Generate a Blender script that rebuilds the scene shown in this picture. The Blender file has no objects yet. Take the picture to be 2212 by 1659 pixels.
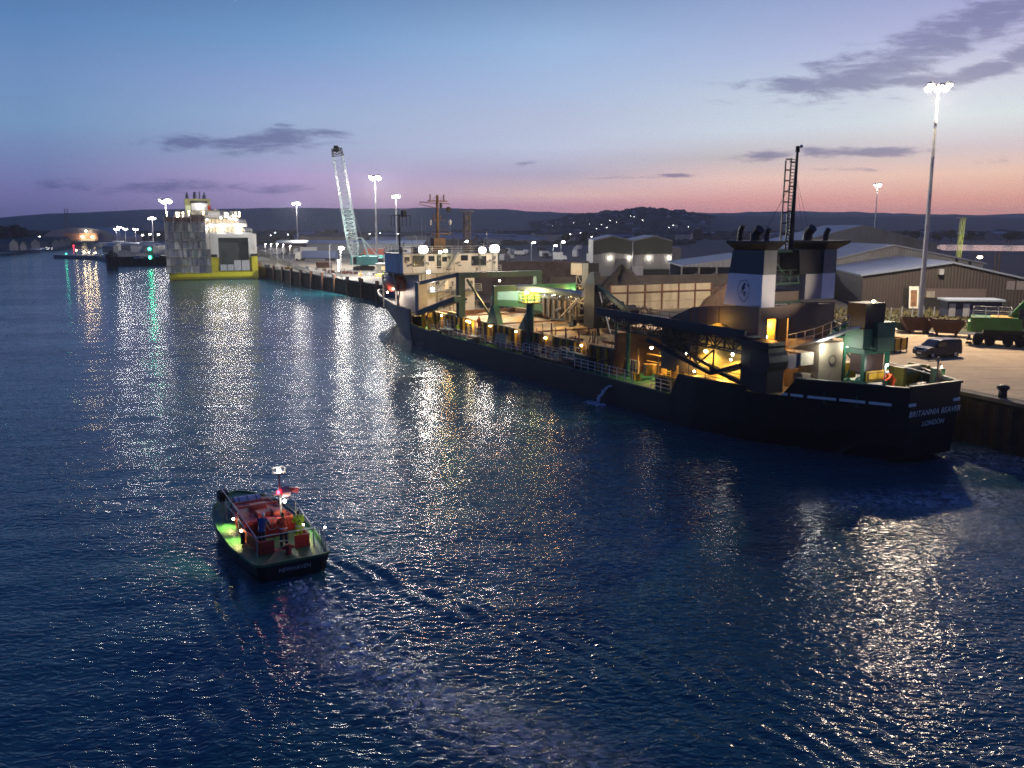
import bpy, bmesh, math, random
import numpy as np
from mathutils import Vector, Matrix, Euler
random.seed(7)
R = math.radians
sc = bpy.context.scene
COL = sc.collection

# ------------------------------------------------------------------ camera
TH = math.atan(335 / 1900)
cam_d = bpy.data.cameras.new('camera')
cam = bpy.data.objects.new('camera', cam_d)
COL.objects.link(cam)
cam.location = (0, 0, 17)
cam.rotation_euler = (math.pi / 2 - TH, 0, 0)
cam_d.sensor_width = 36
cam_d.lens = 36 * 1900 / 2212
cam_d.clip_start = .5
cam_d.clip_end = 20000
sc.camera = cam
sc.view_settings.view_transform = 'Standard'
sc.view_settings.look = 'None'
sc.view_settings.exposure = 0
sc.view_settings.gamma = 1
try:
    sc.cycles.use_denoising = True
    sc.cycles.denoiser = 'OPENIMAGEDENOISE'
    sc.cycles.denoising_input_passes = 'RGB_ALBEDO_NORMAL'
    sc.cycles.denoising_prefilter = 'NONE'
except Exception:
    pass
sc.cycles.max_bounces = 5
sc.cycles.diffuse_bounces = 2
sc.cycles.glossy_bounces = 2
sc.cycles.transmission_bounces = 2
sc.cycles.volume_bounces = 0
sc.cycles.transparent_max_bounces = 8
sc.cycles.sample_clamp_indirect = 2.5
sc.cycles.sample_clamp_direct = 26
sc.cycles.filter_width = 1.7
sc.cycles.caustics_reflective = False
sc.cycles.caustics_refractive = False
sc.cycles.use_adaptive_sampling = False

def lin(c):
    return tuple((v / 255 / 12.92) if v <= 10 else ((v / 255 + .055) / 1.055) ** 2.4 for v in c)

def ray(x, y):            # a direction of the photograph (2212 px wide)
    c, s = math.cos(TH), math.sin(TH)
    u = (x - 1106) / 1900; v = -(y - 829.5) / 1900
    return (u, c + v * s, -s + v * c)
def at(x, y, z=4.0):      # where that direction meets the level z
    d = ray(x, y); t = (z - 17) / d[2]
    return (d[0] * t, d[1] * t, z)
def far(x, y, Y):         # where it reaches the distance Y
    d = ray(x, y); t = Y / d[1]
    return (d[0] * t, Y, 17 + d[2] * t)

# ------------------------------------------------------------------ sky
W = bpy.data.worlds.new('World'); sc.world = W; W.use_nodes = True
nt = W.node_tree; nt.nodes.clear()
def N(t, **k):
    n = nt.nodes.new(t)
    for a, b in k.items(): setattr(n, a, b)
    return n
def lk(a, b): nt.links.new(a, b)
def mth(op, a, b=None, c=None, clamp=False):
    n = N('ShaderNodeMath', operation=op); n.use_clamp = clamp
    for i, v in enumerate((a, b, c)):
        if v is None: continue
        if isinstance(v, (int, float)): n.inputs[i].default_value = v
        else: lk(v, n.inputs[i])
    return n.outputs[0]
tc = N('ShaderNodeTexCoord'); sep = N('ShaderNodeSeparateXYZ'); lk(tc.outputs['Generated'], sep.inputs[0])
dx, dy, dz = sep.outputs
def ramp(fac, stops):
    r = N('ShaderNodeValToRGB'); e = r.color_ramp.elements
    while len(e) > 1: e.remove(e[-1])
    e[0].position = stops[0][0]; e[0].color = (*lin(stops[0][1]), 1)
    for p, c in stops[1:]:
        q = e.new(p); q.color = (*lin(c), 1)
    lk(fac, r.inputs[0]); return r.outputs[0]
el = mth('POWER', mth('MAXIMUM', dz, 0.0), .5)
def st(l): return [(math.sqrt(a), c) for a, c in l]
hyp = mth('SQRT', mth('ADD', mth('MULTIPLY', dx, dx), mth('MULTIPLY', dy, dy)))
az = mth('DIVIDE', dx, mth('MAXIMUM', hyp, .001))
hi_ = [(.36, (54, 100, 168)), (.5, (44, 90, 164)), (.8, (22, 52, 122)), (1, (18, 42, 104))]
SK = [(-.46, [(0, (104, 104, 150)), (.037, (110, 114, 164)), (.075, (118, 130, 180)), (.102, (115, 143, 188)), (.149, (108, 142, 197)), (.194, (88, 131, 188)), (.251, (72, 114, 170))]),
      (-.24, [(0, (150, 132, 170)), (.034, (160, 144, 184)), (.056, (168, 154, 194)), (.075, (164, 160, 200)), (.12, (152, 174, 216)), (.149, (142, 162, 215)), (.194, (110, 152, 206)), (.251, (84, 133, 188))]),
      (.05, [(0, (206, 150, 160)), (.025, (208, 156, 166)), (.037, (220, 188, 176)), (.06, (190, 168, 194)), (.088, (196, 190, 218)), (.12, (184, 190, 222)), (.149, (170, 188, 227)), (.194, (152, 180, 225)), (.251, (112, 152, 198))]),
      (.24, [(0, (228, 148, 158)), (.03, (230, 166, 152)), (.053, (232, 198, 178)), (.075, (208, 182, 188)), (.102, (208, 204, 220)), (.14, (194, 202, 226)), (.18, (172, 184, 225)), (.23, (144, 174, 218)), (.251, (132, 162, 202))]),
      (.5, [(0, (240, 150, 136)), (.03, (236, 168, 140)), (.055, (236, 196, 164)), (.08, (224, 192, 198)), (.11, (224, 218, 222)), (.15, (208, 204, 226)), (.2, (178, 184, 228)), (.251, (140, 160, 208))])]
f2 = N('ShaderNodeMapRange', interpolation_type='SMOOTHSTEP'); lk(az, f2.inputs[0]); f2.inputs[1].default_value = -.02; f2.inputs[2].default_value = .42
def cool(l): return [(z, (min(255, c[0] * (1.11 if z < .06 else 1)), min(255, c[1] * (1.07 if z < .06 else 1.08 if z < .12 else (1.03 if z < .2 else .96))), min(255, c[2] * (1.12 if z < .06 else 1.07 if z < .12 else (1.02 if z < .2 else .98))))) for z, c in l]
def soft(l): return [(z, tuple(v * .9 + .1 * (c[0] * .3 + c[1] * .5 + c[2] * .2) for v in c)) for z, c in l]
SK = [(a, soft(cool(l))) for a, l in SK]
cur = ramp(el, st(SK[0][1] + hi_))
for (a0, _), (a1, stops) in zip(SK, SK[1:]):
    fm = N('ShaderNodeMapRange'); lk(az, fm.inputs[0]); fm.inputs[1].default_value = a0; fm.inputs[2].default_value = a1
    mm = N('ShaderNodeMix', data_type='RGBA'); lk(fm.outputs[0], mm.inputs[0]); lk(cur, mm.inputs[6]); lk(ramp(el, st(stops + hi_)), mm.inputs[7]); cur = mm.outputs[2]
# eastern half of the sky, behind the camera, is already darker
mb_ = N('ShaderNodeMix', data_type='RGBA'); fb = N('ShaderNodeMapRange', interpolation_type='SMOOTHSTEP')
lk(dy, fb.inputs[0]); fb.inputs[1].default_value = .3; fb.inputs[2].default_value = -.5
back = ramp(el, st([(0, (70, 74, 120)), (.1, (66, 88, 150)), (.3, (48, 80, 148)), (1, (18, 42, 104))]))
lk(fb.outputs[0], mb_.inputs[0]); lk(cur, mb_.inputs[6]); lk(back, mb_.inputs[7])
# clouds: long thin banks low over the horizon
U = mth('DIVIDE', dx, mth('MAXIMUM', dy, .05)); V = mth('DIVIDE', dz, mth('MAXIMUM', dy, .05))
comb = N('ShaderNodeCombineXYZ'); lk(mth('MULTIPLY', U, 9), comb.inputs[0]); lk(mth('MULTIPLY', V, 42), comb.inputs[1])
nz = N('ShaderNodeTexNoise'); nz.inputs['Scale'].default_value = 1.9; nz.inputs['Detail'].default_value = 9; nz.inputs['Roughness'].default_value = .66
nz.inputs['Distortion'].default_value = .35
lk(comb.outputs[0], nz.inputs['Vector'])
clouds = [(500, 308, 150, 15, 0, 1), (600, 304, 120, 20, 4, 1.05), (700, 286, 70, 7, -3, .8), (330, 405, 300, 13, 0, .75), (620, 271, 40, 5, -2, .6),
          (1780, 182, 160, 26, 3, 1.0), (1900, 150, 160, 44, 14, .9), (1960, 112, 150, 34, 20, .9), (2080, 68, 170, 44, 24, 1.15), (2190, 18, 110, 30, 22, 1.1),
          (2130, 152, 140, 20, 16, 1.1), (1990, 172, 120, 16, 3, .9), (1830, 132, 90, 14, 8, .7), (2205, 120, 90, 24, 16, 1),
          (1650, 335, 75, 10, 2, 1.0), (1850, 328, 125, 11, 1, 1.05), (1125, 354, 26, 7, 0, .9), (1456, 379, 32, 4, 0, .8), (1840, 366, 60, 5, -2, .5), (1330, 384, 100, 4, 0, .35), (2150, 345, 60, 8, 5, .35)]
tot = None
for cx, cy, rx, ry, rot, amp in clouds:
    d = ray(cx, cy); u0, v0 = d[0] / d[1], d[2] / d[1]
    a, b = rx / 1900, ry / 1900; ca, sa = math.cos(R(rot)), math.sin(R(rot))
    du = mth('SUBTRACT', U, u0); dv = mth('SUBTRACT', V, v0)
    p = mth('MULTIPLY', mth('ADD', mth('MULTIPLY', du, ca), mth('MULTIPLY', dv, sa)), 1 / a)
    q = mth('MULTIPLY', mth('SUBTRACT', mth('MULTIPLY', dv, ca), mth('MULTIPLY', du, sa)), 1 / b)
    e = mth('MULTIPLY', mth('POWER', 2.718, mth('MULTIPLY', mth('ADD', mth('MULTIPLY', p, p), mth('MULTIPLY', q, q)), -.9)), amp)
    tot = e if tot is None else mth('MAXIMUM', tot, e)
cm = N('ShaderNodeMapRange', interpolation_type='SMOOTHSTEP')
lk(mth('ADD', tot, mth('MULTIPLY', mth('SUBTRACT', nz.outputs[0], .5), 2.9)), cm.inputs[0]); cm.inputs[1].default_value = .15; cm.inputs[2].default_value = 1.0
gate = mth('MULTIPLY', mth('MULTIPLY', cm.outputs[0], mth('GREATER_THAN', dy, .1)), mth('MINIMUM', mth('MULTIPLY', tot, 3.0), .66))
ccol = N('ShaderNodeMix', data_type='RGBA'); lk(f2.outputs[0], ccol.inputs[0]); ccol.inputs[6].default_value = (*lin((76, 84, 136)), 1); ccol.inputs[7].default_value = (*lin((100, 104, 150)), 1)
mc = N('ShaderNodeMix', data_type='RGBA'); lk(gate, mc.inputs[0]); lk(mb_.outputs[2], mc.inputs[6]); lk(ccol.outputs[2], mc.inputs[7])
# a trace of a physical twilight sky on top
skyt = N('ShaderNodeTexSky'); skyt.sky_type = 'NISHITA'; skyt.sun_disc = False; skyt.sun_elevation = R(.5); skyt.sun_rotation = R(32)
bg1 = N('ShaderNodeBackground'); lk(mc.outputs[2], bg1.inputs[0]); bg1.inputs[1].default_value = 1
bg2 = N('ShaderNodeBackground'); lk(skyt.outputs[0], bg2.inputs[0]); bg2.inputs[1].default_value = .002
ad = N('ShaderNodeAddShader'); lk(bg1.outputs[0], ad.inputs[0]); lk(bg2.outputs[0], ad.inputs[1])
ow = N('ShaderNodeOutputWorld'); lk(ad.outputs[0], ow.inputs[0])
# the sun is down: only the afterglow over the hills to the right
sd = bpy.data.lights.new('sun', 'SUN'); sd.energy = .04; sd.angle = R(14); sd.color = (1, .55, .4)
so = bpy.data.objects.new('sun', sd); COL.objects.link(so); so.location = (300, 500, 300)
so.rotation_euler = Vector((-.5, -.84, -.06)).to_track_quat('-Z', 'Y').to_euler()

# ------------------------------------------------------------------ materials
MATS = {}
def mat(name, col, rough=.6, metal=0, var=.18, scale=1.5, dirt=None, dirt_amt=.35, bump=0, spec=None, stretch=None, fine=None):
    if name in MATS: return MATS[name]
    m = bpy.data.materials.new(name); m.use_nodes = True; t = m.node_tree; b = t.nodes['Principled BSDF']
    b.inputs['Roughness'].default_value = rough; b.inputs['Metallic'].default_value = metal
    if spec is not None: b.inputs['Specular IOR Level'].default_value = spec
    tcn = t.nodes.new('ShaderNodeTexCoord'); mp = t.nodes.new('ShaderNodeMapping'); t.links.new(tcn.outputs['Object'], mp.inputs[0])
    if stretch: mp.inputs['Scale'].default_value = stretch
    n1 = t.nodes.new('ShaderNodeTexNoise'); n1.inputs['Scale'].default_value = scale; n1.inputs['Detail'].default_value = 6; n1.inputs['Roughness'].default_value = .6
    t.links.new(mp.outputs[0], n1.inputs['Vector'])
    r1 = t.nodes.new('ShaderNodeValToRGB'); e = r1.color_ramp.elements
    e[0].position = .3; e[1].position = .72
    e[0].color = (*[max(0, c * (1 - var)) for c in col], 1); e[1].color = (*[min(1, c * (1 + var)) for c in col], 1)
    t.links.new(n1.outputs[0], r1.inputs[0]); out = r1.outputs[0]
    if dirt:
        n2 = t.nodes.new('ShaderNodeTexNoise'); n2.inputs['Scale'].default_value = scale * .37; n2.inputs['Detail'].default_value = 9; n2.inputs['Roughness'].default_value = .72
        mp2 = t.nodes.new('ShaderNodeMapping'); mp2.inputs['Scale'].default_value = (1, 1, .35); mp2.inputs['Location'].default_value = (3, 7, 1)
        t.links.new(tcn.outputs['Object'], mp2.inputs[0]); t.links.new(mp2.outputs[0], n2.inputs['Vector'])
        mr = t.nodes.new('ShaderNodeMapRange'); mr.inputs[1].default_value = .5 + (.5 - dirt_amt) * .25; mr.inputs[2].default_value = .72
        t.links.new(n2.outputs[0], mr.inputs[0])
        mx = t.nodes.new('ShaderNodeMix'); mx.data_type = 'RGBA'; t.links.new(mr.outputs[0], mx.inputs[0]); t.links.new(out, mx.inputs[6]); mx.inputs[7].default_value = (*dirt, 1); out = mx.outputs[2]
    t.links.new(out, b.inputs['Base Color'])
    if bump:
        bp = t.nodes.new('ShaderNodeBump'); bp.inputs['Strength'].default_value = bump; bp.inputs['Distance'].default_value = .05
        nb = t.nodes.new('ShaderNodeTexNoise'); nb.inputs['Scale'].default_value = fine or scale * 6; nb.inputs['Detail'].default_value = 5
        t.links.new(mp.outputs[0], nb.inputs['Vector']); t.links.new(nb.outputs[0], bp.inputs['Height']); t.links.new(bp.outputs[0], b.inputs['Normal'])
    MATS[name] = m; return m
def emis(name, col, s, sample=False):
    if name in MATS: return MATS[name]
    m = bpy.data.materials.new(name); m.use_nodes = True; t = m.node_tree; t.nodes.clear()
    e = t.nodes.new('ShaderNodeEmission'); e.inputs[0].default_value = (*col, 1); e.inputs[1].default_value = s
    o = t.nodes.new('ShaderNodeOutputMaterial'); t.links.new(e.outputs[0], o.inputs[0])
    m.cycles.emission_sampling = 'AUTO' if sample else 'NONE'
    MATS[name] = m; return m
def ribbed(name, col, pitch, rough=.5, axis=0, dirt=None):       # profiled sheet
    m = mat(name, col, rough, 0, .12, .25, dirt=dirt)
    t = m.node_tree; b = t.nodes['Principled BSDF']
    if b.inputs['Normal'].is_linked: return m
    tcn = t.nodes.new('ShaderNodeTexCoord'); w = t.nodes.new('ShaderNodeTexWave'); w.bands_direction = 'XYZ'[axis]; w.inputs['Scale'].default_value = .314 / pitch
    t.links.new(tcn.outputs['Object'], w.inputs['Vector'])
    bp = t.nodes.new('ShaderNodeBump'); bp.inputs['Strength'].default_value = .6; bp.inputs['Distance'].default_value = .06
    t.links.new(w.outputs[1], bp.inputs['Height']); t.links.new(bp.outputs[0], b.inputs['Normal']); return m
RUST = (.09, .035, .018)
M = dict(
    hull=mat('hull_paint', (.007, .011, .011), .5, 0, .3, .4, dirt=(.03, .02, .015), dirt_amt=.2),
    hullblue=mat('bow_paint', (.035, .055, .1), .42, 0, .3, .5, dirt=(.05, .035, .025), dirt_amt=.3),
    green=mat('ship_green', (.02, .12, .07), .5, 0, .3, .6, dirt=RUST, dirt_amt=.3),
    dkgreen=mat('dark_green_steel', (.012, .05, .036), .55, 0, .3, .7, dirt=RUST, dirt_amt=.3),
    deckgreen=mat('deck_green', (.03, .2, .06), .55, 0, .35, .8, dirt=RUST, dirt_amt=.35, bump=.2),
    white=mat('white_paint', (.68, .66, .6), .45, 0, .1, .5, dirt=(.3, .2, .12), dirt_amt=.2),
    cream=mat('cream_paint', (.5, .4, .22), .5, 0, .2, .7, dirt=RUST, dirt_amt=.4),
    grey=mat('grey_steel', (.18, .18, .18), .5, .2, .2, .8, dirt=RUST, dirt_amt=.25),
    galv=mat('galvanised_steel', (.42, .43, .44), .45, .5, .15, 1),
    rust=mat('rusty_steel', (.14, .055, .028), .75, 0, .5, .9, dirt=(.05, .02, .015), dirt_amt=.5, bump=.3),
    brown=mat('deckhouse_brown', (.13, .095, .075), .6, 0, .2, .4, dirt=(.1, .05, .03), dirt_amt=.35),
    darksteel=mat('dark_steel', (.016, .018, .022), .55, .2, .3, .8),
    black=mat('black_paint', (.01, .01, .012), .5, 0, .3, 1),
    navy=mat('funnel_navy', (.012, .05, .075), .5, 0, .15, .4),
    funwhite=mat('funnel_white', (.82, .82, .82), .5, 0, .08, .4, dirt=(.25, .17, .1), dirt_amt=.15),
    yellow=mat('yellow_paint', (.6, .36, .03), .5, 0, .2, .9, dirt=RUST, dirt_amt=.3),
    orange=mat('orange_fabric', (.75, .12, .02), .7, 0, .1, 4),
    red=mat('red_paint', (.35, .025, .02), .45, 0, .2, .9, dirt=(.06, .01, .01)),
    lifered=mat('lifeboat_red', (.28, .045, .03), .4, 0, .15, .6, dirt=(.1, .03, .02)),
    sand=mat('wet_sand', (.3, .215, .12), .85, 0, .3, .5, dirt=(.12, .08, .05), dirt_amt=.25, bump=.7, fine=5),
    glass=mat('dark_glass', (.02, .025, .03), .12, 0, .2, 1, spec=.8),
    rubber=mat('black_rubber', (.014, .014, .014), .8, 0, .2, 3),
    concrete=mat('concrete', (.26, .25, .22), .8, 0, .25, .5, dirt=(.09, .075, .06), dirt_amt=.4, bump=.2),
    yellowhull=mat('ferry_yellow', (.62, .55, .01), .45, 0, .1, .3, dirt=(.2, .14, .02), dirt_amt=.25),
    ferrywhite=mat('ferry_white', (.62, .6, .55), .5, 0, .08, .25, dirt=(.3, .26, .2), dirt_amt=.2),
    skin=mat('skin', (.42, .23, .15), .55, 0, .08, 5),
    hivis=mat('hivis_yellow', (.5, .75, .03), .7, 0, .12, 5),
    hiorange=mat('hivis_orange', (.85, .1, .02), .7, 0, .12, 5),
    reflect=mat('reflective_tape', (.75, .78, .8), .3, .3, .05, 5),
    cloth=mat('dark_cloth', (.02, .025, .035), .8, 0, .2, 6),
    bluecloth=mat('blue_cloth', (.03, .08, .2), .8, 0, .2, 6),
    whitecap=mat('white_cap', (.6, .65, .7), .7, 0, .1, 6),
)
LAMPW = emis('lamp_white', (1, .95, .86), 55)
LAMPK = emis('lamp_cool', (.86, .93, 1), 45)
LAMPY = emis('lamp_warm', (1, .78, .42), 45)
LAMPG = emis('lamp_green', (.05, 1, .55), 14)
LAMPR = emis('lamp_red', (1, .03, .06), 18)
WARMWIN = emis('lit_cabin', (1, .72, .38), 1.1)

# ------------------------------------------------------------------ mesh helpers
class MB:
    def __init__(s, flip=False): s.bm = bmesh.new(); s.flip = flip
    def face(s, pts):
        try: return s.bm.faces.new([s.bm.verts.new(p) for p in pts])
        except Exception: return None
    def box(s, c, d, rot=None):
        x, y, z = [v / 2 for v in d]; m = Euler(rot).to_matrix() if rot else None
        vs = []
        for a in (-1, 1):
            for b in (-1, 1):
                for e in (-1, 1):
                    v = Vector((a * x, b * y, e * z)); v = m @ v if m else v
                    vs.append(s.bm.verts.new(v + Vector(c)))
        for f in ((0, 1, 3, 2), (4, 6, 7, 5), (0, 4, 5, 1), (2, 3, 7, 6), (0, 2, 6, 4), (1, 5, 7, 3)): s.bm.faces.new([vs[i] for i in f])
        return s
    def bx(s, x0, x1, y0, y1, z0, z1): return s.box(((x0 + x1) / 2, (y0 + y1) / 2, (z0 + z1) / 2), (abs(x1 - x0), abs(y1 - y0), abs(z1 - z0)))
    def frame(s, p0, p1):
        d = (Vector(p1) - Vector(p0)); L = d.length; d.normalize()
        up = Vector((0, 0, 1)) if abs(d.z) < .95 else Vector((0, 1, 0))
        a = d.cross(up).normalized(); b = a.cross(d); return d, a, b, L
    def beam(s, p0, p1, w, h=None):
        h = h or w; d, a, b, L = s.frame(p0, p1); p0, p1 = Vector(p0), Vector(p1); vs = []
        for p in (p0, p1):
            for i, j in ((-1, -1), (1, -1), (1, 1), (-1, 1)): vs.append(s.bm.verts.new(p + a * (i * w / 2) + b * (j * h / 2)))
        for f in ((3, 2, 1, 0), (4, 5, 6, 7), (0, 1, 5, 4), (1, 2, 6, 5), (2, 3, 7, 6), (3, 0, 4, 7)): s.bm.faces.new([vs[i] for i in f])
        return s
    def tube(s, p0, p1, r, r2=None, n=8, cap=True):
        r2 = r if r2 is None else r2; d, a, b, L = s.frame(p0, p1); rings = []
        for p, q in ((Vector(p0), r), (Vector(p1), r2)):
            rings.append([s.bm.verts.new(p + (a * math.cos(2 * math.pi * i / n) + b * math.sin(2 * math.pi * i / n)) * q) for i in range(n)])
        for i in range(n): s.bm.faces.new([rings[0][i], rings[0][(i + 1) % n], rings[1][(i + 1) % n], rings[1][i]])
        if cap: s.bm.faces.new(rings[0][::-1]); s.bm.faces.new(rings[1])
        return s
    def path(s, pts, r, n=6):
        for a, b in zip(pts, pts[1:]): s.tube(a, b, r, n=n)
        return s
    def loft(s, rings, cap=True, closed=True):
        vr = [[s.bm.verts.new(p) for p in r] for r in rings]; n = len(vr[0])
        for A, B in zip(vr, vr[1:]):
            for i in range(n if closed else n - 1):
                s.bm.faces.new([A[i], A[(i + 1) % n], B[(i + 1) % n], B[i]])
        if cap and closed: s.bm.faces.new(vr[0][::-1]); s.bm.faces.new(vr[-1])
        return s
    def ell(s, c, r, n=12, m=8, rot=None):
        mm = Euler(rot).to_matrix() if rot else Matrix.Identity(3); rings = []
        for j in range(1, m):
            t = math.pi * j / m
            rings.append([Vector(c) + mm @ Vector((r[0] * math.sin(t) * math.cos(2 * math.pi * i / n), r[1] * math.sin(t) * math.sin(2 * math.pi * i / n), r[2] * math.cos(t))) for i in range(n)])
        s.loft(rings); return s
    def prism(s, pts, z0, z1):     # outline in x, y
        lo = [s.bm.verts.new((p[0], p[1], z0)) for p in pts]; hi = [s.bm.verts.new((p[0], p[1], z1)) for p in pts]; n = len(pts)
        for i in range(n): s.bm.faces.new([lo[i], lo[(i + 1) % n], hi[(i + 1) % n], hi[i]])
        s.bm.faces.new(lo[::-1]); s.bm.faces.new(hi); return s
    def side(s, pts, y0, y1):      # outline in x, z pulled along y
        lo = [s.bm.verts.new((p[0], y0, p[1])) for p in pts]; hi = [s.bm.verts.new((p[0], y1, p[1])) for p in pts]; n = len(pts)
        for i in range(n): s.bm.faces.new([lo[i], lo[(i + 1) % n], hi[(i + 1) % n], hi[i]])
        s.bm.faces.new(lo[::-1]); s.bm.faces.new(hi); return s
    def end(s, pts, x0, x1):       # outline in y, z pulled along x
        lo = [s.bm.verts.new((x0, p[0], p[1])) for p in pts]; hi = [s.bm.verts.new((x1, p[0], p[1])) for p in pts]; n = len(pts)
        for i in range(n): s.bm.faces.new([lo[i], lo[(i + 1) % n], hi[(i + 1) % n], hi[i]])
        s.bm.faces.new(lo[::-1]); s.bm.faces.new(hi); return s
    def truss(s, p0, p1, w, h, n, r):   # lattice boom
        d, a, b, L = s.frame(p0, p1); p0, p1 = Vector(p0), Vector(p1)
        w0, w1 = w if isinstance(w, tuple) else (w, w); h0, h1 = h if isinstance(h, tuple) else (h, h)
        cs = []
        for k in range(n + 1):
            t = k / n; p = p0.lerp(p1, t); ww = (w0 + (w1 - w0) * t) / 2; hh = (h0 + (h1 - h0) * t) / 2
            cs.append([p + a * (i * ww) + b * (j * hh) for i, j in ((-1, -1), (1, -1), (1, 1), (-1, 1))])
        for k in range(n):
            for i in range(4):
                s.beam(cs[k][i], cs[k + 1][i], r * 1.6)
                j = (i + 1) % 4
                s.beam(cs[k][i], cs[k][j], r)
                s.beam(cs[k][i] if k % 2 else cs[k][j], cs[k + 1][j] if k % 2 else cs[k + 1][i], r)
        return s
    def rail(s, pts, h=1.05, r=.025, step=1.4, mid=2):
        for a, b in zip(pts, pts[1:]):
            a, b = Vector(a), Vector(b); L = (b - a).length; n = max(1, round(L / step))
            for k in range(n + 1):
                p = a.lerp(b, k / n); s.tube(p, p + Vector((0, 0, h)), r * 1.2, n=5)
            for m_ in range(1, mid + 2):
                o = Vector((0, 0, h * m_ / (mid + 1))); s.tube(a + o, b + o, r, n=5)
        return s
    def build(s, name, m, parent=None, smooth=False, bevel=0, solid=0, remesh=0):
        bm = s.bm
        if s.flip:
            for v in bm.verts: v.co.y = -v.co.y
        bmesh.ops.recalc_face_normals(bm, faces=bm.faces)
        if smooth:
            for f in bm.faces: f.smooth = True
        me = bpy.data.meshes.new(name); bm.to_mesh(me); bm.free()
        o = bpy.data.objects.new(name, me); COL.objects.link(o)
        me.materials.append(M[m] if isinstance(m, str) else m)
        if parent: o.parent = parent
        if remesh:
            md = o.modifiers.new('remesh', 'REMESH'); md.mode = 'VOXEL'; md.voxel_size = remesh; md.use_smooth_shade = True
        if solid:
            md = o.modifiers.new('solid', 'SOLIDIFY'); md.thickness = solid; md.offset = -1
        if bevel:
            md = o.modifiers.new('bevel', 'BEVEL'); md.width = bevel; md.segments = 2; md.limit_method = 'ANGLE'
        return o
def thing(name, label, cat, loc=(0, 0, 0), rz=0, group=None):
    o = bpy.data.objects.new(name, None); COL.objects.link(o); o.location = loc; o.rotation_euler = (0, 0, rz); o.empty_display_size = .5
    o['label'] = label; o['category'] = cat
    if group: o['group'] = group
    return o
def real_mesh(o):          # lettering becomes plain mesh
    bpy.context.view_layer.update(); dg_ = bpy.context.evaluated_depsgraph_get(); me = bpy.data.meshes.new_from_object(o.evaluated_get(dg_))
    n_ = bpy.data.objects.new(o.name, me); COL.objects.link(n_); n_.parent = o.parent; n_.matrix_local = o.matrix_local.copy(); nm = o.name; bpy.data.objects.remove(o); n_.name = nm; return n_
def tag(o, label, cat, group=None):
    o['label'] = label; o['category'] = cat
    if group: o['group'] = group
    return o
def struct(o, kind='structure'): o['kind'] = kind; return o
def copy_tree(o, parent=None):
    c = o.copy(); COL.objects.link(c); c.parent = parent
    for ch in o.children: copy_tree(ch, c)
    return c
def light(p, power, col, parent=None, r=.25, spot=None, aim=None, blend=.5):
    d = bpy.data.lights.new('lamp_light', 'SPOT' if spot else 'POINT'); d.energy = power; d.color = col; d.shadow_soft_size = r
    if spot: d.spot_size = R(spot); d.spot_blend = blend
    o = bpy.data.objects.new('lamp_light', d); COL.objects.link(o); o.location = p
    if aim: o.rotation_euler = Vector(aim).to_track_quat('-Z', 'Y').to_euler()
    if parent: o.parent = parent
    return o

# ------------------------------------------------------------------ water
def hnoise(x, y, seed):
    rs = np.random.RandomState(seed); v = np.zeros_like(x)
    for k in range(14):
        lam = rs.uniform(1.6, 7.5); a = rs.normal(0.15, .75); kx, ky = math.sin(a) / lam * 6.283, math.cos(a) / lam * 6.283
        v += np.sin(kx * x + ky * y + rs.uniform(0, 6.28)) * .0022 * lam ** .8
    return v
BO = np.array([-10.6, 40.9]); BD = np.array([-.517, .856]); BR = np.array([.856, .517])   # harbour boat: stern, heading, right
def wake(x, y):
    l = (x - BO[0]) * BD[0] + (y - BO[1]) * BD[1] - 4; s_ = (x - BO[0]) * BR[0] + (y - BO[1]) * BR[1]
    b = np.maximum(-l, 0); v = np.zeros_like(x)
    for sg in (1, -1):
        edge = 1.6 + b * .36
        d = s_ * sg - edge
        amp = np.exp(-(d / (1.0 + b * .09)) ** 2) * np.exp(-b / 26) * (b > 0) * np.minimum(b / 2, 1)
        v += amp * (.06 + .03 * np.sin(b * 1.7 + 2 * np.sin(b * .6 + d))) * np.sin((d * 1.0 + b * .3) * 6.2 + 1.2 * np.sin(b * .9) + .9 * np.sin(x * 1.3 + y * .7))
    # transverse and churned water astern
    core = np.exp(-(s_ / (1.1 + b * .09)) ** 2) * np.exp(-b / 30) * (l < -3)
    v += core * (.075 * np.sin(x * 5.1 + 2 * np.sin(y * 2.3)) * np.sin(y * 4.3 + 1.7 * np.sin(x * 1.9)) + .02 * np.sin(x * 9.3 + y * 3 + 3 * np.sin(y * 1.3)))
    return v
def eddy(x, y):       # swirls astern of the dredger, where the propeller wash comes out
    cx, cy = 38.0, 55.0
    r = np.hypot((x - cx), (y - cy) * 1.3); a = np.exp(-((r - 9) / 7) ** 2)
    return a * .018 * np.sin(x * 1.3 + 2 * np.sin(y * .6)) * np.sin(y * 1.7 + 2 * np.sin(x * .5))
xs = np.linspace(0, 1, 420); ys = np.linspace(0, 1, 560)
YY = 17 * np.exp(ys * math.log(235 / 17.)) ; 
gx = (xs[None, :] * 2 - 1) * (YY[:, None] * .72 + 6); gy = np.repeat(YY[:, None], 420, 1)
gz = hnoise(gx, gy, 3) + wake(gx, gy) + eddy(gx, gy)
fade = np.clip((235 - gy) / 120, 0, 1) * np.clip((gy - 17) / 3, 0, 1) * np.clip((1 - np.abs(xs * 2 - 1)) * 12, 0, 1)[None, :]
gz *= fade
verts = np.stack([gx, gy, gz], -1).reshape(-1, 3); nxv = 420
i0 = (np.arange(559)[:, None] * nxv + np.arange(nxv - 1)[None, :]).reshape(-1)
faces = np.stack([i0, i0 + 1, i0 + 1 + nxv, i0 + nxv], -1)
base = len(verts)
fr = [tuple(verts[0]), tuple(verts[nxv - 1]), tuple(verts[-1]), tuple(verts[-nxv])]
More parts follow.
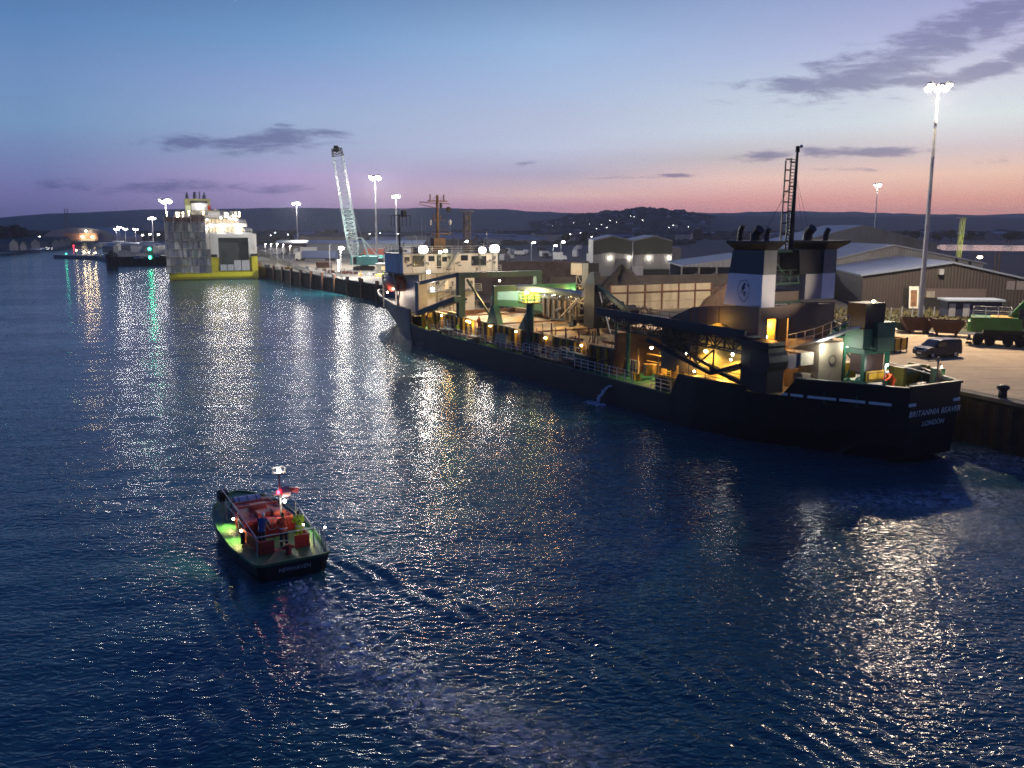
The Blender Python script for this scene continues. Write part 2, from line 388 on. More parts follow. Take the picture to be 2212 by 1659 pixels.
outer = [(-4000, -60, 0), (4000, -60, 0), (4000, 3000, 0), (-4000, 3000, 0)]
allv = [tuple(v) for v in verts] + outer
fl = [tuple(int(q) for q in f) for f in faces]
c0, c1, c2, c3 = 0, nxv - 1, len(verts) - 1, len(verts) - nxv
fl += [(base, base + 1, c1, c0), (base + 1, base + 2, c2, c1), (base + 2, base + 3, c3, c2), (base + 3, base, c0, c3)]
me = bpy.data.meshes.new('water'); me.from_pydata(allv, [], fl); me.update()
for p in me.polygons: p.use_smooth = True
water = bpy.data.objects.new('water', me); COL.objects.link(water); struct(water)
wm = bpy.data.materials.new('harbour_water'); wm.use_nodes = True; t = wm.node_tree; b = t.nodes['Principled BSDF']
b.inputs['Base Color'].default_value = (.013, .08, .105, 1); b.inputs['Roughness'].default_value = .085; b.inputs['IOR'].default_value = 1.33
tcn = t.nodes.new('ShaderNodeTexCoord')
def wn(scale, stretch, rot, detail, amp, dist=0, rough=.5):
    mp = t.nodes.new('ShaderNodeMapping'); mp.inputs['Scale'].default_value = stretch; mp.inputs['Rotation'].default_value = (0, 0, R(rot))
    t.links.new(tcn.outputs['Object'], mp.inputs[0]); n = t.nodes.new('ShaderNodeTexNoise'); n.inputs['Scale'].default_value = scale; n.inputs['Detail'].default_value = detail
    n.inputs['Distortion'].default_value = dist; n.inputs['Roughness'].default_value = rough
    t.links.new(mp.outputs[0], n.inputs['Vector']); m_ = t.nodes.new('ShaderNodeMath'); m_.operation = 'MULTIPLY'; m_.inputs[1].default_value = amp
    t.links.new(n.outputs[0], m_.inputs[0]); return m_.outputs[0], n.outputs[0]
def add(a, b_, op='ADD'):
    m_ = t.nodes.new('ShaderNodeMath'); m_.operation = op
    for i, v in enumerate((a, b_)):
        if isinstance(v, (int, float)): m_.inputs[i].default_value = v
        else: t.links.new(v, m_.inputs[i])
    return m_.outputs[0]
h1, _ = wn(.55, (.5, 1.1, 1), 8, 1, .07, .6)
h2, _ = wn(2.8, (.6, 1.15, 1), -6, 1.5, .1, .7, .55)
h3, _ = wn(7, (.7, 1.1, 1), 12, 1, .012)
_, big = wn(.035, (.6, 1.6, 1), 15, 3, 1, .8)
mr = t.nodes.new('ShaderNodeMapRange'); t.links.new(big, mr.inputs[0]); mr.inputs[1].default_value = .35; mr.inputs[2].default_value = .65; mr.inputs[3].default_value = .6; mr.inputs[4].default_value = 1.15
hs = add(add(h1, add(h2, h3)), mr.outputs[0], 'MULTIPLY')
bp = t.nodes.new('ShaderNodeBump'); bp.inputs['Strength'].default_value = 1; bp.inputs['Distance'].default_value = 1
t.links.new(hs, bp.inputs['Height']); t.links.new(bp.outputs[0], b.inputs['Normal'])
wx_, wy_ = gx, gy
def blob(cx, cy, rx, ry, rot):
    c_, s2 = math.cos(rot), math.sin(rot); u_ = ((wx_ - cx) * c_ + (wy_ - cy) * s2) / rx; v_ = (-(wx_ - cx) * s2 + (wy_ - cy) * c_) / ry; return np.exp(-u_ ** 2 - v_ ** 2)
tr_ = [(-9.9, 39.9), (-8.6, 36.6), (-6.0, 32.6), (-2.8, 29.4), (-.4, 27.4), (2.6, 25.2)]
trail = np.zeros_like(gx)
for (ax_, ay_), (bx2, by2) in zip(tr_, tr_[1:]):
    for f_ in np.linspace(0, 1, 7): k_ = tr_.index((ax_, ay_)); w_ = .7 + .28 * (k_ + f_); trail = np.maximum(trail, np.exp(-(((wx_ - ax_ - (bx2 - ax_) * f_) ** 2 + (wy_ - ay_ - (by2 - ay_) * f_) ** 2) / w_ ** 2)) * (1 - .1 * (k_ + f_)))
wash = np.clip(trail + 1.3 * blob(38, 62, 9, 2.8, -.75) + 1.1 * blob(27, 54.0, 6.5, 1.9, .08) + .5 * blob(31, 47, 6, 5, .3), 0, 1)
at_ = me.attributes.new('wash', 'FLOAT', 'POINT'); full_ = np.zeros(len(allv)); full_[:len(verts)] = wash.reshape(-1); at_.data.foreach_set('value', full_.astype(np.float32))
an_ = t.nodes.new('ShaderNodeAttribute'); an_.attribute_name = 'wash'
def mul(a_, b2): return add(a_, b2, 'MULTIPLY')
w1, w1n = wn(1.6, (1, 1, 1), 20, 5, 1, 1.6, .65)
mrf = t.nodes.new('ShaderNodeMapRange'); t.links.new(w1n, mrf.inputs[0]); mrf.inputs[1].default_value = .44; mrf.inputs[2].default_value = .64
fm_ = mul(mrf.outputs[0], an_.outputs['Fac'])
mxc = t.nodes.new('ShaderNodeMix'); mxc.data_type = 'RGBA'; t.links.new(fm_, mxc.inputs[0]); mxc.inputs[6].default_value = b.inputs['Base Color'].default_value; mxc.inputs[7].default_value = (.5, .6, .7, 1); t.links.new(mxc.outputs[2], b.inputs['Base Color'])
t.links.new(add(hs, mul(mul(w1n, an_.outputs['Fac']), .2)), bp.inputs['Height'])
me.materials.append(wm)

# ------------------------------------------------------------------ land, quay, hills
QP = [(62, 5), (50, 33), (38.6, 65), (36.4, 71), (-31.5, 209.8), (-95.2, 326.3), (-143, 448), (-158, 452), (-166, 427), (-190, 418), (-196, 440), (-215, 470), (-240, 540), (-300, 720), (-380, 900), (-420, 1250), (-330, 2400)]
def gmat(name, c1, c2, c3, s1=.08, s2=1.2, rough=.85, tracks=False):
    m = bpy.data.materials.new(name); m.use_nodes = True; t = m.node_tree; b = t.nodes['Principled BSDF']; b.inputs['Roughness'].default_value = rough
    tcn = t.nodes.new('ShaderNodeTexCoord'); out = None
    def nz(s, det, st=(1, 1, 1), rot=0):
        mp = t.nodes.new('ShaderNodeMapping'); mp.inputs['Scale'].default_value = st; mp.inputs['Rotation'].default_value = (0, 0, rot); t.links.new(tcn.outputs['Object'], mp.inputs[0])
        n = t.nodes.new('ShaderNodeTexNoise'); n.inputs['Scale'].default_value = s; n.inputs['Detail'].default_value = det; n.inputs['Roughness'].default_value = .65; t.links.new(mp.outputs[0], n.inputs[0]); return n.outputs[0]
    def mix(f, a, b_, lo=.4, hi=.62):
        r = t.nodes.new('ShaderNodeMapRange'); r.inputs[1].default_value = lo; r.inputs[2].default_value = hi; t.links.new(f, r.inputs[0])
        x = t.nodes.new('ShaderNodeMix'); x.data_type = 'RGBA'; t.links.new(r.outputs[0], x.inputs[0])
        for i, v in ((6, a), (7, b_)):
            if isinstance(v, tuple): x.inputs[i].default_value = (*v, 1)
            else: t.links.new(v, x.inputs[i])
        return x.outputs[2]
    out = mix(nz(s1, 6), c1, c2); out = mix(nz(s2, 8), out, c3, .5, .8)
    if tracks: out = mix(nz(.5, 5, (.12, 2.6, 1), R(28)), out, tuple(c * .55 for c in c1), .5, .75)
    t.links.new(out, b.inputs['Base Color'])
    bp = t.nodes.new('ShaderNodeBump'); bp.inputs['Strength'].default_value = .5; bp.inputs['Distance'].default_value = .05; t.links.new(nz(s2 * 2.5, 6), bp.inputs['Height']); t.links.new(bp.outputs[0], b.inputs['Normal'])
    return m
GM = gmat('port_ground', (.035, .034, .036), (.055, .052, .05), (.025, .028, .025), .03, .3)
SANDY = gmat('sandy_yard', (.4, .28, .165), (.48, .35, .21), (.26, .18, .11), .12, .9, tracks=True)
CONC = gmat('quay_concrete', (.12, .1, .075), (.17, .14, .105), (.07, .06, .05), .15, .8)
LAND = gmat('meadow', (.035, .045, .025), (.06, .06, .035), (.02, .03, .02), .004, .03)
east = QP + [(2600, 2400), (2600, 5)]
b_ = MB(); b_.prism(east, 0.0, 3.99); struct(b_.build('ground', GM))
west = [(-392, 681), (-442, 815), (-452, 885), (-520, 1250), (-470, 2400), (-2600, 2400), (-2600, 560), (-700, 600)]
b_ = MB(); b_.prism(west, 0.0, 2.2); struct(b_.build('far_bank', GM))
b_ = MB(); b_.prism([(-9000, 2390), (9000, 2390), (9000, 12000), (-9000, 12000)], .5, 3.9); struct(b_.build('valley_floor', LAND))
# sandy yard and the quay apron beside the ship, thin sheets over the ground
yard = [(44, 56), (37.4, 71.2), (10, 127), (16, 134), (40, 121), (49, 116), (58, 108), (62, 100), (90, 88), (90, 30), (60, 25)]
b_ = MB(); b_.face([(x, y, 4.0) for x, y in yard]); struct(b_.build('yard_pavement', SANDY))
apr = [(9.6, 127), (-31, 210.2), (-94.6, 326.6), (-120, 390), (-60, 400), (-20, 300), (5, 215), (38, 150), (15.6, 134.3)]
b_ = MB(); b_.face([(x, y, 4.004) for x, y in apr]); struct(b_.build('quay_pavement', CONC))
pr = at(2030, 655); b_ = MB(); b_.face([(47, 118, 4.008), (51, 114.8, 4.008), (58, 112.3, 4.008), (64, 112, 4.008), (68, 124, 4.008), (66, 138, 4.008), (52, 145, 4.008), (40, 150, 4.008), (38, 140, 4.008)])
struct(b_.build('grass_verge', gmat('verge', (.04, .05, .02), (.09, .075, .035), (.05, .04, .02), .3, 2)))
# tufts over the verge
rs = random.Random(5); b_ = MB()
for k in range(2600):
    x, y = rs.uniform(40, 68), rs.uniform(113, 148)
    if y < 121 - .42 * (x - 44) + .9 or y > 150 - (x - 38) * .25 or x < 41: continue
    h = rs.uniform(.15, .55) * (1.6 if rs.random() < .1 else 1); a = rs.uniform(0, 6.3); w = rs.uniform(.08, .3)
    b_.face([(x - w * math.cos(a), y - w * math.sin(a), 4.0), (x + w * math.cos(a), y + w * math.sin(a), 4.0), (x + rs.uniform(-.2, .2), y + rs.uniform(-.2, .2), 4 + h)])
struct(b_.build('rough_grass', mat('dry_grass', (.1, .085, .035), .9, 0, .5, .5)), 'stuff')

# quay wall: sheet piles with a concrete cope and timber fenders
PILE = mat('sheet_piles', (.045, .03, .022), .8, 0, .5, .8, dirt=(.02, .03, .015), dirt_amt=.5, bump=.4)
QW = thing('quay_wall', 'long dark sheet pile quay wall with a pale concrete cope, beside the moored dredger', 'quay wall')
def wall_run(pts, parent, z=3.95, cope=True, pitch=1.1):
    b = MB(); c = MB()
    for (x0, y0), (x1, y1) in zip(pts, pts[1:]):
        L = math.hypot(x1 - x0, y1 - y0); n = max(1, int(L / pitch)); ux, uy = (x1 - x0) / L, (y1 - y0) / L; nx, ny = -uy, ux
        if nx * (0 - x0) + ny * (0 - y0) < 0: nx, ny = -nx, -ny
        prev = None
        for k in range(n * 4 + 1):
            t = k / (n * 4) * L; o = (.04, .04, .34, .34)[k % 4]; p = (x0 + ux * t + nx * o, y0 + uy * t + ny * o)
            if prev: b.face([(*prev, -1), (*p, -1), (*p, z - .5), (*prev, z - .5)])
            prev = p
        if cope:
            cx, cy = (x0 + x1) / 2 + nx * .1, (y0 + y1) / 2 + ny * .1
            c.box((cx, cy, z - .02), (L, .8, .3), (0, 0, math.atan2(uy, ux)))
    b.build('sheet_piling', PILE, parent)
    if cope: c.build('cope', mat('old_cope', (.1, .09, .075), .85, 0, .3, .6), parent)
wall_run(QP[:6], QW)
fend = MB()
def along_quay(i, t):
    (x0, y0), (x1, y1) = QP[i], QP[i + 1]; return x0 + (x1 - x0) * t, y0 + (y1 - y0) * t
for i, ts in ((3, [k / 9 for k in range(10)]), (4, [k / 12 for k in range(1, 12)])):
    for t_ in ts:
        x, y = along_quay(i, t_); fend.box((x - .5, y - .3, 2.6), (.7, .8, 4.6), (0, 0, R(28)))
fend.build('fender_piles', 'rust', QW)
wall2 = thing('quay_wall', 'dark piled wall of the far pier left of the ferry, brown timber piles', 'quay wall')
wall_run([(-166, 427), (-190, 418), (-196, 440), (-215, 470)], wall2, pitch=2)
# mooring bollards
for k, (x, y, lab) in enumerate([(37.9, 67.2, 'stout dark bollard on the quay edge behind the ship stern, right of the lettered transom'), (-27.5, 201.5, 'dark bollard on the quay edge just beyond the ship bow'), (-38.5, 221.5, 'dark bollard on the quay edge between the ship bow and the crane'), (-49, 241, 'dark bollard on the quay edge below the green crane')]):
    t_ = thing('bollard', lab, 'bollard', (x + .3, y + .1, 4.0), 0, 'bollards along the quay edge')
    MB().tube((0, 0, 0), (0, 0, .75), .32, .3, 12).build('post', 'darksteel', t_, True)
    MB().ell((0, 0, .85), (.48, .48, .26), 14, 8).build('cap', 'darksteel', t_, True)

# hills
def lerp_tab(tab, x):
    if x <= tab[0][0]: return tab[0][1]
    for (a, b), (c, d) in zip(tab, tab[1:]):
        if x <= c:
            f = (x - a) / (c - a); f = f * f * (3 - 2 * f); return b + (d - b) * f
    return tab[-1][1]
def ridge(name, Y, front, backd, tab, mt, x0, x1, nx=200, rough=4, seed=1, foot=3.5):
    rs = np.random.RandomState(seed); ph = [(rs.uniform(.2, 1.4) / 400 * 6.28 * (1 + i), rs.uniform(0, 6.28), 1 / (1 + i)) for i in range(9)]
    rows = 15; vs = []; fs = []
    for j in range(rows):
        t_ = j / (rows - 1)
        for i in range(nx + 1):
            px = x0 + (x1 - x0) * i / nx
            d = ray(px, 494.5); Xc = d[0] / d[1] * Y
            h = far(px, lerp_tab(tab, px), Y)[2]
            if t_ <= .7: q = t_ / .7; yy = Y - front * (1 - q); zz = foot + (h - foot) * (q * q * (3 - 2 * q)) ** .85
            else: q = (t_ - .7) / .3; yy = Y + backd * q; zz = h - (h - foot) * q * q
            nzv = sum(a * math.sin(Xc * f + p + yy * f * .7) for f, p, a in ph) * rough * .35 * (1 - abs(t_ - .45))
            vs.append((Xc + (yy - Y) * .05, yy, max(foot - 1, zz + (nzv if t_ < .68 else nzv * .15))))
    for j in range(rows - 1):
        for i in range(nx):
            a = j * (nx + 1) + i; fs.append((a, a + 1, a + nx + 2, a + nx + 1))
    me = bpy.data.meshes.new(name); me.from_pydata(vs, [], fs); me.update()
    for p in me.polygons: p.use_smooth = True
    o = bpy.data.objects.new(name, me); COL.objects.link(o); me.materials.append(mt); return struct(o)
HM = gmat('down_grass', (.05, .06, .035), (.085, .085, .05), (.03, .045, .022), .0035, .012)
HM2 = gmat('dark_fields', (.035, .045, .03), (.06, .06, .045), (.02, .03, .018), .004, .02)
ridge('hills', 5200, 1500, 900, [(1100, 466), (1200, 463), (1400, 461), (1560, 460), (1680, 456.5), (1800, 458), (2000, 463), (2100, 465), (2212, 461), (2500, 458)], HM, 1000, 2700, 160, 6, 4)
ridge('hills', 4200, 1900, 900, [(-500, 510), (0, 488), (60, 484), (130, 476), (200, 465), (260, 459), (360, 454), (560, 451), (700, 450), (860, 452), (960, 449.5), (1060, 452), (1180, 459), (1300, 463), (1500, 468), (1800, 476), (2500, 480)], HM, -700, 1900, 240, 6, 2)
ridge('hills', 3300, 1100, 600, [(900, 494), (1200, 480), (1400, 470), (1560, 466), (1700, 467), (1900, 468), (2200, 470), (2700, 472)], HM2, 900, 2800, 200, 5, 5)
hillH = ridge('hills', 2500, 700, 500, [(980, 500), (1060, 496), (1120, 490), (1184, 482), (1250, 470), (1330, 460), (1390, 455), (1450, 458), (1510, 468), (1600, 482), (1700, 490), (1850, 497)], HM2, 980, 1850, 120, 5, 6)
# far river bend on the right
b_ = MB(); b_.face([at(1990, 528, 4.05), at(2400, 532, 4.05), at(2400, 544, 4.05), at(2040, 541, 4.05)])
struct(b_.build('river', wm))

# woods: many small leafy clumps in the air of each crown
LEAF = mat('foliage', (.03, .045, .02), .85, 0, .45, .6)
BARK = mat('bark', (.06, .045, .03), .9, 0, .3, 2)
def crown_mesh(name, rx, rz, n, leaf, seed, m=LEAF):
    rs = random.Random(seed); b = MB()
    lobes = [(rs.uniform(-.5, .5) * rx, rs.uniform(-.5, .5) * rx, rs.uniform(-.3, .5) * rz, rs.uniform(.35, .6)) for _ in range(7)]
    for k in range(n):
        lx, ly, lz, lr = rs.choice(lobes); v = Vector((rs.gauss(0, 1), rs.gauss(0, 1), rs.gauss(0, 1))).normalized() * rs.uniform(.55, 1.05)
        c = Vector((lx + v.x * rx * lr, ly + v.y * rx * lr, lz + v.z * rz * lr)); u = Vector((rs.gauss(0, 1), rs.gauss(0, 1), rs.gauss(0, .7))).normalized(); w = u.cross(Vector((rs.gauss(0, 1), rs.gauss(0, 1), 1))).normalized()
        s_ = leaf * rs.uniform(.6, 1.3); b.face([c - u * s_, c + w * s_ * .7, c + u * s_, c - w * s_ * .7])
    me = b.build(name, m); d = me.data; bpy.data.objects.remove(me); return d
CR = [crown_mesh('crown', 4, 3.6, 420, .75, s_) for s_ in (1, 2, 3)]
tb = MB(); tb.tube((0, 0, 0), (.2, .1, 3.2), .35, .2, 7); tb.tube((.1, 0, 2.6), (1.4, .4, 5), .16, .07, 5); tb.tube((.1, 0, 2.4), (-1.2, -.6, 4.8), .15, .06, 5); tb.tube((.2, .1, 3), (.1, .3, 6), .15, .05, 5)
to = tb.build('trunk', BARK); TRUNK = to.data; bpy.data.objects.remove(to)
def tree(p, s_, k, label, group=None):
    t_ = thing('tree', label, 'tree', p, random.uniform(0, 6.3), group); t_.scale = (s_, s_, s_ * random.uniform(.85, 1.1))
    a = bpy.data.objects.new('trunk', TRUNK); COL.objects.link(a); a.parent = t_
    c = bpy.data.objects.new('crown', CR[k % 3]); COL.objects.link(c); c.parent = t_; c.location = (0, 0, 5.6)
rs = random.Random(11)
for k in range(16):      # wooded bank at the far left
    px = -20 + k * 5.2 + rs.uniform(-2, 2); p = at(px, 525 + rs.uniform(-2, 6), 2.2)
    tree(p, rs.uniform(1.6, 2.4) * (1.0 if k < 13 else .6), k, 'dark tree in the clump above the green roofed houses on the far left bank', 'trees on the far left bank')
for k in range(26):      # dark line of trees behind the port
    px = rs.uniform(570, 1290); p = at(px, rs.uniform(516, 532)); tree(p, rs.uniform(.8, 1.4), k, 'dark tree in the belt between the port sheds and the downs', 'trees behind the port')
for k in range(22):
    px = rs.uniform(1480, 2260); p = at(px, rs.uniform(518, 526)); tree(p, rs.uniform(.9, 1.5), k, 'dark tree in the belt behind the grey warehouses', 'trees behind the warehouses')
wb = MB()
for k in range(1500):    # far-off woods and hedges, one mass
    if k < 500: px = rs.uniform(1150, 1540); Y = rs.uniform(1900, 2560)
    else: px = rs.uniform(60, 2250); Y = rs.choice([rs.uniform(1500, 1900), rs.uniform(1250, 1400), rs.uniform(2300, 2500)])
    d = ray(px, 494.5); X = d[0] / d[1] * Y
    if k < 500:
        h = far(px, lerp_tab([(1100, 492), (1184, 482), (1250, 470), (1330, 460), (1390, 455), (1450, 458), (1510, 468), (1560, 476)], px), 2500)[2]; q = max(0, min(1, (Y - 1800) / 700)); z = 3.5 + (h - 3.5) * (q * q * (3 - 2 * q)) ** .85
    else: z = 4
    r_ = rs.uniform(5, 11)
    wb.ell((X, Y, z + r_ * .3), (r_ * rs.uniform(1, 2), r_, r_ * rs.uniform(.5, .95)), 7, 5, (rs.uniform(-.3, .3), 0, rs.uniform(0, 3)))
for k in range(1500):    # scrub and garden trees between the town roofs
    px = rs.uniform(540, 2260); py = rs.uniform(507, 530) if px < 1500 else rs.uniform(505, 519); p = at(px, py); r_ = rs.uniform(1.4, 4)
    wb.ell((p[0], p[1], 4 + r_ * .35), (r_ * rs.uniform(1, 2.6), r_, r_ * rs.uniform(.5, .9)), 7, 5, (rs.uniform(-.3, .3), 0, rs.uniform(0, 3)))
struct(wb.build('woods', LEAF), 'stuff')

# ------------------------------------------------------------------ buildings
def gable_house(name, label, cat, p, w, d, h, rise, rz, wall, roof, group=None, bays=0, wins=0, ridge_along_x=False):
    t_ = thing(name, label, cat, p, rz, group)
    if ridge_along_x:
        MB().end([(-d / 2, 0), (d / 2, 0), (d / 2, h), (0, h + rise), (-d / 2, h)], -w / 2, w / 2).build('wall', wall, t_)
        r = MB(); r.end([(-d / 2 - .4, h - .1), (0, h + rise + .05), (d / 2 + .4, h - .1), (d / 2 + .4, h + .12), (0, h + rise + .3), (-d / 2 - .4, h + .12)], -w / 2 - .4, w / 2 + .4); r.build('roof', roof, t_)
    else:
        MB().side([(-w / 2, 0), (w / 2, 0), (w / 2, h), (0, h + rise), (-w / 2, h)], -d / 2, d / 2).build('wall', wall, t_)
        r = MB(); r.side([(-w / 2 - .4, h - .1), (0, h + rise + .05), (w / 2 + .4, h - .1), (w / 2 + .4, h + .12), (0, h + rise + .3), (-w / 2 - .4, h + .12)], -d / 2 - .4, d / 2 + .4); r.build('roof', roof, t_)
    return t_
SHGREY = ribbed('grey_sheeting', (.17, .18, .19), .6, .5, 0, (.1, .09, .08))
SHROOF = ribbed('roof_sheeting', (.2, .22, .26), 1.0, .45, 0)
SHBROWN = ribbed('brown_sheeting', (.034, .026, .027), .5, .6, 0, (.03, .035, .025))
BLUROOF = ribbed('bluish_roof', (.16, .19, .26), 1.0, .4, 1)
PALE = ribbed('pale_sheeting', (.34, .33, .3), .5, .5, 0, (.2, .18, .15))
DKSHEET = ribbed('dark_green_sheeting', (.035, .045, .035), .5, .5, 0)
# double-gabled two-tone warehouse
px0 = at(1285, 600); px1 = at(1448, 604)
wx = (px0[0] + px1[0]) / 2; wy = (px0[1] + px1[1]) / 2; ww = math.hypot(px1[0] - px0[0], px1[1] - px0[1])
zt = lambda y_: far(1300, y_, wy)[2] - 4
dg = thing('warehouse', 'tall twin gabled warehouse, dark green above and pale below, four wall lamps lit', 'warehouse', (wx, wy, 4), R(-2))
h0, hr, hm = zt(519), zt(511), zt(551); g = ww / 2
prof = [(-g, 0), (g, 0), (g, h0 - .3), (g * .55, hr), (0, h0 - .3), (-g * .5, hr), (-g, h0 - .2)]
MB().side(prof, 0, 24).build('wall', PALE, dg)
up = [(-g, hm), (-g * .55, hm + .7), (0, hm), (g * .5, hm + .3), (g, hm + .3), (g, h0 - .35), (g * .55, hr - .05), (0, h0 - .35), (-g * .5, hr - .05), (-g, h0 - .25)]
MB().side(up, -.06, .04).build('upper_cladding', DKSHEET, dg)
r = MB()
for a, b in ((prof[2], prof[3]), (prof[3], prof[4]), (prof[4], prof[5]), (prof[5], prof[6])):
    r.side([(a[0], a[1] + .02), (b[0], b[1] + .02), (b[0], b[1] + .3), (a[0], a[1] + .3)], -.4, 24.4)
r.build('roof', SHROOF, dg)
MB().tube((0, -.2, 0), (0, -.2, h0), .13).build('drainpipe', 'galv', dg)
MB().bx(-g * .45, -g * .15, -.5, -.06, 0, hm - .9).build('roller_door', 'grey', dg)
MB().bx(g * .28, g * .98, -3.2, -.06, 0, 2.6).build('lean_to', 'darksteel', dg)
MB().bx(g * .0, g * .26, -2.2, -.06, 0, 3.2).build('store_cabin', 'white', dg)
MB().bx(g + .02, g + 3.2, 6, 24, 0, h0 - 2).build('side_annex', SHGREY, dg)
for f_ in (-.57, -.08, .42, .93):
    l_ = MB().ell((g * f_, -.35, hm - .55), (.16, .16, .12), 8, 6).build('wall_lamp', LAMPW, dg)
    light((g * f_, -.6, hm - .7), 90, (1, .93, .8), dg, .12)
# low open-fronted shed behind, grey roof
a0, a1 = at(1495, 628), at(1600, 632); ax, ay = (a0[0] + a1[0]) / 2, (a0[1] + a1[1]) / 2
os_ = thing('open_shed', 'low open sided shed with braced steel frame between the twin gabled warehouse and the funnels', 'shed', (ax, ay, 4), R(-3))
g = math.hypot(a1[0] - a0[0], a1[1] - a0[1]) / 2 + 2; hs_ = far(1500, 577, ay)[2] - 4; hp = far(1600, 553, ay)[2] - 4
MB().side([(-g, hs_), (g, hs_), (g, hp), (-g, hs_ + .3)], 0, 26).build('roof', SHROOF, os_)
MB().bx(-g, g, 20, 20.4, 0, hs_ - .1).build('back_wall', PALE, os_)
for k in range(5): MB().bx(-g + k * g / 2 - .15, -g + k * g / 2 + .15, .2, .5, 0, hs_ - .02).build('post', 'grey', os_)
bb = MB()
for k in range(4): bb.beam((-g + k * g / 2, .35, hs_ * .45), (-g + (k + 1) * g / 2, .35, hs_ * .8), .1)
bb.build('bracing', 'grey', os_)
# big pale grey gable
gy = 180.; xl, xr, xa = far(1760, 590, gy)[0], far(2122, 590, gy)[0], far(1926, 590, gy)[0]; zf = lambda y_: far(1900, y_, gy)[2] - 4
gg = thing('warehouse', 'broad pale grey sheeted warehouse with a low gable, doors in its shadowed base', 'warehouse', (xa, gy, 4))
eave_l, eave_r, top, low = zf(572), zf(571), zf(531), zf(591)
MB().side([(xl - xa, low), (xr - xa, low), (xr - xa, eave_r), (0, top), (xl - xa, eave_l)], 0, 60).build('gable_cladding', SHGREY, gg)
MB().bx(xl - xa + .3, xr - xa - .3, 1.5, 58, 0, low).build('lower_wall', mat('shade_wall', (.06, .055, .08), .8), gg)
r = MB(); r.side([(xl - xa - .5, eave_l), (0, top), (0, top + .3), (xl - xa - .5, eave_l + .3)], -.4, 60); r.side([(0, top), (xr - xa + .5, eave_r), (xr - xa + .5, eave_r + .3), (0, top + .3)], -.4, 60); r.build('roof', SHROOF, gg)
for f_ in (1824, 1848, 1870): MB().bx(far(f_, 600, gy)[0] - xa - .9, far(f_, 600, gy)[0] - xa + .9, 1.3, 1.5, 0, low - .3).build('door', 'galv' if f_ == 1848 else 'grey', gg)
for f_ in (1966, 2067, 2096): MB().bx(far(f_, 560, gy)[0] - xa - .3, far(f_, 560, gy)[0] - xa + .3, -.06, .05, zf(572), zf(559)).build('vent', 'darksteel', gg)
gg2 = gable_house('warehouse', 'second grey gabled warehouse beyond the broad pale one, behind the right funnel', 'warehouse', (far(1850, 560, 250)[0], 262, 4), 42, 30, 8.6, 5.2, 0, SHGREY, SHROOF)
# dark brown shed at the right
by = 146.; xl, xr, xa = far(1871, 640, by)[0], far(2300, 640, by)[0], far(2052, 640, by)[0]; zb = lambda y_: far(2050, y_, by)[2] - 4
ds = thing('shed', 'long dark brown sheeted shed with a bluish low pitched roof behind the grass verge', 'shed', (xa, by, 4), R(-9))
e_l, e_r, top = zb(597) - .1, zb(606) - 1.6, zb(569)
MB().side([(xl - xa, 0), (xr - xa, 0), (xr - xa, e_r), (0, top), (xl - xa, e_l)], 0, 40).build('wall', SHBROWN, ds)
r = MB(); r.side([(xl - xa - .5, e_l + .02), (0, top + .02), (0, top + .3), (xl - xa - .5, e_l + .3)], -.5, 40.5); r.side([(0, top + .02), (xr - xa + .5, e_r + .02), (xr - xa + .5, e_r + .3), (0, top + .3)], -.5, 40.5); r.build('roof', BLUROOF, ds)
MB().bx(-4.6, 5.5, -.12, .02, 0, 3.3).build('sliding_door', mat('shed_door', (.08, .06, .065), .7), ds)
MB().bx(-7.4, -4.9, -.1, .02, 0, 3.4).build('doorway', 'black', ds)
wbm = MB()
for k in range(7): wbm.bx(8.6 + k * 1.5, 9.8 + k * 1.5, -.08, .02, 3.2, 4.6)
wbm.build('window', mat('dull_panes', (.14, .13, .14), .4), ds)
MB().bx(-2.2, -1.5, -.9, 0, 5.6, 6.5).build('vent_hood', 'galv', ds)
bl = at(1980, 668)
bar = thing('barrier_wall', 'low dark wall with five small pale signs along the foot of the brown shed', 'wall', (0, 0, 0))
p0, p1 = at(1880, 658), at(2160, 678); MB().beam((p0[0], p0[1] - 2, 5.0), (p1[0], p1[1] - 2, 5.0), .3, 1.9).build('wall', 'black', bar)
for px in (2068, 2092, 2120, 2148, 2174):
    q = at(px - 3, 668); f_ = (q[0] - p0[0]) / (p1[0] - p0[0]); cx, cy = p0[0] + f_ * (p1[0] - p0[0]), p0[1] + f_ * (p1[1] - p0[1]) - 2.2
    MB().box((cx, cy, 5.6), (.62, .06, .62)).build('sign_plate', 'white', bar)

# aggregate bays: concrete panels between steel posts
B0, B1, B2 = at(1190, 676), at(1440, 668), at(1438, 664)
B0 = (15.6, 140.6); B1 = (33.5, 148.6)
bay = thing('retaining_wall', 'tan panelled retaining wall of the aggregate bay with six rusty posts', 'wall')
wh = 4.1; n = 6
def wpt(f_, o=0): return (B0[0] + (B1[0] - B0[0]) * f_ + o * .3, B0[1] + (B1[1] - B0[1]) * f_ - o)
for k in range(n):
    a, b = wpt(k / n + .008), wpt((k + 1) / n - .008)
    for j in range(3): MB().beam((a[0], a[1], 4 + wh * (j + .5) / 3), (b[0], b[1], 4 + wh * (j + .5) / 3), .25, wh / 3 - .05).build('panel', mat('tan_panel', (.36, .31, .22), .8, 0, .18, .4, dirt=(.16, .12, .08)), bay)
for k in range(n + 1):
    a = wpt(k / n, .12); MB().bx(a[0] - .12, a[0] + .12, a[1] - .14, a[1] + .14, 4, 4 + wh + .1).build('post', 'rust', bay)
a, b = wpt(0, .2), wpt(1, .2); MB().beam((*a, 4 + wh * .72), (*b, 4 + wh * .72), .12, .14).build('waling', 'rust', bay)
bay2 = thing('retaining_wall', 'long dark block wall of the aggregate yard behind the tan panels', 'wall')
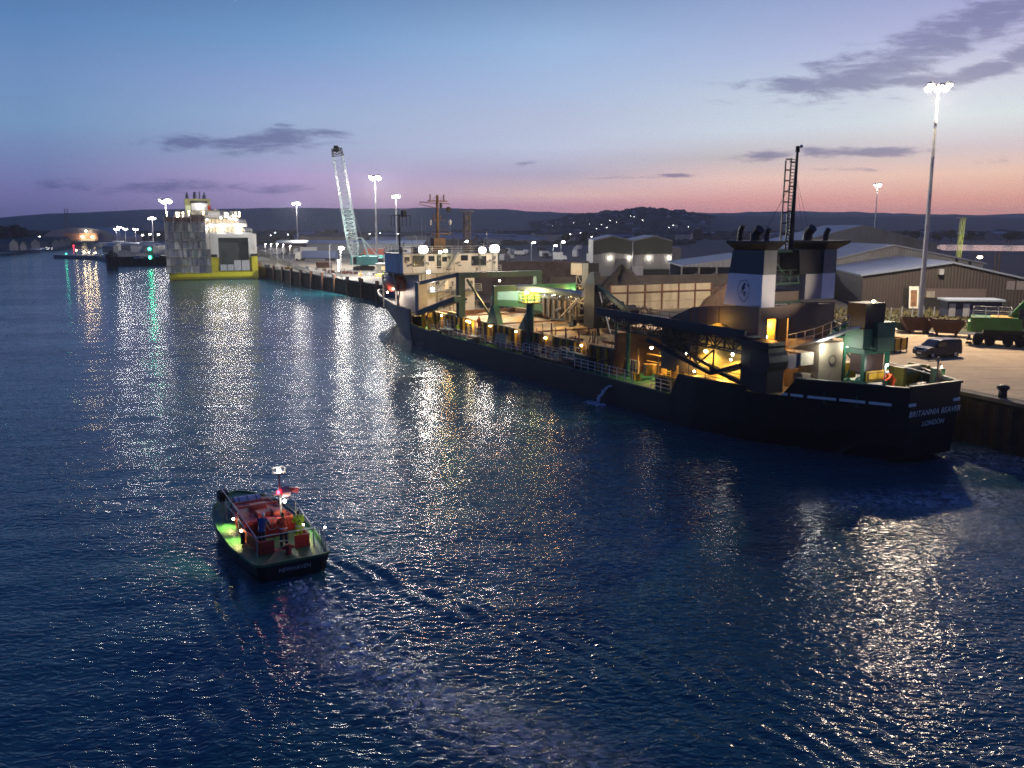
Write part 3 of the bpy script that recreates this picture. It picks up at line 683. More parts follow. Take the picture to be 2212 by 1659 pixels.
q0, q1 = (6.5, 156), (62, 176); MB().beam((q0[0], q0[1], 6.3), (q1[0], q1[1], 6.3), .6, 4.6).build('wall', mat('dark_blocks', (.07, .06, .055), .9, 0, .35, .5), bay2)
bay3 = thing('retaining_wall', 'dark weathered block wall left of the aggregate bay, beyond the ship gantries', 'wall')
MB().beam((-14, 176, 7.4), (15, 172, 7.4), .7, 6.8).build('wall', mat('weathered_blocks', (.085, .065, .06), .9, 0, .45, .8, dirt=(.13, .11, .1), dirt_amt=.4), bay3)
def heap(name, label, c, rx, ry, h, m, seed, cat='heap'):
    rs = random.Random(seed); vs = []; fs = []; n, mm = 40, 14
    for j in range(mm + 1):
        q = j / mm
        for i in range(n):
            a = 2 * math.pi * i / n; rr = q * (1 + .12 * math.sin(a * 3 + seed) + .07 * math.sin(a * 7 + seed * 2))
            z = h * max(0, 1 - q) ** .8 * (1 + .15 * math.sin(a * 2 + seed)) + rs.uniform(-.05, .05) * h * (q < 1)
            vs.append((c[0] + rx * rr * math.cos(a), c[1] + ry * rr * math.sin(a), c[2] + z))
    for j in range(mm):
        for i in range(n): fs.append((j * n + i, j * n + (i + 1) % n, (j + 1) * n + (i + 1) % n, (j + 1) * n + i))
    me = bpy.data.meshes.new(name); me.from_pydata(vs, [], fs); me.update()
    for p in me.polygons: p.use_smooth = True
    o = bpy.data.objects.new(name, me); COL.objects.link(o); me.materials.append(m); return tag(o, label, cat)
heap('gravel_heap', 'dark gravel heap showing above the tan panelled wall', (18.5, 149, 4), 8, 5.5, 6.2, mat('gravel', (.045, .04, .038), .95, 0, .4, 2, bump=.8), 3)
heap('gravel_heap', 'lower brown gravel heap between the tan wall and the deckhouse', (38, 150, 4), 9, 6, 4.6, mat('brown_gravel', (.12, .075, .05), .95, 0, .4, 2, bump=.8), 6)
sh = at(1375, 672)
hp_ = MB(); rs = random.Random(3)
for k in range(150):
    a = rs.uniform(0, 6.3); q = rs.random() ** .6; c = Vector((sh[0] + 3.2 * q * math.cos(a), sh[1] - 3 + 1.4 * q * math.sin(a), 4.1 + (1 - q) * 1.1 * rs.random()))
    hp_.box(c, (rs.uniform(.2, 1.0), rs.uniform(.05, .3), rs.uniform(.05, .3)), (rs.uniform(0, 3), rs.uniform(0, 3), rs.uniform(0, 3)))
tag(hp_.build('scrap_heap', mat('scrap', (.22, .17, .12), .6, .3, .6, 1.5)), 'tangled heap of pale scrap at the foot of the tan wall', 'heap')

# town and port sheds behind
rs = random.Random(21)
low = [('long low shed with a pale blue roof behind the crane', 690, 560, 550, 150, 30, 6.5, 1.6, BLUROOF, SHGREY),
       ('flat roofed grey block left of the crane foot beyond the trailer', 600, 640, 541, 60, 20, 6, .6, SHROOF, SHBROWN)]
gable_house('shed', low[0][0], 'shed', at(795, 548), 62, 14, 5.6, 1.2, R(-4), SHGREY, BLUROOF, ridge_along_x=True)
gable_house('shed', 'low dark shed with a lit cabin end near the trailer', 'shed', at(655, 541), 30, 12, 4.6, 1.3, R(3), SHBROWN, SHROOF, ridge_along_x=True)
k = 0
for i in range(58):
    px = rs.uniform(560, 1285) if i < 34 else rs.uniform(1300, 2240); py = rs.uniform(512, 533) if i < 34 else rs.uniform(508, 524)
    p = at(px, py); w = rs.uniform(14, 46)
    gable_house('town_building', 'low dark town building in the dusk haze beyond the port sheds' if i < 34 else 'low dark town building in the dusk haze beyond the grey warehouses', 'building', p, w, rs.uniform(9, 16), rs.uniform(4, 8), rs.uniform(1, 3), rs.uniform(-.4, .4), rs.choice([SHBROWN, SHGREY, PALE]), rs.choice([SHROOF, BLUROOF, SHBROWN]), 'town buildings beyond the port' if i < 34 else 'town buildings beyond the warehouses', ridge_along_x=True)
for i in range(64):      # houses up the hill
    px = rs.uniform(1175, 1530); q = rs.uniform(.12, .82); Y = 1800 + 700 * q
    h = far(px, lerp_tab([(1100, 492), (1184, 482), (1250, 470), (1330, 460), (1390, 455), (1450, 458), (1510, 468), (1560, 476)], px), 2500)[2]
    d = ray(px, 494.5); z = 3.5 + (h - 3.5) * (q * q * (3 - 2 * q)) ** .85
    gable_house('hillside_house', 'pale gabled house among dark trees on the wooded hill under the afterglow', 'house', (d[0] / d[1] * Y, Y, z - 1), rs.uniform(8, 16), 8, 7, 3, rs.uniform(-.5, .5), rs.choice([PALE, SHGREY]), rs.choice([SHROOF, SHBROWN]), 'houses up the wooded hill', ridge_along_x=rs.random() < .7)
# lamps scattered in the town: each a short post with a lit globe
def small_lamp(p, h, mt, label, group, r=.28, power=0, col=(1, .95, .85)):
    t_ = thing('street_lamp', label, 'street lamp', p, 0, group)
    MB().tube((0, 0, 0), (0, 0, h), .09, .06, 6).build('pole', 'galv', t_)
    MB().beam((0, 0, h), (.9, 0, h + .15), .1).build('arm', 'galv', t_)
    MB().ell((.9, 0, h + .05), (r * 1.3, r, r * .7), 10, 6).build('lantern', mt, t_)
    if power: light((.9, 0, h - .5), power, col, t_, .2)
    return t_
for i in range(26):
    px = rs.uniform(570, 1290); p = at(px, rs.uniform(513, 528)); small_lamp(p, rs.uniform(6, 9), rs.choice([LAMPW, LAMPK, LAMPY]), 'small lit street lamp in the town beyond the port sheds', 'street lamps in the town', r=.3)
for i in range(16):
    px = rs.uniform(1190, 1500); q = rs.uniform(.1, .6); Y = 1800 + 700 * q; h = far(px, lerp_tab([(1184, 482), (1250, 470), (1330, 460), (1390, 455), (1450, 458), (1510, 468)], px), 2500)[2]
    d = ray(px, 494.5); z = 3.5 + (h - 3.5) * (q * q * (3 - 2 * q)) ** .85
    small_lamp((d[0] / d[1] * Y, Y, z), 8, LAMPW, 'tiny lit lamp among the houses on the wooded hill', 'street lamps up the wooded hill', r=.42)
for px, py, lab in ((1295 / 1.1302 + 0, 0, ''),): pass
for x_, y_, lab in ((1148, 524, 'cold white yard lamp, left of the pair right of the bridge floodlights'), (1212, 523, 'cold white yard lamp, right of the pair beyond the bridge floodlights'), (1195, 531, 'cold white yard lamp, lowest of the three beyond the bridge floodlights'), (1002, 522, 'small white lamp behind the ship mast'), (2108, 556, 'small warm lamp on a leaning pole behind the brown shed')):
    z = 13; d = ray(x_, y_); Y = 330 if x_ > 1100 and x_ < 1300 else (300 if x_ < 1100 else 200); p = far(x_, y_, Y)
    small_lamp((p[0], p[1], 4), p[2] - 4, LAMPK if x_ < 2000 else LAMPY, lab, None, r=.45, power=300 if x_ < 2000 else 60)

# ------------------------------------------------------------------ floodlight masts
def flood_mast(px, ytop, Y, n, power, label, col=(1, .95, .87), base_r=.38, ground=4.0, lens=LAMPW, up=1.0, base=None, sz=1.0):
    p = far(px, ytop, Y); bx_, by_ = (base[0], base[1]) if base else (p[0], p[1])
    t_ = thing('floodlight_mast', label, 'floodlight mast', (bx_, by_, ground), 0, 'floodlight masts of the port'); h = p[2] - ground
    b = MB(); secs = 7
    for k in range(secs):
        r0 = base_r * (1 - .62 * k / secs); r1 = base_r * (1 - .62 * (k + 1) / secs); b.tube((0, 0, h * k / secs), (0, 0, h * (k + 1) / secs), r0, r1, 10, False)
        b.tube((0, 0, h * k / secs - .05), (0, 0, h * k / secs + .08), r0 * 1.25, r0 * 1.25, 10)
    b.build('pole', 'galv', t_)
    hf = MB(); hf.tube((0, 0, h - .5), (0, 0, h + .5), .45 * sz, .3 * sz, 10); 
    for k in range(n):
        a = 2 * math.pi * (k + .35) / n; hf.beam((0, 0, h), (1.15 * sz * math.cos(a), 1.15 * sz * math.sin(a), h + .15), .09)
    hf.build('head_frame', 'grey', t_)
    for k in range(n):
        a = 2 * math.pi * (k + .35) / n; kk = 1.25 if Y < 200 else .8; c = (kk * sz * math.cos(a), kk * sz * math.sin(a), h + .12 + .3 * sz * (k % 2))
        hd = MB(); hd.box(c, (.75 * sz, .75 * sz, .35 * sz), (0, R(-18), a)); hdo = hd.build('floodlight', 'galv', t_)
        ln = MB(); ln.ell((c[0] * 1.04, c[1] * 1.04, c[2] - .22 * sz), (.42 * sz, .42 * sz, .34 * sz), 12, 8, (0, R(-18), a)); ln.build('lens', lens, hdo)
    light((0, 0, h - .9 * sz), power, col, t_, .6 * sz)
    return t_
flood_mast(2028, 190, 121.64, 6, 175000, 'tallest floodlight mast, standing on the grass verge behind the dark van, head blazing', col=(1, .8, .56), base=(56.5, 121.6), sz=1.0)
flood_mast(1896, 400, 352, 4, 9000, 'slim floodlight mast behind the grey warehouses under the orange sky', col=(1, .93, .82), base_r=.34, sz=1.3)
flood_mast(810, 384, 310, 6, 230000, 'brightest floodlight mast, just right of the lattice crane', sz=1.7, base_r=.42)
flood_mast(855, 424, 440, 4, 60000, 'floodlight mast right of the brightest one, near the ship bow', sz=1.7, base_r=.42)
flood_mast(640, 439, 600, 4, 120000, 'floodlight mast alone between the ferry and the lattice crane', sz=2.3, base_r=.5)
flood_mast(357, 434, 470, 6, 26000, 'floodlight mast rising behind the ferry port side, big glare', sz=2.6, base_r=.5, base=None)
flood_mast(328, 471, 620, 4, 20000, 'floodlight mast left of the ferry, second from it', sz=2.0, base_r=.5)
for px, yt, Y, lab in ((251, 495, 620, 'low port mast with three lamps, leftmost of the far left cluster'), (257, 490, 700, 'low port mast in the far left cluster, tallest of the group'), (270, 494, 640, 'low port mast with an orange tinged lamp in the far left cluster'), (292, 495, 600, 'low port mast between the far left cluster and the mast by the ferry')):
    flood_mast(px, yt, Y, 3, 3500, lab, sz=1.5, base_r=.3)
for px, yt, Y, lab in ((305, 508, 560, 'short lamp post over the car park left of the ferry'), (321, 506, 540, 'short lamp post above the lit kiosks left of the ferry'), (339, 507, 520, 'short lamp post nearest the ferry on its left side'), (99, 511, 880, 'bright pair lamp on the far bank left of the domed building'), (107, 511, 860, 'bright lamp on the far bank right beside its twin, left of the domed building'), (83, 508, 900, 'faint lamp on the far bank above the trees'), (66, 516, 760, 'yellowish lamp low on the far bank by the water')):
    p = far(px, yt, Y); small_lamp((p[0], p[1], 4 if px > 200 else 2.2), p[2] - 4, LAMPW if px != 66 else LAMPY, lab, None, r=.5 if px > 200 else .7, power=500)
# lamps on the near quay
def quay_lamp(px, ytop, pxb, yb, power, label, lens=LAMPW, r=.3, col=(1, .95, .86)):
    g = at(pxb, yb); p = far(px, ytop, g[1]); h = p[2] - 4
    t_ = thing('quay_lamp', label, 'quay lamp', g, 0, 'lamp posts along the quay')
    MB().tube((0, 0, 0), (0, 0, h), .12, .07, 8).build('pole', 'galv', t_)
    MB().tube((0, 0, 0), (0, 0, .3), .25, .22, 8).build('base', 'concrete', t_)
    MB().box((.25, 0, h + .03), (.8, .35, .16)).build('lantern', 'grey', t_)
    if power: MB().ell((.25, -.05, h - .12), (r, r, r * .6), 10, 6).build('lens', lens, t_); light((.2, -.2, h - .95), power, col, t_, r * 1.1)
quay_lamp(733.8, 535, 737.6, 601, 34000, 'blazing quay lamp left of the crane foot, near the cabin', r=.75)
quay_lamp(762.5, 516, 762.5, 593, 0, 'tall unlit lamp post in front of the crane boom foot')
quay_lamp(713, 529, 713.5, 592, 0, 'unlit lamp post left of the blazing quay lamp')
for i, (px, yt, yb) in enumerate(((574, 527, 558), (586, 527, 560), (599.5, 526, 571), (612, 528, 561), (553, 527, 556), (543, 524, 553), (627, 531, 562))):
    quay_lamp(px, yt, px, yb, 1500 if i in (0, 2, 4, 5) else 500, ['slim lit quay lamp, third right of the ferry', 'slim quay lamp between the third and the tall one right of the ferry', 'tall slim quay lamp nearest the water, right of the ferry', 'slim quay lamp left of the trailer cab', 'slim quay lamp second from the ferry stern', 'slim quay lamp touching the ferry edge in view', 'slim quay lamp in front of the trailer tractor'][i], r=.28)

# ------------------------------------------------------------------ lattice crane
cb = at(768, 590)
cr = thing('lattice_crane', 'green crawler crane with a long raised lattice boom, standing on the quay', 'crane', (-47.5, 285, 4), 0)
CRG = mat('crane_green', (.04, .3, .28), .5, 0, .15, .5, dirt=RUST, dirt_amt=.15)
BOOMM = mat('boom_paint', (.6, .74, .7), .5, 0, .12, .5)
for y_ in (-1.9, 1.9):
    MB().side([(-3.2, .35), (-2.8, 0), (2.8, 0), (3.2, .35), (3.2, .9), (2.7, 1.25), (-2.7, 1.25), (-3.2, .9)], y_ - .45, y_ + .45).build('crawler_track', 'rubber', cr)
MB().tube((0, 0, 1.0), (0, 0, 1.6), 1.4, 1.3, 16).build('turntable', 'darksteel', cr)
MB().bx(-2.5, 4.6, -1.6, 1.6, 1.6, 4.4).build('machinery_house', CRG, cr, bevel=.1)
MB().bx(4.6, 6.0, -1.5, 1.5, 1.4, 3.8).build('counterweight', 'darksteel', cr, bevel=.1)
MB().bx(-3.6, -2.1, -1.9, -.5, 1.9, 4.2).build('cab', 'glass', cr, bevel=.08)
tip = far(727, 320, 281); tip = (tip[0] + 47.5, -4, tip[2] - 4); foot = (-2.6, -.6, 3.2)
mid = tuple(foot[i] + (tip[i] - foot[i]) * .12 for i in range(3)); hi = tuple(foot[i] + (tip[i] - foot[i]) * .93 for i in range(3))
b = MB(); b.truss(foot, mid, (1.2, 3.1), (1.2, 2.6), 3, .14); b.truss(mid, hi, (3.1, 3.1), (2.6, 2.6), 24, .1); b.build('boom', BOOMM, cr)
b = MB(); b.truss(hi, tip, (3.1, 2.6), (2.6, 2.2), 3, .14); b.box((tip[0], tip[1], tip[2] - .4), (1.7, 1.2, 1.4)); b.tube((tip[0] - .6, tip[1] - .9, tip[2]), (tip[0] + .6, tip[1] - .9, tip[2]), .7, n=12); b.build('boom_head', 'darksteel', cr)
gp = far(783, 514, 286); g_ = (gp[0] + 47.5, .5, gp[2] - 4)
b = MB(); b.beam((1.5, -.8, 4.2), (g_[0], g_[1] - .8, g_[2]), .22); b.beam((1.5, .8, 4.2), (g_[0], g_[1] + .8, g_[2]), .22); b.beam((4.5, 0, 4.2), g_, .18); b.beam((g_[0] - 3.4, g_[1], g_[2] + .1), g_, .25); b.build('gantry', BOOMM, cr)
b = MB(); e_ = tuple(foot[i] + (tip[i] - foot[i]) * .62 for i in range(3))
for o in (-.7, .7): b.beam((e_[0] + .8, e_[1] + o, e_[2]), (g_[0], g_[1] + o, g_[2]), .05)
b.build('pendant', 'galv', cr)
b = MB()
for o in (-.6, .2): b.beam((tip[0] + 1.0, tip[1] + o, tip[2]), (g_[0] - 2.5, g_[1] + o, g_[2]), .03)
b.build('hoist_rope', 'galv', cr)
light((-6.5, -9, 3.5), 26000, (.95, 1, .97), cr, .4, 60, (foot[0] + .42 * (tip[0] - foot[0]) + 6.5, 7, 20), .9)
MB().ell((-6.5, -9, 3.3), (.3, .3, .3), 8, 6).tube((-6.5, -9, 0), (-6.5, -9, 3.2), .08).build('work_lamp', LAMPW, cr)
MB().path([(4.0, 1.6, 4.4), (4.0, 1.6, 5.4), (-1, 1.6, 5.4), (-1, 1.6, 4.4)], .04).build('handrail', 'yellow', cr)

# containers, trailers and clutter on the quay
def container(p, rz, L, m, label, h=2.6, w=2.4):
    t_ = thing('container', label, 'container', p, rz)
    MB().bx(-L / 2, L / 2, -w / 2, w / 2, .12, h).build('body', m, t_)
    b = MB()
    for x in (-L / 2, L / 2):
        for y in (-w / 2, w / 2): b.bx(x - .08, x + .08, y - .08, y + .08, 0, h + .04)
    b.build('frame', 'darksteel', t_)
    b = MB()
    for k in range(4): b.tube((L / 2 + .06, -w / 2 + .4 + k * .53, .3), (L / 2 + .06, -w / 2 + .4 + k * .53, h - .2), .03, n=5)
    b.build('door_bar', 'galv', t_)
    return t_
TEAL = ribbed('teal_container', (.02, .22, .2), .3, .5, 0)
container(at(808, 571), R(-5), 8, TEAL, 'teal container on the quay right of the crane', 3.4, 3)
container(at(811, 566), R(-5), 8.4, ribbed('dark_red_container', (.16, .03, .02), .3, .5, 0), 'dark red container behind the teal one by the crane', 5.2, 3)
container(at(780, 572), R(0), 7, TEAL, 'second teal container half hidden behind the crane foot', 3.0, 2.6)
container(at(700, 579), R(8), 5, 'rust', 'small rusty box container on the quay in front of the trailer', 2.0, 2)
container(at(600, 549), R(3), 9, 'white', 'white container right of the ferry in front of the dark shed', 3, 2.6)
container(at(573, 552), R(12), 7, 'grey', 'grey container between the ferry and the slim lamps', 2.8, 2.4)
def trailer(p, rz, body, label, L=14.5):
    t_ = thing('trailer_lorry', label, 'lorry', p, rz)
    MB().bx(0, L, -1.3, 1.3, 1.15, 4.1).build('curtain_body', body, t_, bevel=.05)
    MB().bx(.2, L - .2, -.6, .6, .85, 1.15).build('chassis', 'black', t_)
    MB().side([(-3.3, .5), (-1.0, .5), (-1.0, 3.5), (-1.6, 3.7), (-2.9, 3.4), (-3.3, 2.0)], -1.2, 1.2).build('cab', 'ferrywhite', t_, bevel=.06)
    MB().side([(-3.32, 2.05), (-2.95, 3.2), (-2.85, 3.2), (-3.2, 2.05)], -1.05, 1.05).build('windscreen', 'glass', t_)
    for x in (-2.5, -.4, L - 4.2, L - 2.9, L - 1.6):
        for y in (-1.05, 1.05): MB().tube((x, y - .17, .5), (x, y + .17, .5), .5, n=14).build('wheel', 'rubber', t_)
    return t_
pl, pr_ = at(656, 563), at(741, 565); trailer((pl[0], pl[1], 4), math.atan2(pr_[1] - pl[1], pr_[0] - pl[0]) * .3, mat('curtain_blue', (.09, .12, .22), .5, 0, .08, .4), 'long lorry with a blue curtain sided trailer parked on the quay left of the crane')
for i, (px, py) in enumerate(((560, 548), (649, 552), (840, 560), (620, 549), (868, 557))):
    t_ = trailer(at(px, py), rs.uniform(-.3, .3), ['grey', 'ferrywhite', 'darksteel', 'brown', 'ferrywhite'][i], ['grey trailer beside the ferry stern ramp area, partly behind slim lamps', 'white lorry cab and trailer end left of the blue curtain trailer', 'dark lorry behind the quay fence right of the crane', 'brown lorry behind the slim quay lamps', 'pale lorry far behind the ship bow'][i], L=8)
# clutter near the crane: cabins, fence hoops
cab = thing('site_cabin', 'pale site cabin behind the railings beside the ship bow', 'cabin', at(838, 592), R(-8))
MB().bx(-3, 3, -1.5, 1.5, .2, 3.0).build('wall', 'concrete', cab, bevel=.04); MB().bx(-3.2, 3.2, -1.7, 1.7, 3.0, 3.15).build('roof', 'white', cab); MB().bx(-1.5, -.4, -1.54, -1.49, 1.2, 2.3).build('window', WARMWIN, cab); MB().bx(1, 1.9, -1.54, -1.49, .2, 2.3).build('door', 'grey', cab)
def fence_run(a, b_, label, h=1.1):
    o = MB(); o.rail([(*a[:2], 4), (*b_[:2], 4)], h, .035, 2.0, 1); f_ = thing('quay_fence', label, 'fence', (0, 0, 0)); o.build('railing', 'galv', f_)
fence_run(at(700, 600), at(772, 610), 'pale railing on the quay below the blazing lamp')
fence_run(at(775, 599), at(838, 607), 'pale railing between the crane foot and the ship bow')
fence_run(at(560, 572), at(700, 590), 'long low railing along the quay edge right of the ferry', .9)
rs = random.Random(9)
for k in range(14):
    px = 560 + k * 20 + rs.uniform(-5, 5); py = 577 + k * 2.0 + rs.uniform(-6, -1); p = at(px, py); c_ = MB()
    L_ = rs.uniform(.8, 2.6); c_.box((p[0], p[1], 4 + rs.uniform(.3, .5)), (L_, rs.uniform(.7, 1.6), rs.uniform(.6, 1.0)), (0, 0, rs.uniform(0, 3)))
    c_.tube((p[0], p[1], 4), (p[0], p[1], 5.5), .1)
    tag(c_.build('quay_crate', rs.choice(['rust', 'grey', 'yellow', 'concrete'])), 'small crate with an upright peg on the quay apron between ferry and crane', 'crate', 'crates along the quay apron')
# a gangway truss lying at the quay edge near the lamps
gw = thing('gangway', 'dark gangway ramp leaning down to the quay in front of the slim lamps', 'gangway', (0, 0, 0)); a, b_ = at(600, 555), at(665, 592)
MB().truss((a[0], a[1] - 45, 9), (b_[0], b_[1], 4.6), 1.2, 1.0, 8, .1).build('truss', 'darksteel', gw)

# ------------------------------------------------------------------ the sandy yard at the right
van_p = ((42.04 + 45.4) / 2 + .3, 89.9, 4.008)
van = thing('van', 'dark blue panel van parked alone on the sandy yard, nose towards the ship', 'van', (43.9, 90.0, 4.008), R(200))
VP = mat('van_paint', (.012, .018, .04), .22, .3, .1, 1)
Lv, wv = 4.7, .88
prof = [(2.35, .35), (2.38, .75), (2.2, 1.02), (1.35, 1.18), (.55, 1.78), (.2, 1.86), (-2.1, 1.84), (-2.3, 1.7), (-2.38, .9), (-2.35, .32)]
bm_ = MB(); rings = []
for y_, k in ((-.92, 0), (-.9, 1), (.9, 1), (.92, 0)):
    rings.append([(x, (y_ * (1 - .1 * max(0, (z - 1.0))) if 1 else y_), z if k else .35 + (z - .35) * .96) for x, z in prof])
bm_.loft(rings).build('body', VP, van, bevel=.06)
MB().face; w_ = MB(); w_.loft([[(1.42, -.74, 1.2), (.6, -.68, 1.76), (.6, .68, 1.76), (1.42, .74, 1.2)], [(1.36, -.74, 1.14), (.5, -.68, 1.72), (.5, .68, 1.72), (1.36, .74, 1.14)]]); w_.build('windscreen', 'glass', van)
for y_ in (-1, 1):
    MB().side([(1.15, 1.18), (.6, 1.62), (-.25, 1.66), (-.25, 1.18)], y_ * .86, y_ * .905).build('side_window', 'glass', van)
    MB().ell((2.22, y_ * .68, .82), (.14, .2, .11), 10, 6).build('headlight', 'galv', van)
    MB().box((1.0, y_ * 1.02, 1.2), (.12, .2, .2)).build('wing_mirror', VP, van, bevel=.03)
    MB().box((-2.36, y_ * .78, 1.1), (.06, .14, .5)).build('tail_light', 'red', van)
    for x in (1.5, -1.5):
        wh_ = MB().tube((x, y_ * .74, .33), (x, y_ * .93, .33), .33, n=18).build('wheel', 'rubber', van); MB().tube((x, y_ * .925, .33), (x, y_ * .945, .33), .2, n=12).build('rim', 'galv', wh_)
MB().box((2.37, 0, .5), (.04, .52, .12)).build('number_plate', 'white', van)
MB().box((2.36, 0, .72), (.05, .9, .12)).build('grille', 'black', van)
MB().box((0, 0, .2), (4.2, 1.5, .2)).build('underside', 'black', van)

ycr = thing('crate', 'yellow steel crate with an open top on the yard beside the green stern tower', 'crate', (40.9, 94.0, 4.008), R(35))
for a, b_, c_, d_ in ((-1.1, 1.1, -1.0, -.92), (-1.1, 1.1, .92, 1.0), (-1.1, -1.02, -.92, .92), (1.02, 1.1, -.92, .92)): MB().bx(a, b_, c_, d_, .25, 1.5).build('side_panel', 'yellow', ycr)
MB().bx(-1.0, 1.0, -.9, .9, .2, .3).build('base', 'darksteel', ycr)
rb = MB()
for x in (-1.15, 0, 1.15):
    for y_ in (-1.05, 1.05): rb.bx(x - .06, x + .06, y_ - .05, y_ + .05, 0, 1.56)
rb.build('frame', 'darksteel', ycr)

# material handler
ex = thing('excavator', 'green wheeled material handler on the yard, boom raised past the frame edge', 'excavator', (55.3, 99.3, 4.008), R(-28))
EXG = mat('excavator_green', (.045, .2, .03), .4, 0, .15, .7, dirt=(.05, .06, .03), dirt_amt=.3)
b = MB(); b.prism([(-3.0, -1.4), (-2.6, -1.55), (2.2, -1.5), (2.2, 1.5), (-2.6, 1.55), (-3.0, 1.4)], 1.75, 3.2); b.build('body', EXG, ex, bevel=.08)
MB().prism([(-3.3, -1.3), (-2.9, -1.5), (-1.7, -1.52), (-1.7, 1.52), (-2.9, 1.5), (-3.3, 1.3)], 1.5, 2.7).build('counterweight', EXG, ex, bevel=.1)
MB().bx(-1.6, 2.6, -.7, .9, 1.25, 1.75).build('slew_ring', 'black', ex)
MB().bx(-2.4, 2.4, -1.1, 1.1, .6, 1.2).build('chassis', 'black', ex)
MB().bx(-1.0, 1.2, -1.5, 1.5, 3.2, 3.26).build('deck_plate', 'yellow', ex)
for x in (-2.1, -.9, .9, 2.1):
    for y_ in (-1.2, 1.2): MB().tube((x, y_ - .25, .55), (x, y_ + .25, .55), .55, n=18).build('wheel', 'rubber', ex)
for x in (-3.0, 3.0):
    b = MB(); b.beam((x, -1.9, .8), (x, 1.9, .8), .3); b.box((x, -1.95, .3), (.6, .5, .25)); b.box((x, 1.95, .3), (.6, .5, .25)); b.build('outrigger', 'darksteel', ex)
MB().rail([(-2.8, -1.4, 3.2), (1.0, -1.4, 3.2), (1.0, 1.4, 3.2), (-2.8, 1.4, 3.2), (-2.8, -1.4, 3.2)], 1.0, .03, 1.3, 1).build('handrail', 'galv', ex)
MB().side([(1.6, 2.2), (3.2, 2.2), (3.3, 3.1), (2.8, 4.2), (1.7, 4.2)], -1.5, -.45).build('cab', 'glass', ex, bevel=.04)
MB().side([(1.5, 2.0), (3.3, 2.0), (3.3, 2.2), (1.5, 2.2)], -1.52, -.43).build('cab_floor', EXG, ex)
b = MB(); b.side([(.5, 3.0), (1.6, 2.6), (4.4, 5.6), (7.6, 8.0), (7.2, 8.8), (3.3, 6.6)], -.2, .65); b.build('boom', EXG, ex, bevel=.05)
b = MB(); b.side([(7.8, 8.2), (8.5, 7.9), (10.6, 3.4), (10.1, 3.2)], -.05, .5); b.build('dipper_arm', EXG, ex, bevel=.04)
for y_ in (-.35, .8): MB().tube((2.2, y_, 2.4), (3.6, y_, 3.9), .14).tube((3.6, y_, 3.9), (4.6, y_, 5.2), .09).build('hydraulic_ram', 'galv', ex)
MB().ell((10.4, .2, 2.5), (.7, .7, .9), 10, 8).build('grab', 'darksteel', ex)

SKB = mat('skip_brown', (.06, .025, .016), .8, 0, .4, 1, dirt=(.03, .02, .015))
def skip(p, rz, label, L=5.2):
    t_ = thing('skip', label, 'skip', p, rz)
    b = MB(); o = [(-L / 2, 1.9), (L / 2, 1.9), (L / 2 - .8, .5), (-L / 2 + .8, .5)]
    for y0, y1 in ((-1.2, -1.1), (1.1, 1.2)): b.side(o, y0, y1)
    b.build('side_panel', SKB, t_)
    MB().side([(-L / 2, 1.9), (-L / 2 + .1, 1.9), (-L / 2 + .9, .5), (-L / 2 + .8, .5)], -1.1, 1.1).side([(L / 2 - .1, 1.9), (L / 2, 1.9), (L / 2 - .8, .5), (L / 2 - .9, .5)], -1.1, 1.1).build('end_panel', SKB, t_)
    MB().bx(-L / 2 + .8, L / 2 - .8, -1.1, 1.1, .42, .52).build('base', 'rust', t_)
    MB().bx(-1.2, -.9, -1, 1, 0, .42).bx(.9, 1.2, -1, 1, 0, .42).build('leg', 'darksteel', t_)
skip((53.6, 108.0, 4.008), R(-25), 'rust brown skip, nearer of two, beside the green material handler', 4.2)
skip((51.4, 111.2, 4.008), R(-12), 'rust brown skip behind its neighbour at the end of the dark steel trough', 4.2)
tr = thing('steel_trough', 'long low dark green steel trough at the edge of the grass verge', 'trough', (48.3, 114.0, 4.008), R(-20))
MB().side([(-3.8, .15), (3.8, .15), (3.8, 1.05), (-3.8, 1.05)], -.5, -.42).side([(-3.8, .15), (3.8, .15), (3.8, 1.05), (-3.8, 1.05)], .42, .5).build('side_panel', 'dkgreen', tr); MB().bx(-3.8, 3.8, -.42, .42, .1, .18).build('base', 'darksteel', tr)
MB().beam((.2, -.5, 1.1), (1.6, -2.4, .3), .18).build('prop', 'galv', tr)
bcab = thing('site_cabin', 'dark blue cabin with a pale flat roof between the brown shed and the green handler', 'cabin', (68.5, 131.5, 4.008), R(-6))
MB().bx(-3.8, 3.8, -1.6, 1.6, .15, 2.5).build('wall', mat('cabin_blue', (.012, .018, .05), .6), bcab); MB().bx(-4.1, 4.1, -2.0, 2.0, 2.5, 2.75).build('roof', mat('pale_roof', (.3, .36, .45), .4), bcab)
for x in (-3.6, -1.6): MB().bx(x, x + .9, -1.66, -1.6, .2, 2.1).build('door', 'galv', bcab)
board = thing('sign_board', 'white framed board with an orange picture leaning by the shed doorway', 'sign', (66.1, 145.0, 4.008), R(-6))
MB().box((0, 0, 1.9), (1.5, .08, 3.6), (R(-8), 0, 0)).build('panel', 'white', board); MB().box((0, -.07, 1.75), (1.0, .04, 2.7), (R(-8), 0, 0)).build('picture', mat('orange_picture', (.2, .1, .05), .7, 0, .6, 1.5), board)
board2 = thing('sign_board', 'plain pale upright board right of the tall mast foot', 'sign', (69.3, 146.0, 4.008), R(-6))
MB().box((0, 0, 1.5), (1.3, .1, 2.7)).build('panel', 'concrete', board2); MB().tube((-.5, .1, 0), (-.5, .1, 1), .06).tube((.5, .1, 0), (.5, .1, 1), .06).build('leg', 'galv', board2)
car = thing('car', 'small white car parked by the pale door of the grey warehouse', 'car', (72.2, 176.5, 4.0), R(168)); car.scale = (1, 1, 1)
b = MB(); rings = []
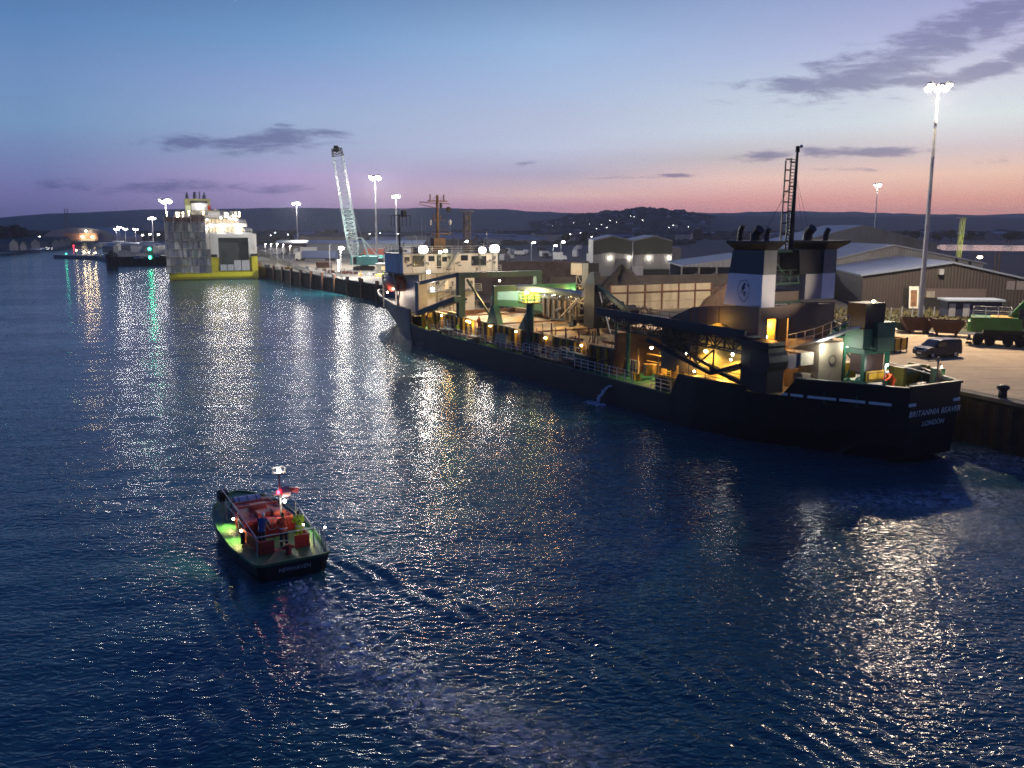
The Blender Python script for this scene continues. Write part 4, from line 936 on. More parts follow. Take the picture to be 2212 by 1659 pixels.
for y_ in (-.85, .85): rings.append([(x, y_, z) for x, z in [(2.1, .3), (2.1, .75), (1.1, .95), (.4, 1.42), (-1.1, 1.42), (-1.9, 1.0), (-2.1, .8), (-2.1, .3)]])
b.loft(rings).build('body', 'white', car, bevel=.06)
for y_ in (-.87, .87): MB().side([(.95, .95), (.4, 1.34), (-1.0, 1.34), (-1.6, .97)], y_ - .02, y_ + .02).build('side_window', 'glass', car)
for x in (1.3, -1.3):
    for y_ in (-.8, .8): MB().tube((x, y_ - .1, .32), (x, y_ + .1, .32), .32, n=14).build('wheel', 'rubber', car)
# fence posts through the verge
for k in range(9):
    px = 1925 + k * 24; p = at(px, 690 - k * .4 + (k % 2) * 2)
    tag(MB().box((p[0], p[1] + 4, 4.75), (.12, .12, 1.5)).build('fence_post', 'galv'), 'pale fence post in the row across the grass verge', 'fence post', 'fence posts across the verge')
# lattice mast lit green, behind the brown shed
lm = thing('lattice_mast', 'lattice mast lit yellow green, rising behind the brown shed', 'mast', (far(2068, 560, 210)[0], 210, 4)); h = far(2075, 470, 210)[2] - 4
MB().truss((0, 0, 0), (.5, 0, h), .8, .8, 14, .045).build('lattice', mat('pale_lattice', (.6, .6, .2), .6), lm); MB().bx(-.8, 1.2, -.8, .8, h - .1, h + .1).build('platform', 'grey', lm)
light((0, -4.5, h * .35), 700, (.9, 1, .35), lm, .3, 120, (0, .5, 1)); light((0, -4, h * .7), 500, (.9, 1, .35), lm, .3)
for px in (2152, 2160): tag(MB().tube(far(px, 560, 215)[:2] + (4,), far(px, 545, 215), .25, .2).build('chimney_pipe', 'brown'), 'short brown flue pipe behind the shed roof, one of a close pair', 'flue pipe', 'pair of brown flue pipes')

# ------------------------------------------------------------------ ferry
FO = (-101.2, 301.5); FA = math.atan2(.933, -.36)
fer = thing('ferry', 'big white and yellow car ferry seen stern on, scaffold shroud over its left half', 'ferry', (FO[0], FO[1], 0), FA)
def fx(X): return (X - 750) * .0213     # across, positive to starboard
def fz(Y): return 32.2 - .02106 * Y
def F(): return MB(flip=True)           # x forward, y starboard
hl, hr_ = fx(75), fx(1425)
def fsec(x, k, zt, zb): return [(x, hl * k, zt), (x, hl * k, .6), (x, hl * k * .93, zb), (x, hr_ * k * .93, zb), (x, hr_ * k, .6), (x, hr_ * k, zt)]
b = F(); b.bx(-.02, 1.1, hl, hr_, .3, 2.6); b.loft([fsec(1.05, 1, 7.6, -.9), fsec(95, 1, 7.6, -1), fsec(125, .72, 8.5, -1), fsec(142, .08, 10, -1)]).build('hull', 'yellowhull', fer)
F().bx(-.35, 0, hl + .6, hr_ - .1, 1.0, 2.5).build('rubbing_band', mat('bright_yellow', (.72, .66, .01), .4, 0, .06, .3), fer)
F().bx(-.3, 0, hl + 1.2, hr_ - 1, -.6, .1).build('boot_top', 'black', fer)
# white upper hull with door opening
ox0, ox1, oz0, oz1 = fx(828), fx(1290), fz(1390), fz(862)
F().bx(1, 125, hl + .5, hr_ - .1, 7.6, fz(800)).build('upper_hull', 'ferrywhite', fer)
F().bx(0, 1, fx(640), ox0, 7.6, fz(800)).bx(0, 1, ox1, fx(1395), 7.6, fz(800)).bx(0, 1, ox0, ox1, oz1, fz(800)).build('stern_wall', 'ferrywhite', fer)
F().bx(.9, .96, ox0, ox1, oz0, oz1).build('opening_shade', mat('door_shadow', (.03, .04, .035), .6, 0, .4, .3), fer)  # dark panel, its colour standing for the shade inside the opening
F().bx(-.4, .9, fx(705), fx(795), 2.5, 7.6).build('stern_pillar', 'yellowhull', fer); F().bx(-.4, .9, fx(1325), fx(1420), 2.5, 7.8).build('stern_pillar', 'yellowhull', fer)
F().bx(-.45, .95, fx(700), fx(800), 7.6, 8.5).build('fender_pad', 'rubber', fer); F().bx(-.45, .95, fx(1318), fx(1424), 7.8, 8.6).build('fender_pad', 'rubber', fer)
for a, b_, t0 in ((840, 940, 1290), (950, 1045, 1290), (1055, 1160, 1225), (1172, 1290, 1225)): F().bx(-.3, .5, fx(a), fx(b_), fz(1388), fz(t0)).build('ramp_flap', 'galv', fer)
# decks of the accommodation
fd = [(640, 1380, 825, 770, 0), (640, 1285, 812, 770, 1), (640, 1285, 690, 630, 1), (560, 1200, 550, 455, 3)]
F().bx(1.5, 110, fx(120), fx(1365), fz(800), fz(778)).build('deck', 'galv', fer)
F().bx(7, 108, fx(200), fx(1240), fz(778), fz(640)).build('deckhouse', 'ferrywhite', fer)
F().bx(1.5, 110, fx(150), fx(1285), fz(690), fz(632)).build('bulwark', 'ferrywhite', fer)
F().bx(10, 105, fx(220), fx(1190), fz(632), fz(545)).build('deckhouse', 'ferrywhite', fer)
F().bx(3, 106, fx(200), fx(1200), fz(540), fz(500)).build('deck', 'ferrywhite', fer)
F().bx(12, 80, fx(380), fx(900), fz(500), fz(425)).build('deckhouse', mat('ferry_stone', (.4, .38, .26), .6), fer)
for Y0, Y1, xs_, x_ in ((775, 700, range(650, 1230, 62), 6.9), (625, 565, range(660, 1180, 58), 9.9)):
    for X in xs_:
        if Y0 == 775 and X in (898,): continue
        F().bx(x_ - .05, x_, fx(X), fx(X + 38), fz(Y0), fz(Y1)).build('window', WARMWIN, fer)
F().rail([(1.8, fx(660), fz(770)), (1.8, fx(1360), fz(770))], 1.1, .05, 2.5).rail([(1.6, fx(660), fz(630)), (1.6, fx(1270), fz(630))], 1.0, .05, 2.5).rail([(3.1, fx(220), fz(500)), (3.1, fx(1195), fz(500))], 1.1, .05, 2.5).build('railing', 'ferrywhite', fer)
for X, Y, pw in ((690, 590, 900), (900, 560, 1300), (1040, 575, 700), (1130, 585, 1500), (895, 740, 2600), (1155, 740, 3000), (740, 700, 600), (670, 740, 500)):
    x_ = 1.0 if Y > 650 else 4.0
    F().ell((x_, fx(X), fz(Y - 15)), (.3, .3, .24) if pw < 2000 else (.7, .7, .6), 10, 6).build('deck_lamp', LAMPW, fer); l_ = light((x_ - .5, -fx(X), fz(Y + 5)), pw * 6, (1, .95, .88), fer, .6, 125, (-1, 0, -.42), .8); light((x_ - 1.1, -fx(X), fz(Y + 20)), pw * .05, (1, .93, .8), fer, .3)
for X, Y in ((92, 462), (240, 475), (262, 475), (330, 470), (970, 478), (1000, 478), (1130, 468), (1185, 462), (420, 445), (635, 450), (1085, 505)):
    F().tube((3, fx(X), fz(Y + 60)), (3, fx(X), fz(Y)), .06).ell((3, fx(X), fz(Y)), (.2, .2, .2), 8, 5).build('deck_lamp', LAMPY, fer)
# funnel block
F().bx(18, 30, fx(382), fx(778), fz(425), fz(225)).build('funnel_casing', mat('funnel_olive', (.26, .25, .1), .6), fer)
F().bx(17.8, 18, fx(480), fx(735), fz(415), fz(300)).build('funnel_front', mat('funnel_pale', (.4, .4, .4), .6), fer)
F().bx(17.7, 17.9, fx(470), fx(735), fz(296), fz(258)).build('louvre', 'darksteel', fer)
for X0, X1, Y1 in ((400, 455, 105), (520, 583, 105), (612, 638, 100), (668, 735, 112)):
    xc, w_ = (fx(X0) + fx(X1)) / 2, (fx(X1) - fx(X0)) / 2
    F().tube((22, xc, fz(225)), (22, xc, fz(Y1 + (45 if X0 in (400, 668) else 0))), w_ * 1.15, w_ * .8, 14).tube((22, xc, fz(Y1 + 45)), (22, xc, fz(Y1)), w_ * .5, w_ * .4, 10).build('chimney', mat('chimney_blue', (.03, .04, .1), .5), fer)
F().bx(17.6, 19, fx(385), fx(470), fz(420), fz(335)).build('lit_panel', mat('pale_green_panel', (.5, .55, .35), .6), fer)
F().bx(17.6, 18, fx(738), fx(785), fz(412), fz(335)).build('sign_panel', 'red', fer)
F().ell((17.2, fx(610), fz(330)), (.5, .5, .4), 10, 6).build('deck_lamp', LAMPW, fer); light((16.4, -fx(610), fz(330)), 160, (1, .95, .9), fer, .3)
light((14, -fx(330), fz(300)), 260, (1, .95, .85), fer, .3)
F().beam((20, fx(860), fz(425)), (20, fx(860), fz(370)), .3).beam((20, fx(820), fz(400)), (20, fx(900), fz(400)), .2).build('mast', 'galv', fer)
F().bx(8, 20, fx(720), fx(900), fz(500), fz(455)).build('lifeboat', 'white', fer)
F().bx(60, 66, fx(-30), fx(60), fz(620), fz(560)).build('bridge_wing', 'ferrywhite', fer)
# scaffold shroud: frame, sheeting in strips, brown top
shr = thing('scaffold_shroud', 'tall weathered scaffold shroud of patched grey sheets, rusty at the top, over the ferry stern', 'scaffold', (FO[0], FO[1], 0), FA)
rs = random.Random(4)
SHM = [mat('sheet_%s' % n_, c_, .7, 0, .3, .25, dirt=(.03, .025, .025), dirt_amt=.4) for n_, c_ in (('grey', (.3, .29, .28)), ('pale', (.5, .48, .44)), ('bluish', (.26, .27, .31)), ('greenish', (.32, .35, .3)))]
SHTOP = mat('sheet_rusty', (.13, .075, .06), .8, 0, .3, .4)
x0, xs_n = -2.4, 9; ed = [fx(45), fx(175), fx(300), fx(430), fx(550), fx(640)]; le = [500, 620, 770, 900, 1040, 1170, 1300, 1415]
for i in range(len(ed) - 1):
    for j in range(len(le) - 1):
        d_ = rs.uniform(-.12, .12); mm_ = SHTOP if j == 0 else rs.choice(SHM)
        zt_ = fz(le[j]) if not (j == 0 and i < 3) else fz(550)
        if i > 2: pass
        a_, b2 = ed[i] + .04, ed[i + 1] - .04; cut = sorted([a_ + (b2 - a_) * q for q in (0, rs.uniform(.25, .45), rs.uniform(.55, .8), 1)])
        for q0, q1 in zip(cut, cut[1:]):
            d_ = rs.uniform(-.14, .14); F().bx(x0 + d_, x0 + d_ + .15, q0 + .02, q1 - .02, fz(le[j + 1]) + .05 + rs.uniform(0, .25), zt_).build('sheet', SHTOP if j == 0 else rs.choice(SHM), shr)
for j in range(1, len(le) - 1):
    if j > 3: F().bx(x0, x0 + .12, fx(640), fx(700), fz(le[j + 1]), fz(le[j])).build('sheet', rs.choice(SHM), shr)
F().bx(x0 + .3, 20, fx(42), fx(50), fz(1415), fz(560)).build('side_sheet', SHM[0], shr)
F().bx(x0 - .1, 20, fx(42), fx(642), fz(552), fz(545)).build('top_sheet', SHTOP, shr)
sc_ = F()
for e_ in ed + [fx(700)]: sc_.tube((x0 - .25, e_, 2.0), (x0 - .25, e_, fz(510) if e_ > fx(400) and e_ < fx(650) else fz(650 if e_ > fx(660) else 545)), .09, n=6)
for y_ in le[1:]: sc_.tube((x0 - .25, ed[0], fz(y_)), (x0 - .25, fx(640), fz(y_)), .1, n=6)
for j in (880, 905): sc_.tube((x0 - .3, fx(110), fz(j)), (x0 - .3, fx(640), fz(j)), .14, n=6)
sc_.build('scaffold_tube', 'grey', shr)

# ------------------------------------------------------------------ far left: pier, spit, navigation light, domed building
nav = thing('navigation_light', 'green pier head beacon with two bright green lights, left of the ferry', 'beacon', at(326.5, 559, 3.99))
nh = far(326, 539, at(326, 559)[1])[2] - 4
b = MB(); b.truss((0, 0, 0), (0, 0, nh + 1), (1.6, .8), (1.6, .8), 5, .12); b.build('tower', 'green', nav); MB().bx(-1.0, 1.0, -1, 1, nh + 1, nh + 1.2).build('platform', 'green', nav)
for z in (nh * .16, nh + .3):
    MB().ell((0, -1.1, z), (.62, .4, .7), 10, 8).build('lantern', LAMPG, nav); light((0, -1.9, z), 110, (.05, 1, .5), nav, .3)
spit = MB(); spit.prism([(-270, 523), (-232, 497), (-205, 452), (-198, 456), (-225, 505), (-262, 533)], -1, 1.9); tag(spit.build('jetty', 'concrete'), 'low dark jetty running out left of the pier with small lights on it', 'jetty')
pls = thing('pier_piles', 'row of stout dark timber piles at the corner of the pier', 'piles', (0, 0, 0))
pb = MB()
for px, yt in ((236, 545), (240, 540), (244, 541), (249, 545), (253, 548), (232, 548)):
    q = at(px, 582, 0); pb.tube((q[0], q[1], -1), (q[0] + .3, q[1], far(px, yt, q[1])[2]), .36, .3, 8)
pb.build('pile', 'black', pls)
for k, (px, py, z, m_, lab) in enumerate(((159, 533, 6, LAMPR, 'small red light over the low swing bridge'), (141, 537, 6, emis('lamp_blue', (.3, .6, 1), 10), 'small bluish light over the low bridge'), (143, 541, 5, LAMPG, 'small green light left of the moored yacht masts'), (143, 549, 4, LAMPG, 'small green light at the end of the low jetty'), (175, 538, 6, LAMPK, 'small white light on the low bridge'), (174, 556, 3, LAMPY, 'warm light low on the jetty'), (165, 545, 3, LAMPY, 'warm quay light behind the jetty'), (182, 546, 3, LAMPY, 'warm quay light right of the first behind the jetty'), (192, 546, 3, LAMPY, 'warm quay light third behind the jetty'), (206, 547, 3, LAMPY, 'warm quay light fourth behind the jetty'))):
    Y = 880 if py < 545 else 520; p = far(px, py, Y); t_ = thing('marker_light', lab, 'marker light', (p[0], p[1], 0 if py > 545 else 1)); 
    MB().tube((0, 0, 0), (0, 0, p[2]), .12, .1, 6).build('post', 'darksteel', t_); MB().ell((0, 0, p[2] + .2), (.5, .5, .5) if Y > 600 else (.32, .32, .32), 8, 6).build('lantern', m_, t_)
    light((0, -1.2, p[2]), 32, {LAMPR.name: (1, .05, .05), LAMPG.name: (.1, 1, .5)}.get(m_.name, (1, .85, .6)), t_, .3)
br = thing('swing_bridge', 'low dark bridge across the head of the river', 'bridge', (0, 0, 0)); a, b_ = far(120, 528, 900), far(255, 528, 800)
MB().beam((a[0], a[1], 5), (b_[0], b_[1], 5), 6, 1.8).build('deck', 'black', br); MB().tube((a[0] + 30, a[1], -1), (a[0] + 30, a[1], 5), 3).build('pier', 'concrete', br); MB().tube((b_[0] - 25, b_[1], -1), (b_[0] - 25, b_[1], 5), 3).build('pier', 'concrete', br)
dome = thing('domed_building', 'domed industrial building with a lit orange side below twin tall chimneys', 'building', (far(172, 520, 900)[0], 900, 4))
dw = 37; dh = far(170, 492, 900)[2] - 4
DM = mat('dome_roof', (.16, .17, .22), .5, 0, .1, .05)
arc = [(dw * math.cos(math.pi * k / 16), dh * .25 + dh * .75 * math.sin(math.pi * k / 16)) for k in range(17)]
MB().side([(dw, 0)] + arc + [(-dw, 0)], 0, 60).build('roof', DM, dome); MB().bx(-14, 20, -3, 0, 0, dh * .62).build('wall', mat('dome_brick', (.3, .17, .12), .8), dome)
MB().bx(4, 17, -4, -3, 0, 3.4).build('window', WARMWIN, dome)
for x, z in ((5, dh * .36), (15, dh * .36), (9, dh * .78)): MB().ell((x, -4, z), (1, 1, .8), 8, 6).build('wall_lamp', LAMPY, dome); light((x, -6, z - 1), 2500, (1, .72, .45), dome, .5)
for x_ in (139.3, 144.8):
    p = far(x_, 451, 930); t_ = tag(MB().tube((p[0], 930, 4), (p[0], 930, p[2]), .5, .4, 12).build('tall_chimney', 'concrete'), 'slender tall chimney above the domed building, %s of the pair' % ('left' if x_ < 142 else 'right'), 'chimney')
rs = random.Random(14)
for k in range(10):
    p = at(4 + k * 14 + rs.uniform(-4, 4), 541 + rs.uniform(-4, 2) - k * 1.0, 2.2)
    gable_house('riverside_house', 'green roofed low house by the water on the far left bank', 'house', p, rs.uniform(12, 26), 9, rs.uniform(3, 5), 3, rs.uniform(-.3, .3), SHGREY, mat('green_roof', (.03, .08, .07), .6), 'houses by the water on the far left bank', ridge_along_x=True)
for k in range(16):
    p = at(232 + k * 7.8 + rs.uniform(-3, 3), rs.uniform(534, 546)); w = rs.uniform(5, 13)
    gable_house('port_kiosk', 'small pale port building among the lamps left of the ferry', 'building', p, w, 5, rs.uniform(2.6, 4.5), .6, rs.uniform(-.3, .3), rs.choice([PALE, SHGREY, M['ferrywhite']]), SHROOF, 'small port buildings left of the ferry', ridge_along_x=True)
for k, (px, py) in enumerate(((338, 556), (345, 556), (300, 560), (352, 550))):
    c = thing('parked_car', ['white car parked on the pier beside the green beacon', 'dark car parked next to the white one on the pier', 'pale car on the pier left of the green beacon', 'pale car further back on the pier by the ferry'][k], 'car', at(px, py, 3.99), rs.uniform(-.4, .4))
    b = MB(); b.loft([[(x, y_, z) for x, z in [(2.1, .3), (2.1, .75), (1.1, .95), (.4, 1.42), (-1.1, 1.42), (-1.9, 1.0), (-2.1, .8), (-2.1, .3)]] for y_ in (-.85, .85)]).build('body', 'ferrywhite' if k != 1 else 'darksteel', c)
    MB().side([(.95, .95), (.4, 1.34), (-1.0, 1.34), (-1.6, .97)], -.87, -.84).build('side_window', 'glass', c)
for k, px in enumerate((163, 172, 150, 186, 205)):
    q = at(px, 560 - k, 0); q = (q[0], q[1] + 8, 0)
    y_ = thing('yacht', 'small moored yacht with a bare mast beyond the low jetty', 'yacht', q, 0, 'yachts beyond the jetty')
    MB().loft([[(-4, -1.2, .9), (-4, 0, -.3), (-4, 1.2, .9)], [(0, -1.5, 1), (0, 0, -.5), (0, 1.5, 1)], [(4.5, -.1, 1.2), (4.5, 0, .8), (4.5, .1, 1.2)]]).build('hull', 'white', y_); MB().bx(-2, 1.2, -.8, .8, .95, 1.6).build('cabin', 'white', y_); MB().tube((.6, 0, 1), (.6, 0, 10.5), .09, .05).build('mast', 'galv', y_)

rs = random.Random(77)
for k in range(16):      # vans and small lorries in the dim yard between the ship and the town
    px, py = rs.uniform(1085, 1282), rs.uniform(534, 566); p = at(px, py); v_ = thing('parked_van', 'pale van or lorry parked in the dim yard beyond the ship gantries', 'van', (p[0], p[1], 4.0), rs.uniform(0, 6.3), 'vans in the dim yard')
    m_ = rs.choice(['ferrywhite', 'grey', 'ferrywhite', 'darksteel']); hh = rs.uniform(2.2, 3.6)
    MB().bx(-2.6, 1.4, -1.1, 1.1, .6, hh).build('body', m_, v_, bevel=.05); MB().side([(1.45, .6), (3.0, .6), (3.0, 1.4), (2.5, 2.2), (1.45, 2.2)], -1, 1).build('cab', m_, v_)
    for x in (-1.8, 2.2):
        for y_ in (-.95, .95): MB().tube((x, y_ - .12, .4), (x, y_ + .12, .4), .4, n=10).build('wheel', 'rubber', v_)

# ------------------------------------------------------------------ dredger (x forward from the port side reference, y to starboard, z up)
E_ = (-0.46828, 0.88358)
SA = math.atan2(E_[1], E_[0])
def SB(): return MB(flip=True)
shp = thing('dredger_ship', 'long dark sand dredger moored at the quay, white bridge forward, two striped funnels aft', 'ship', (10.41, 83.26, 0), SA)
def tab(t_, x):
    if x <= t_[0][0]: return t_[0][1]
    for (a, b), (c, d) in zip(t_, t_[1:]):
        if x <= c: return b + (d - b) * (x - a) / (c - a) if c > a else d
    return t_[-1][1]
C0 = 8.85
HD = [(-27.3, 2.85), (-24, 4.6), (-21, 6.4), (-18, 7.7), (-15, 8.4), (-11, 8.8), (-7, 8.85), (50, 8.85), (56, 8.7), (62, 7.9), (68, 6.8), (75, 5.3), (82, 3.8), (88, 2.2), (92, .8), (93.1, .12)]
HW = [(-27.3, 1.9), (-24, 2.9), (-21, 4.9), (-18, 6.5), (-15, 7.6), (-10, 8.6), (-5, 8.8), (50, 8.8), (56, 8.2), (62, 7.0), (68, 5.4), (75, 3.0), (80, 1.2), (83, .12)]
HT = [(-27.3, 5.8), (-20.2, 5.65), (-19.2, 4.25), (-16.2, 4.2), (-15.9, 4.65), (-8.6, 4.6), (-7.6, 2.55), (47, 2.62), (54.6, 3.0), (55.2, 5.05), (70, 5.0), (82, 5.1), (93.1, 5.5)]
KB = [(-27.3, .55), (-24, -.5), (93, -.9)]
ls = sorted(set([a for a, _ in HD] + [a for a, _ in HT] + [a for a, _ in HW if a < 80] + list(range(-26, 93, 4))))
def station(l):
    zt = tab(HT, l); kb = tab(KB, l); d = tab(HD, l)
    xs_w = l if l < 75 else 75 + (l - 75) * (8 / 18.1)       # waterline draws in under the raked stem
    w = tab(HW, xs_w); pts = []
    zs = [zt, min(zt, 4.2) * .75 + .1, min(zt, 4.2) * .4, .0, kb] if l > -24 else [zt, zt * .7, zt * .45, max(kb, 1.2), kb]
    for z in zs:
        f_ = max(0, min(1, z / max(zt, .1))); f_ = f_ ** (.6 if l < 60 else .9); hb = w + (d - w) * f_
        x = l if l < 75 else xs_w + (l - xs_w) * f_
        pts.append((x, hb, z))
    return pts
sp = [station(l) for l in ls]
def shell(i0, i1, name, m_):
    b = SB()
    for sgn in (-1, 1):
        vr = [[b.bm.verts.new((x, C0 + sgn * hb, z)) for x, hb, z in st_] for st_ in sp[i0:i1 + 1]]
        for A, B in zip(vr, vr[1:]):
            for i in range(len(A) - 1): b.bm.faces.new([A[i], A[i + 1], B[i + 1], B[i]])
        if i0 == 0 and sgn == 1: pass
    if i0 == 0:
        A = sp[0]; L_ = [(x, C0 - hb, z) for x, hb, z in A]; R_ = [(x, C0 + hb, z) for x, hb, z in A]
        for k in range(len(A) - 1): b.face([L_[k], R_[k], R_[k + 1], L_[k + 1]])
    bmesh.ops.remove_doubles(b.bm, verts=b.bm.verts, dist=.001)
    return b.build(name, m_, shp, solid=.14)
ib = next(i for i, l in enumerate(ls) if l >= 55.2)
shell(0, ib, 'hull', 'hull'); shell(ib, len(ls) - 1, 'bow_plating', 'hullblue')
def deck(l0, l1, z, inset, name, m_):
    q = [l for l in ls if l0 < l < l1]; q = [l0] + q + [l1]
    pts = [(l, C0 - (tab(HD, l) * (1 if z > 3.5 or abs(l) < 999 else 1) - inset)) for l in q] + [(l, C0 + (tab(HD, l) - inset)) for l in reversed(q)]
    return SB().prism(pts, z - .12, z).build(name, m_, shp)
deck(-26.9, -7.8, 4.0, .35, 'poop_deck', mat('aft_deck', (.16, .15, .13), .6, 0, .35, .7, dirt=(.05, .06, .03), dirt_amt=.4, bump=.2))
deck(-7.7, 55.2, 2.5, .16, 'main_deck', 'deckgreen')
deck(55.2, 90, 4.1, .6, 'forecastle_deck', mat('fore_deck', (.3, .27, .16), .6, 0, .3, .7, dirt=(.1, .05, .03), dirt_amt=.4))
# sheer trim, rubbing strake, freeing ports
b = SB()
for sgn in (-1, 1):
    for a, c in zip(ls, ls[1:]):
        if a < 55 or abs(tab(HT, a) - tab(HT, c)) > .6: continue
        b.beam((a, C0 + sgn * tab(HD, a), tab(HT, a) + .05), (c, C0 + sgn * tab(HD, c), tab(HT, c) + .05), .16)
b.build('bow_cap_rail', 'cream', shp)
b = SB(); 
for a, c in zip(ls, ls[1:]):
    if a >= -7 and c <= 55: b.beam((a, -.03, 2.62), (c, -.03, 2.62), .08, .1)
    if a < -16.5 and False: pass
b.build('sheer_edge', mat('edge_paint', (.09, .13, .1), .5), shp)
for a, c in ((-20.8, -19.9), (-19.7, -19.3), (-22.9, -21.1), (-24.7, -23.1), (-26.3, -24.9)):
    ya, yc = C0 - tab(HD, a) - .03, C0 - tab(HD, c) - .03
    SB().beam((a, ya, 4.42), (c, yc, 4.42), .06, .2).build('freeing_port', mat('port_glow_paint', (.75, .77, .66), .5), shp)  # pale paint stands for deck light showing through the ports
for s_ in (6.35, 11.2): SB().box((-27.34, s_, 4.5), (.08, .7, .22)).build('freeing_port', MATS['port_glow_paint'], shp)
b = SB()
for l in range(57, 92, 2):
    for sgn in (-1, 1): b.beam((l, C0 + sgn * (tab(HD, l) - .3), 4.1), (l, C0 + sgn * (tab(HD, l) - .2), tab(HT, l)), .12, .3)
b.build('bulwark_stay', 'cream', shp)
b = SB()
for l in list(range(-26, -19, 2)) :
    for sgn in (-1, 1): b.beam((l, C0 + sgn * (tab(HD, l) - .35), 4.0), (l, C0 + sgn * (tab(HD, l) - .25), tab(HT, l)), .1, .25)
b.build('bulwark_stay', 'green', shp)
b = SB(); q = [l for l in ls if l <= -20.2]
for sgn in (-1, 1):
    for a, c in zip(q, q[1:]): b.beam((a, C0 + sgn * tab(HD, a), 5.75), (c, C0 + sgn * tab(HD, c), 5.72), .26, .12)
b.beam((-27.3, C0 - 2.8, 5.85), (-27.3, C0 + 2.8, 5.85), .26, .12); b.build('bulwark_rail', 'dkgreen', shp)
def words(body, size, l, s_, z, m_, name='lettering', parent=None, shear=.25):
    c = bpy.data.curves.new(name, 'FONT'); c.body = body; c.size = size; c.extrude = .012; c.align_x = 'CENTER'; c.shear = shear; c.space_character = 1.08
    o = bpy.data.objects.new(name, c); COL.objects.link(o); c.materials.append(m_); o.parent = parent
    o.matrix_local = Matrix(((0, 0, -1, l), (-1, 0, 0, -s_), (0, 1, 0, z), (0, 0, 0, 1))); return real_mesh(o)
LET = mat('letter_paint', (.8, .78, .66), .5, 0, .2, 2)
words('BRITANNIA BEAVER', .6, -27.36, C0, 3.62, LET, 'name_lettering', shp); words('LONDON', .52, -27.37, C0 - .15, 2.85, LET, 'port_lettering', shp)

# cargo hopper
CM = mat('coaming_steel', (.16, .075, .035), .7, 0, .4, .6, dirt=(.06, .025, .015), dirt_amt=.5, bump=.2)
b = SB(); b.bx(4, 51, 1.9, 2.15, 2.5, 5.05).bx(4, 51, 15.6, 15.85, 2.5, 5.05).bx(50.8, 51.05, 2.15, 15.6, 2.5, 5.05).bx(3.95, 4.2, 2.15, 15.6, 2.5, 6.7).build('hopper_coaming', CM, shp)
SB().bx(4, 51, 1.75, 2.3, 5.05, 5.17).bx(4, 51, 15.4, 15.95, 5.05, 5.17).build('coaming_top', mat('coaming_top', (.32, .2, .08), .6, 0, .3, .8), shp)
b = SB()
for k in range(31): b.bx(5 + k * 1.5, 5.12 + k * 1.5, 1.6, 1.9, 2.5, 5.05)
b.build('coaming_stiffener', 'yellow', shp)  # yellow paint carries the lamplight falling on the stiffeners
nx_, ny_ = 90, 36; vs = []; fs = []
for i in range(nx_ + 1):
    for j in range(ny_ + 1):
        l = 4.3 + 46.4 * i / nx_; s_ = 2.2 + 13.35 * j / ny_
        z = 4.35 + .25 * math.sin(l * .23 + .5) * math.sin(s_ * .4) + .16 * math.sin(l * .7 + s_ * .9) + .08 * math.sin(l * 1.9 - s_ * 1.3) - .5 * math.exp(-((l - 14) / 3.5) ** 2 - ((s_ - 6) / 2) ** 2) - .35 * math.exp(-((l - 20) / 2) ** 2 - ((s_ - 9) / 1.5) ** 2) + .7 * math.exp(-((l - 26) / 5) ** 2 - ((s_ - 12) / 3) ** 2)
        vs.append((l, -s_, z))
for i in range(nx_):
    for j in range(ny_): a = i * (ny_ + 1) + j; fs.append((a, a + 1, a + ny_ + 2, a + ny_ + 1))
me = bpy.data.meshes.new('sand_cargo'); me.from_pydata(vs, [], fs); me.update()
for p in me.polygons: p.use_smooth = True
o = bpy.data.objects.new('sand_cargo', me); COL.objects.link(o); me.materials.append(M['sand']); o.location = shp.location; o.rotation_euler = (0, 0, SA)
tag(o, 'tan wet sand filling the dredger cargo hopper in long low mounds, lit yellow', 'sand cargo')
for l, s_, z in ((16, 5, 4.6), (13, 7.5, 4.4), (21.5, 9.5, 4.6)):
    SB().bx(l - 1.1, l + 1.1, s_ - .25, s_ + .25, z - .1, z + .18).build('hopper_beam', 'rust', shp)
b = SB()
for l in range(6, 50, 4): b.beam((l, 15.0, 4.9), (l + 3.2, 15.0, 4.9), .14)
for l in (44, 32, 22): b.beam((l, 2.2, 4.95), (l, 15.6, 4.95), .18)
b.build('hopper_pipe', CM, shp)

# port side deck: raised walks and railings
segs = [(47.5, 44.6, 3.6), (44, 41.4, 4.5), (41, 35.2, 3.75), (34.8, 32.4, 4.5), (31.2, 19.9, 3.85), (19.6, 12, 4.05), (11.4, 8.9, 4.6), (8.6, -1.7, 3.75), (-4.6, -7.5, 3.7)]
b = SB(); 
for a, c, z in segs:
    base_ = z - 1.1
    b.rail([(a, .18, base_), (c, .18, base_)], 1.1, .028, 1.35, 2)
    if base_ > 2.75: SB().bx(c, a, .15, 1.3, base_ - .08, base_).build('walkway', 'grey', shp); b.rail([(a, 1.25, base_), (c, 1.25, base_)], 1.1, .025, 1.5, 1)
for (a0, c0, z0), (a1, c1, z1) in zip(segs, segs[1:]):
    if abs(c0 - a1) < 1.5: b.tube((c0, .18, z0), (a1, .18, z1), .028, n=5)
b.build('railing', 'white', shp)
for l in (45.5, 33.4, 18.2, 10): SB().bx(l - 1.4, l + 1.4, -.05, .5, 2.3, 2.95).build('fairlead', 'black', shp)
b = SB(); b.tube((46, 1.0, 2.9), (9, 1.0, 2.9), .18, n=8).tube((46, 1.45, 2.9), (20, 1.45, 2.9), .12, n=8); b.build('deck_pipe', 'rust', shp)
SB().bx(28, 30, .6, 1.3, 2.5, 2.7).build('deck_mat', 'hivis', shp)
SB().bx(26, 28.8, 1.1, 1.8, 2.5, 4.2).build('locker', mat('beige_locker', (.42, .34, .22), .6), shp)
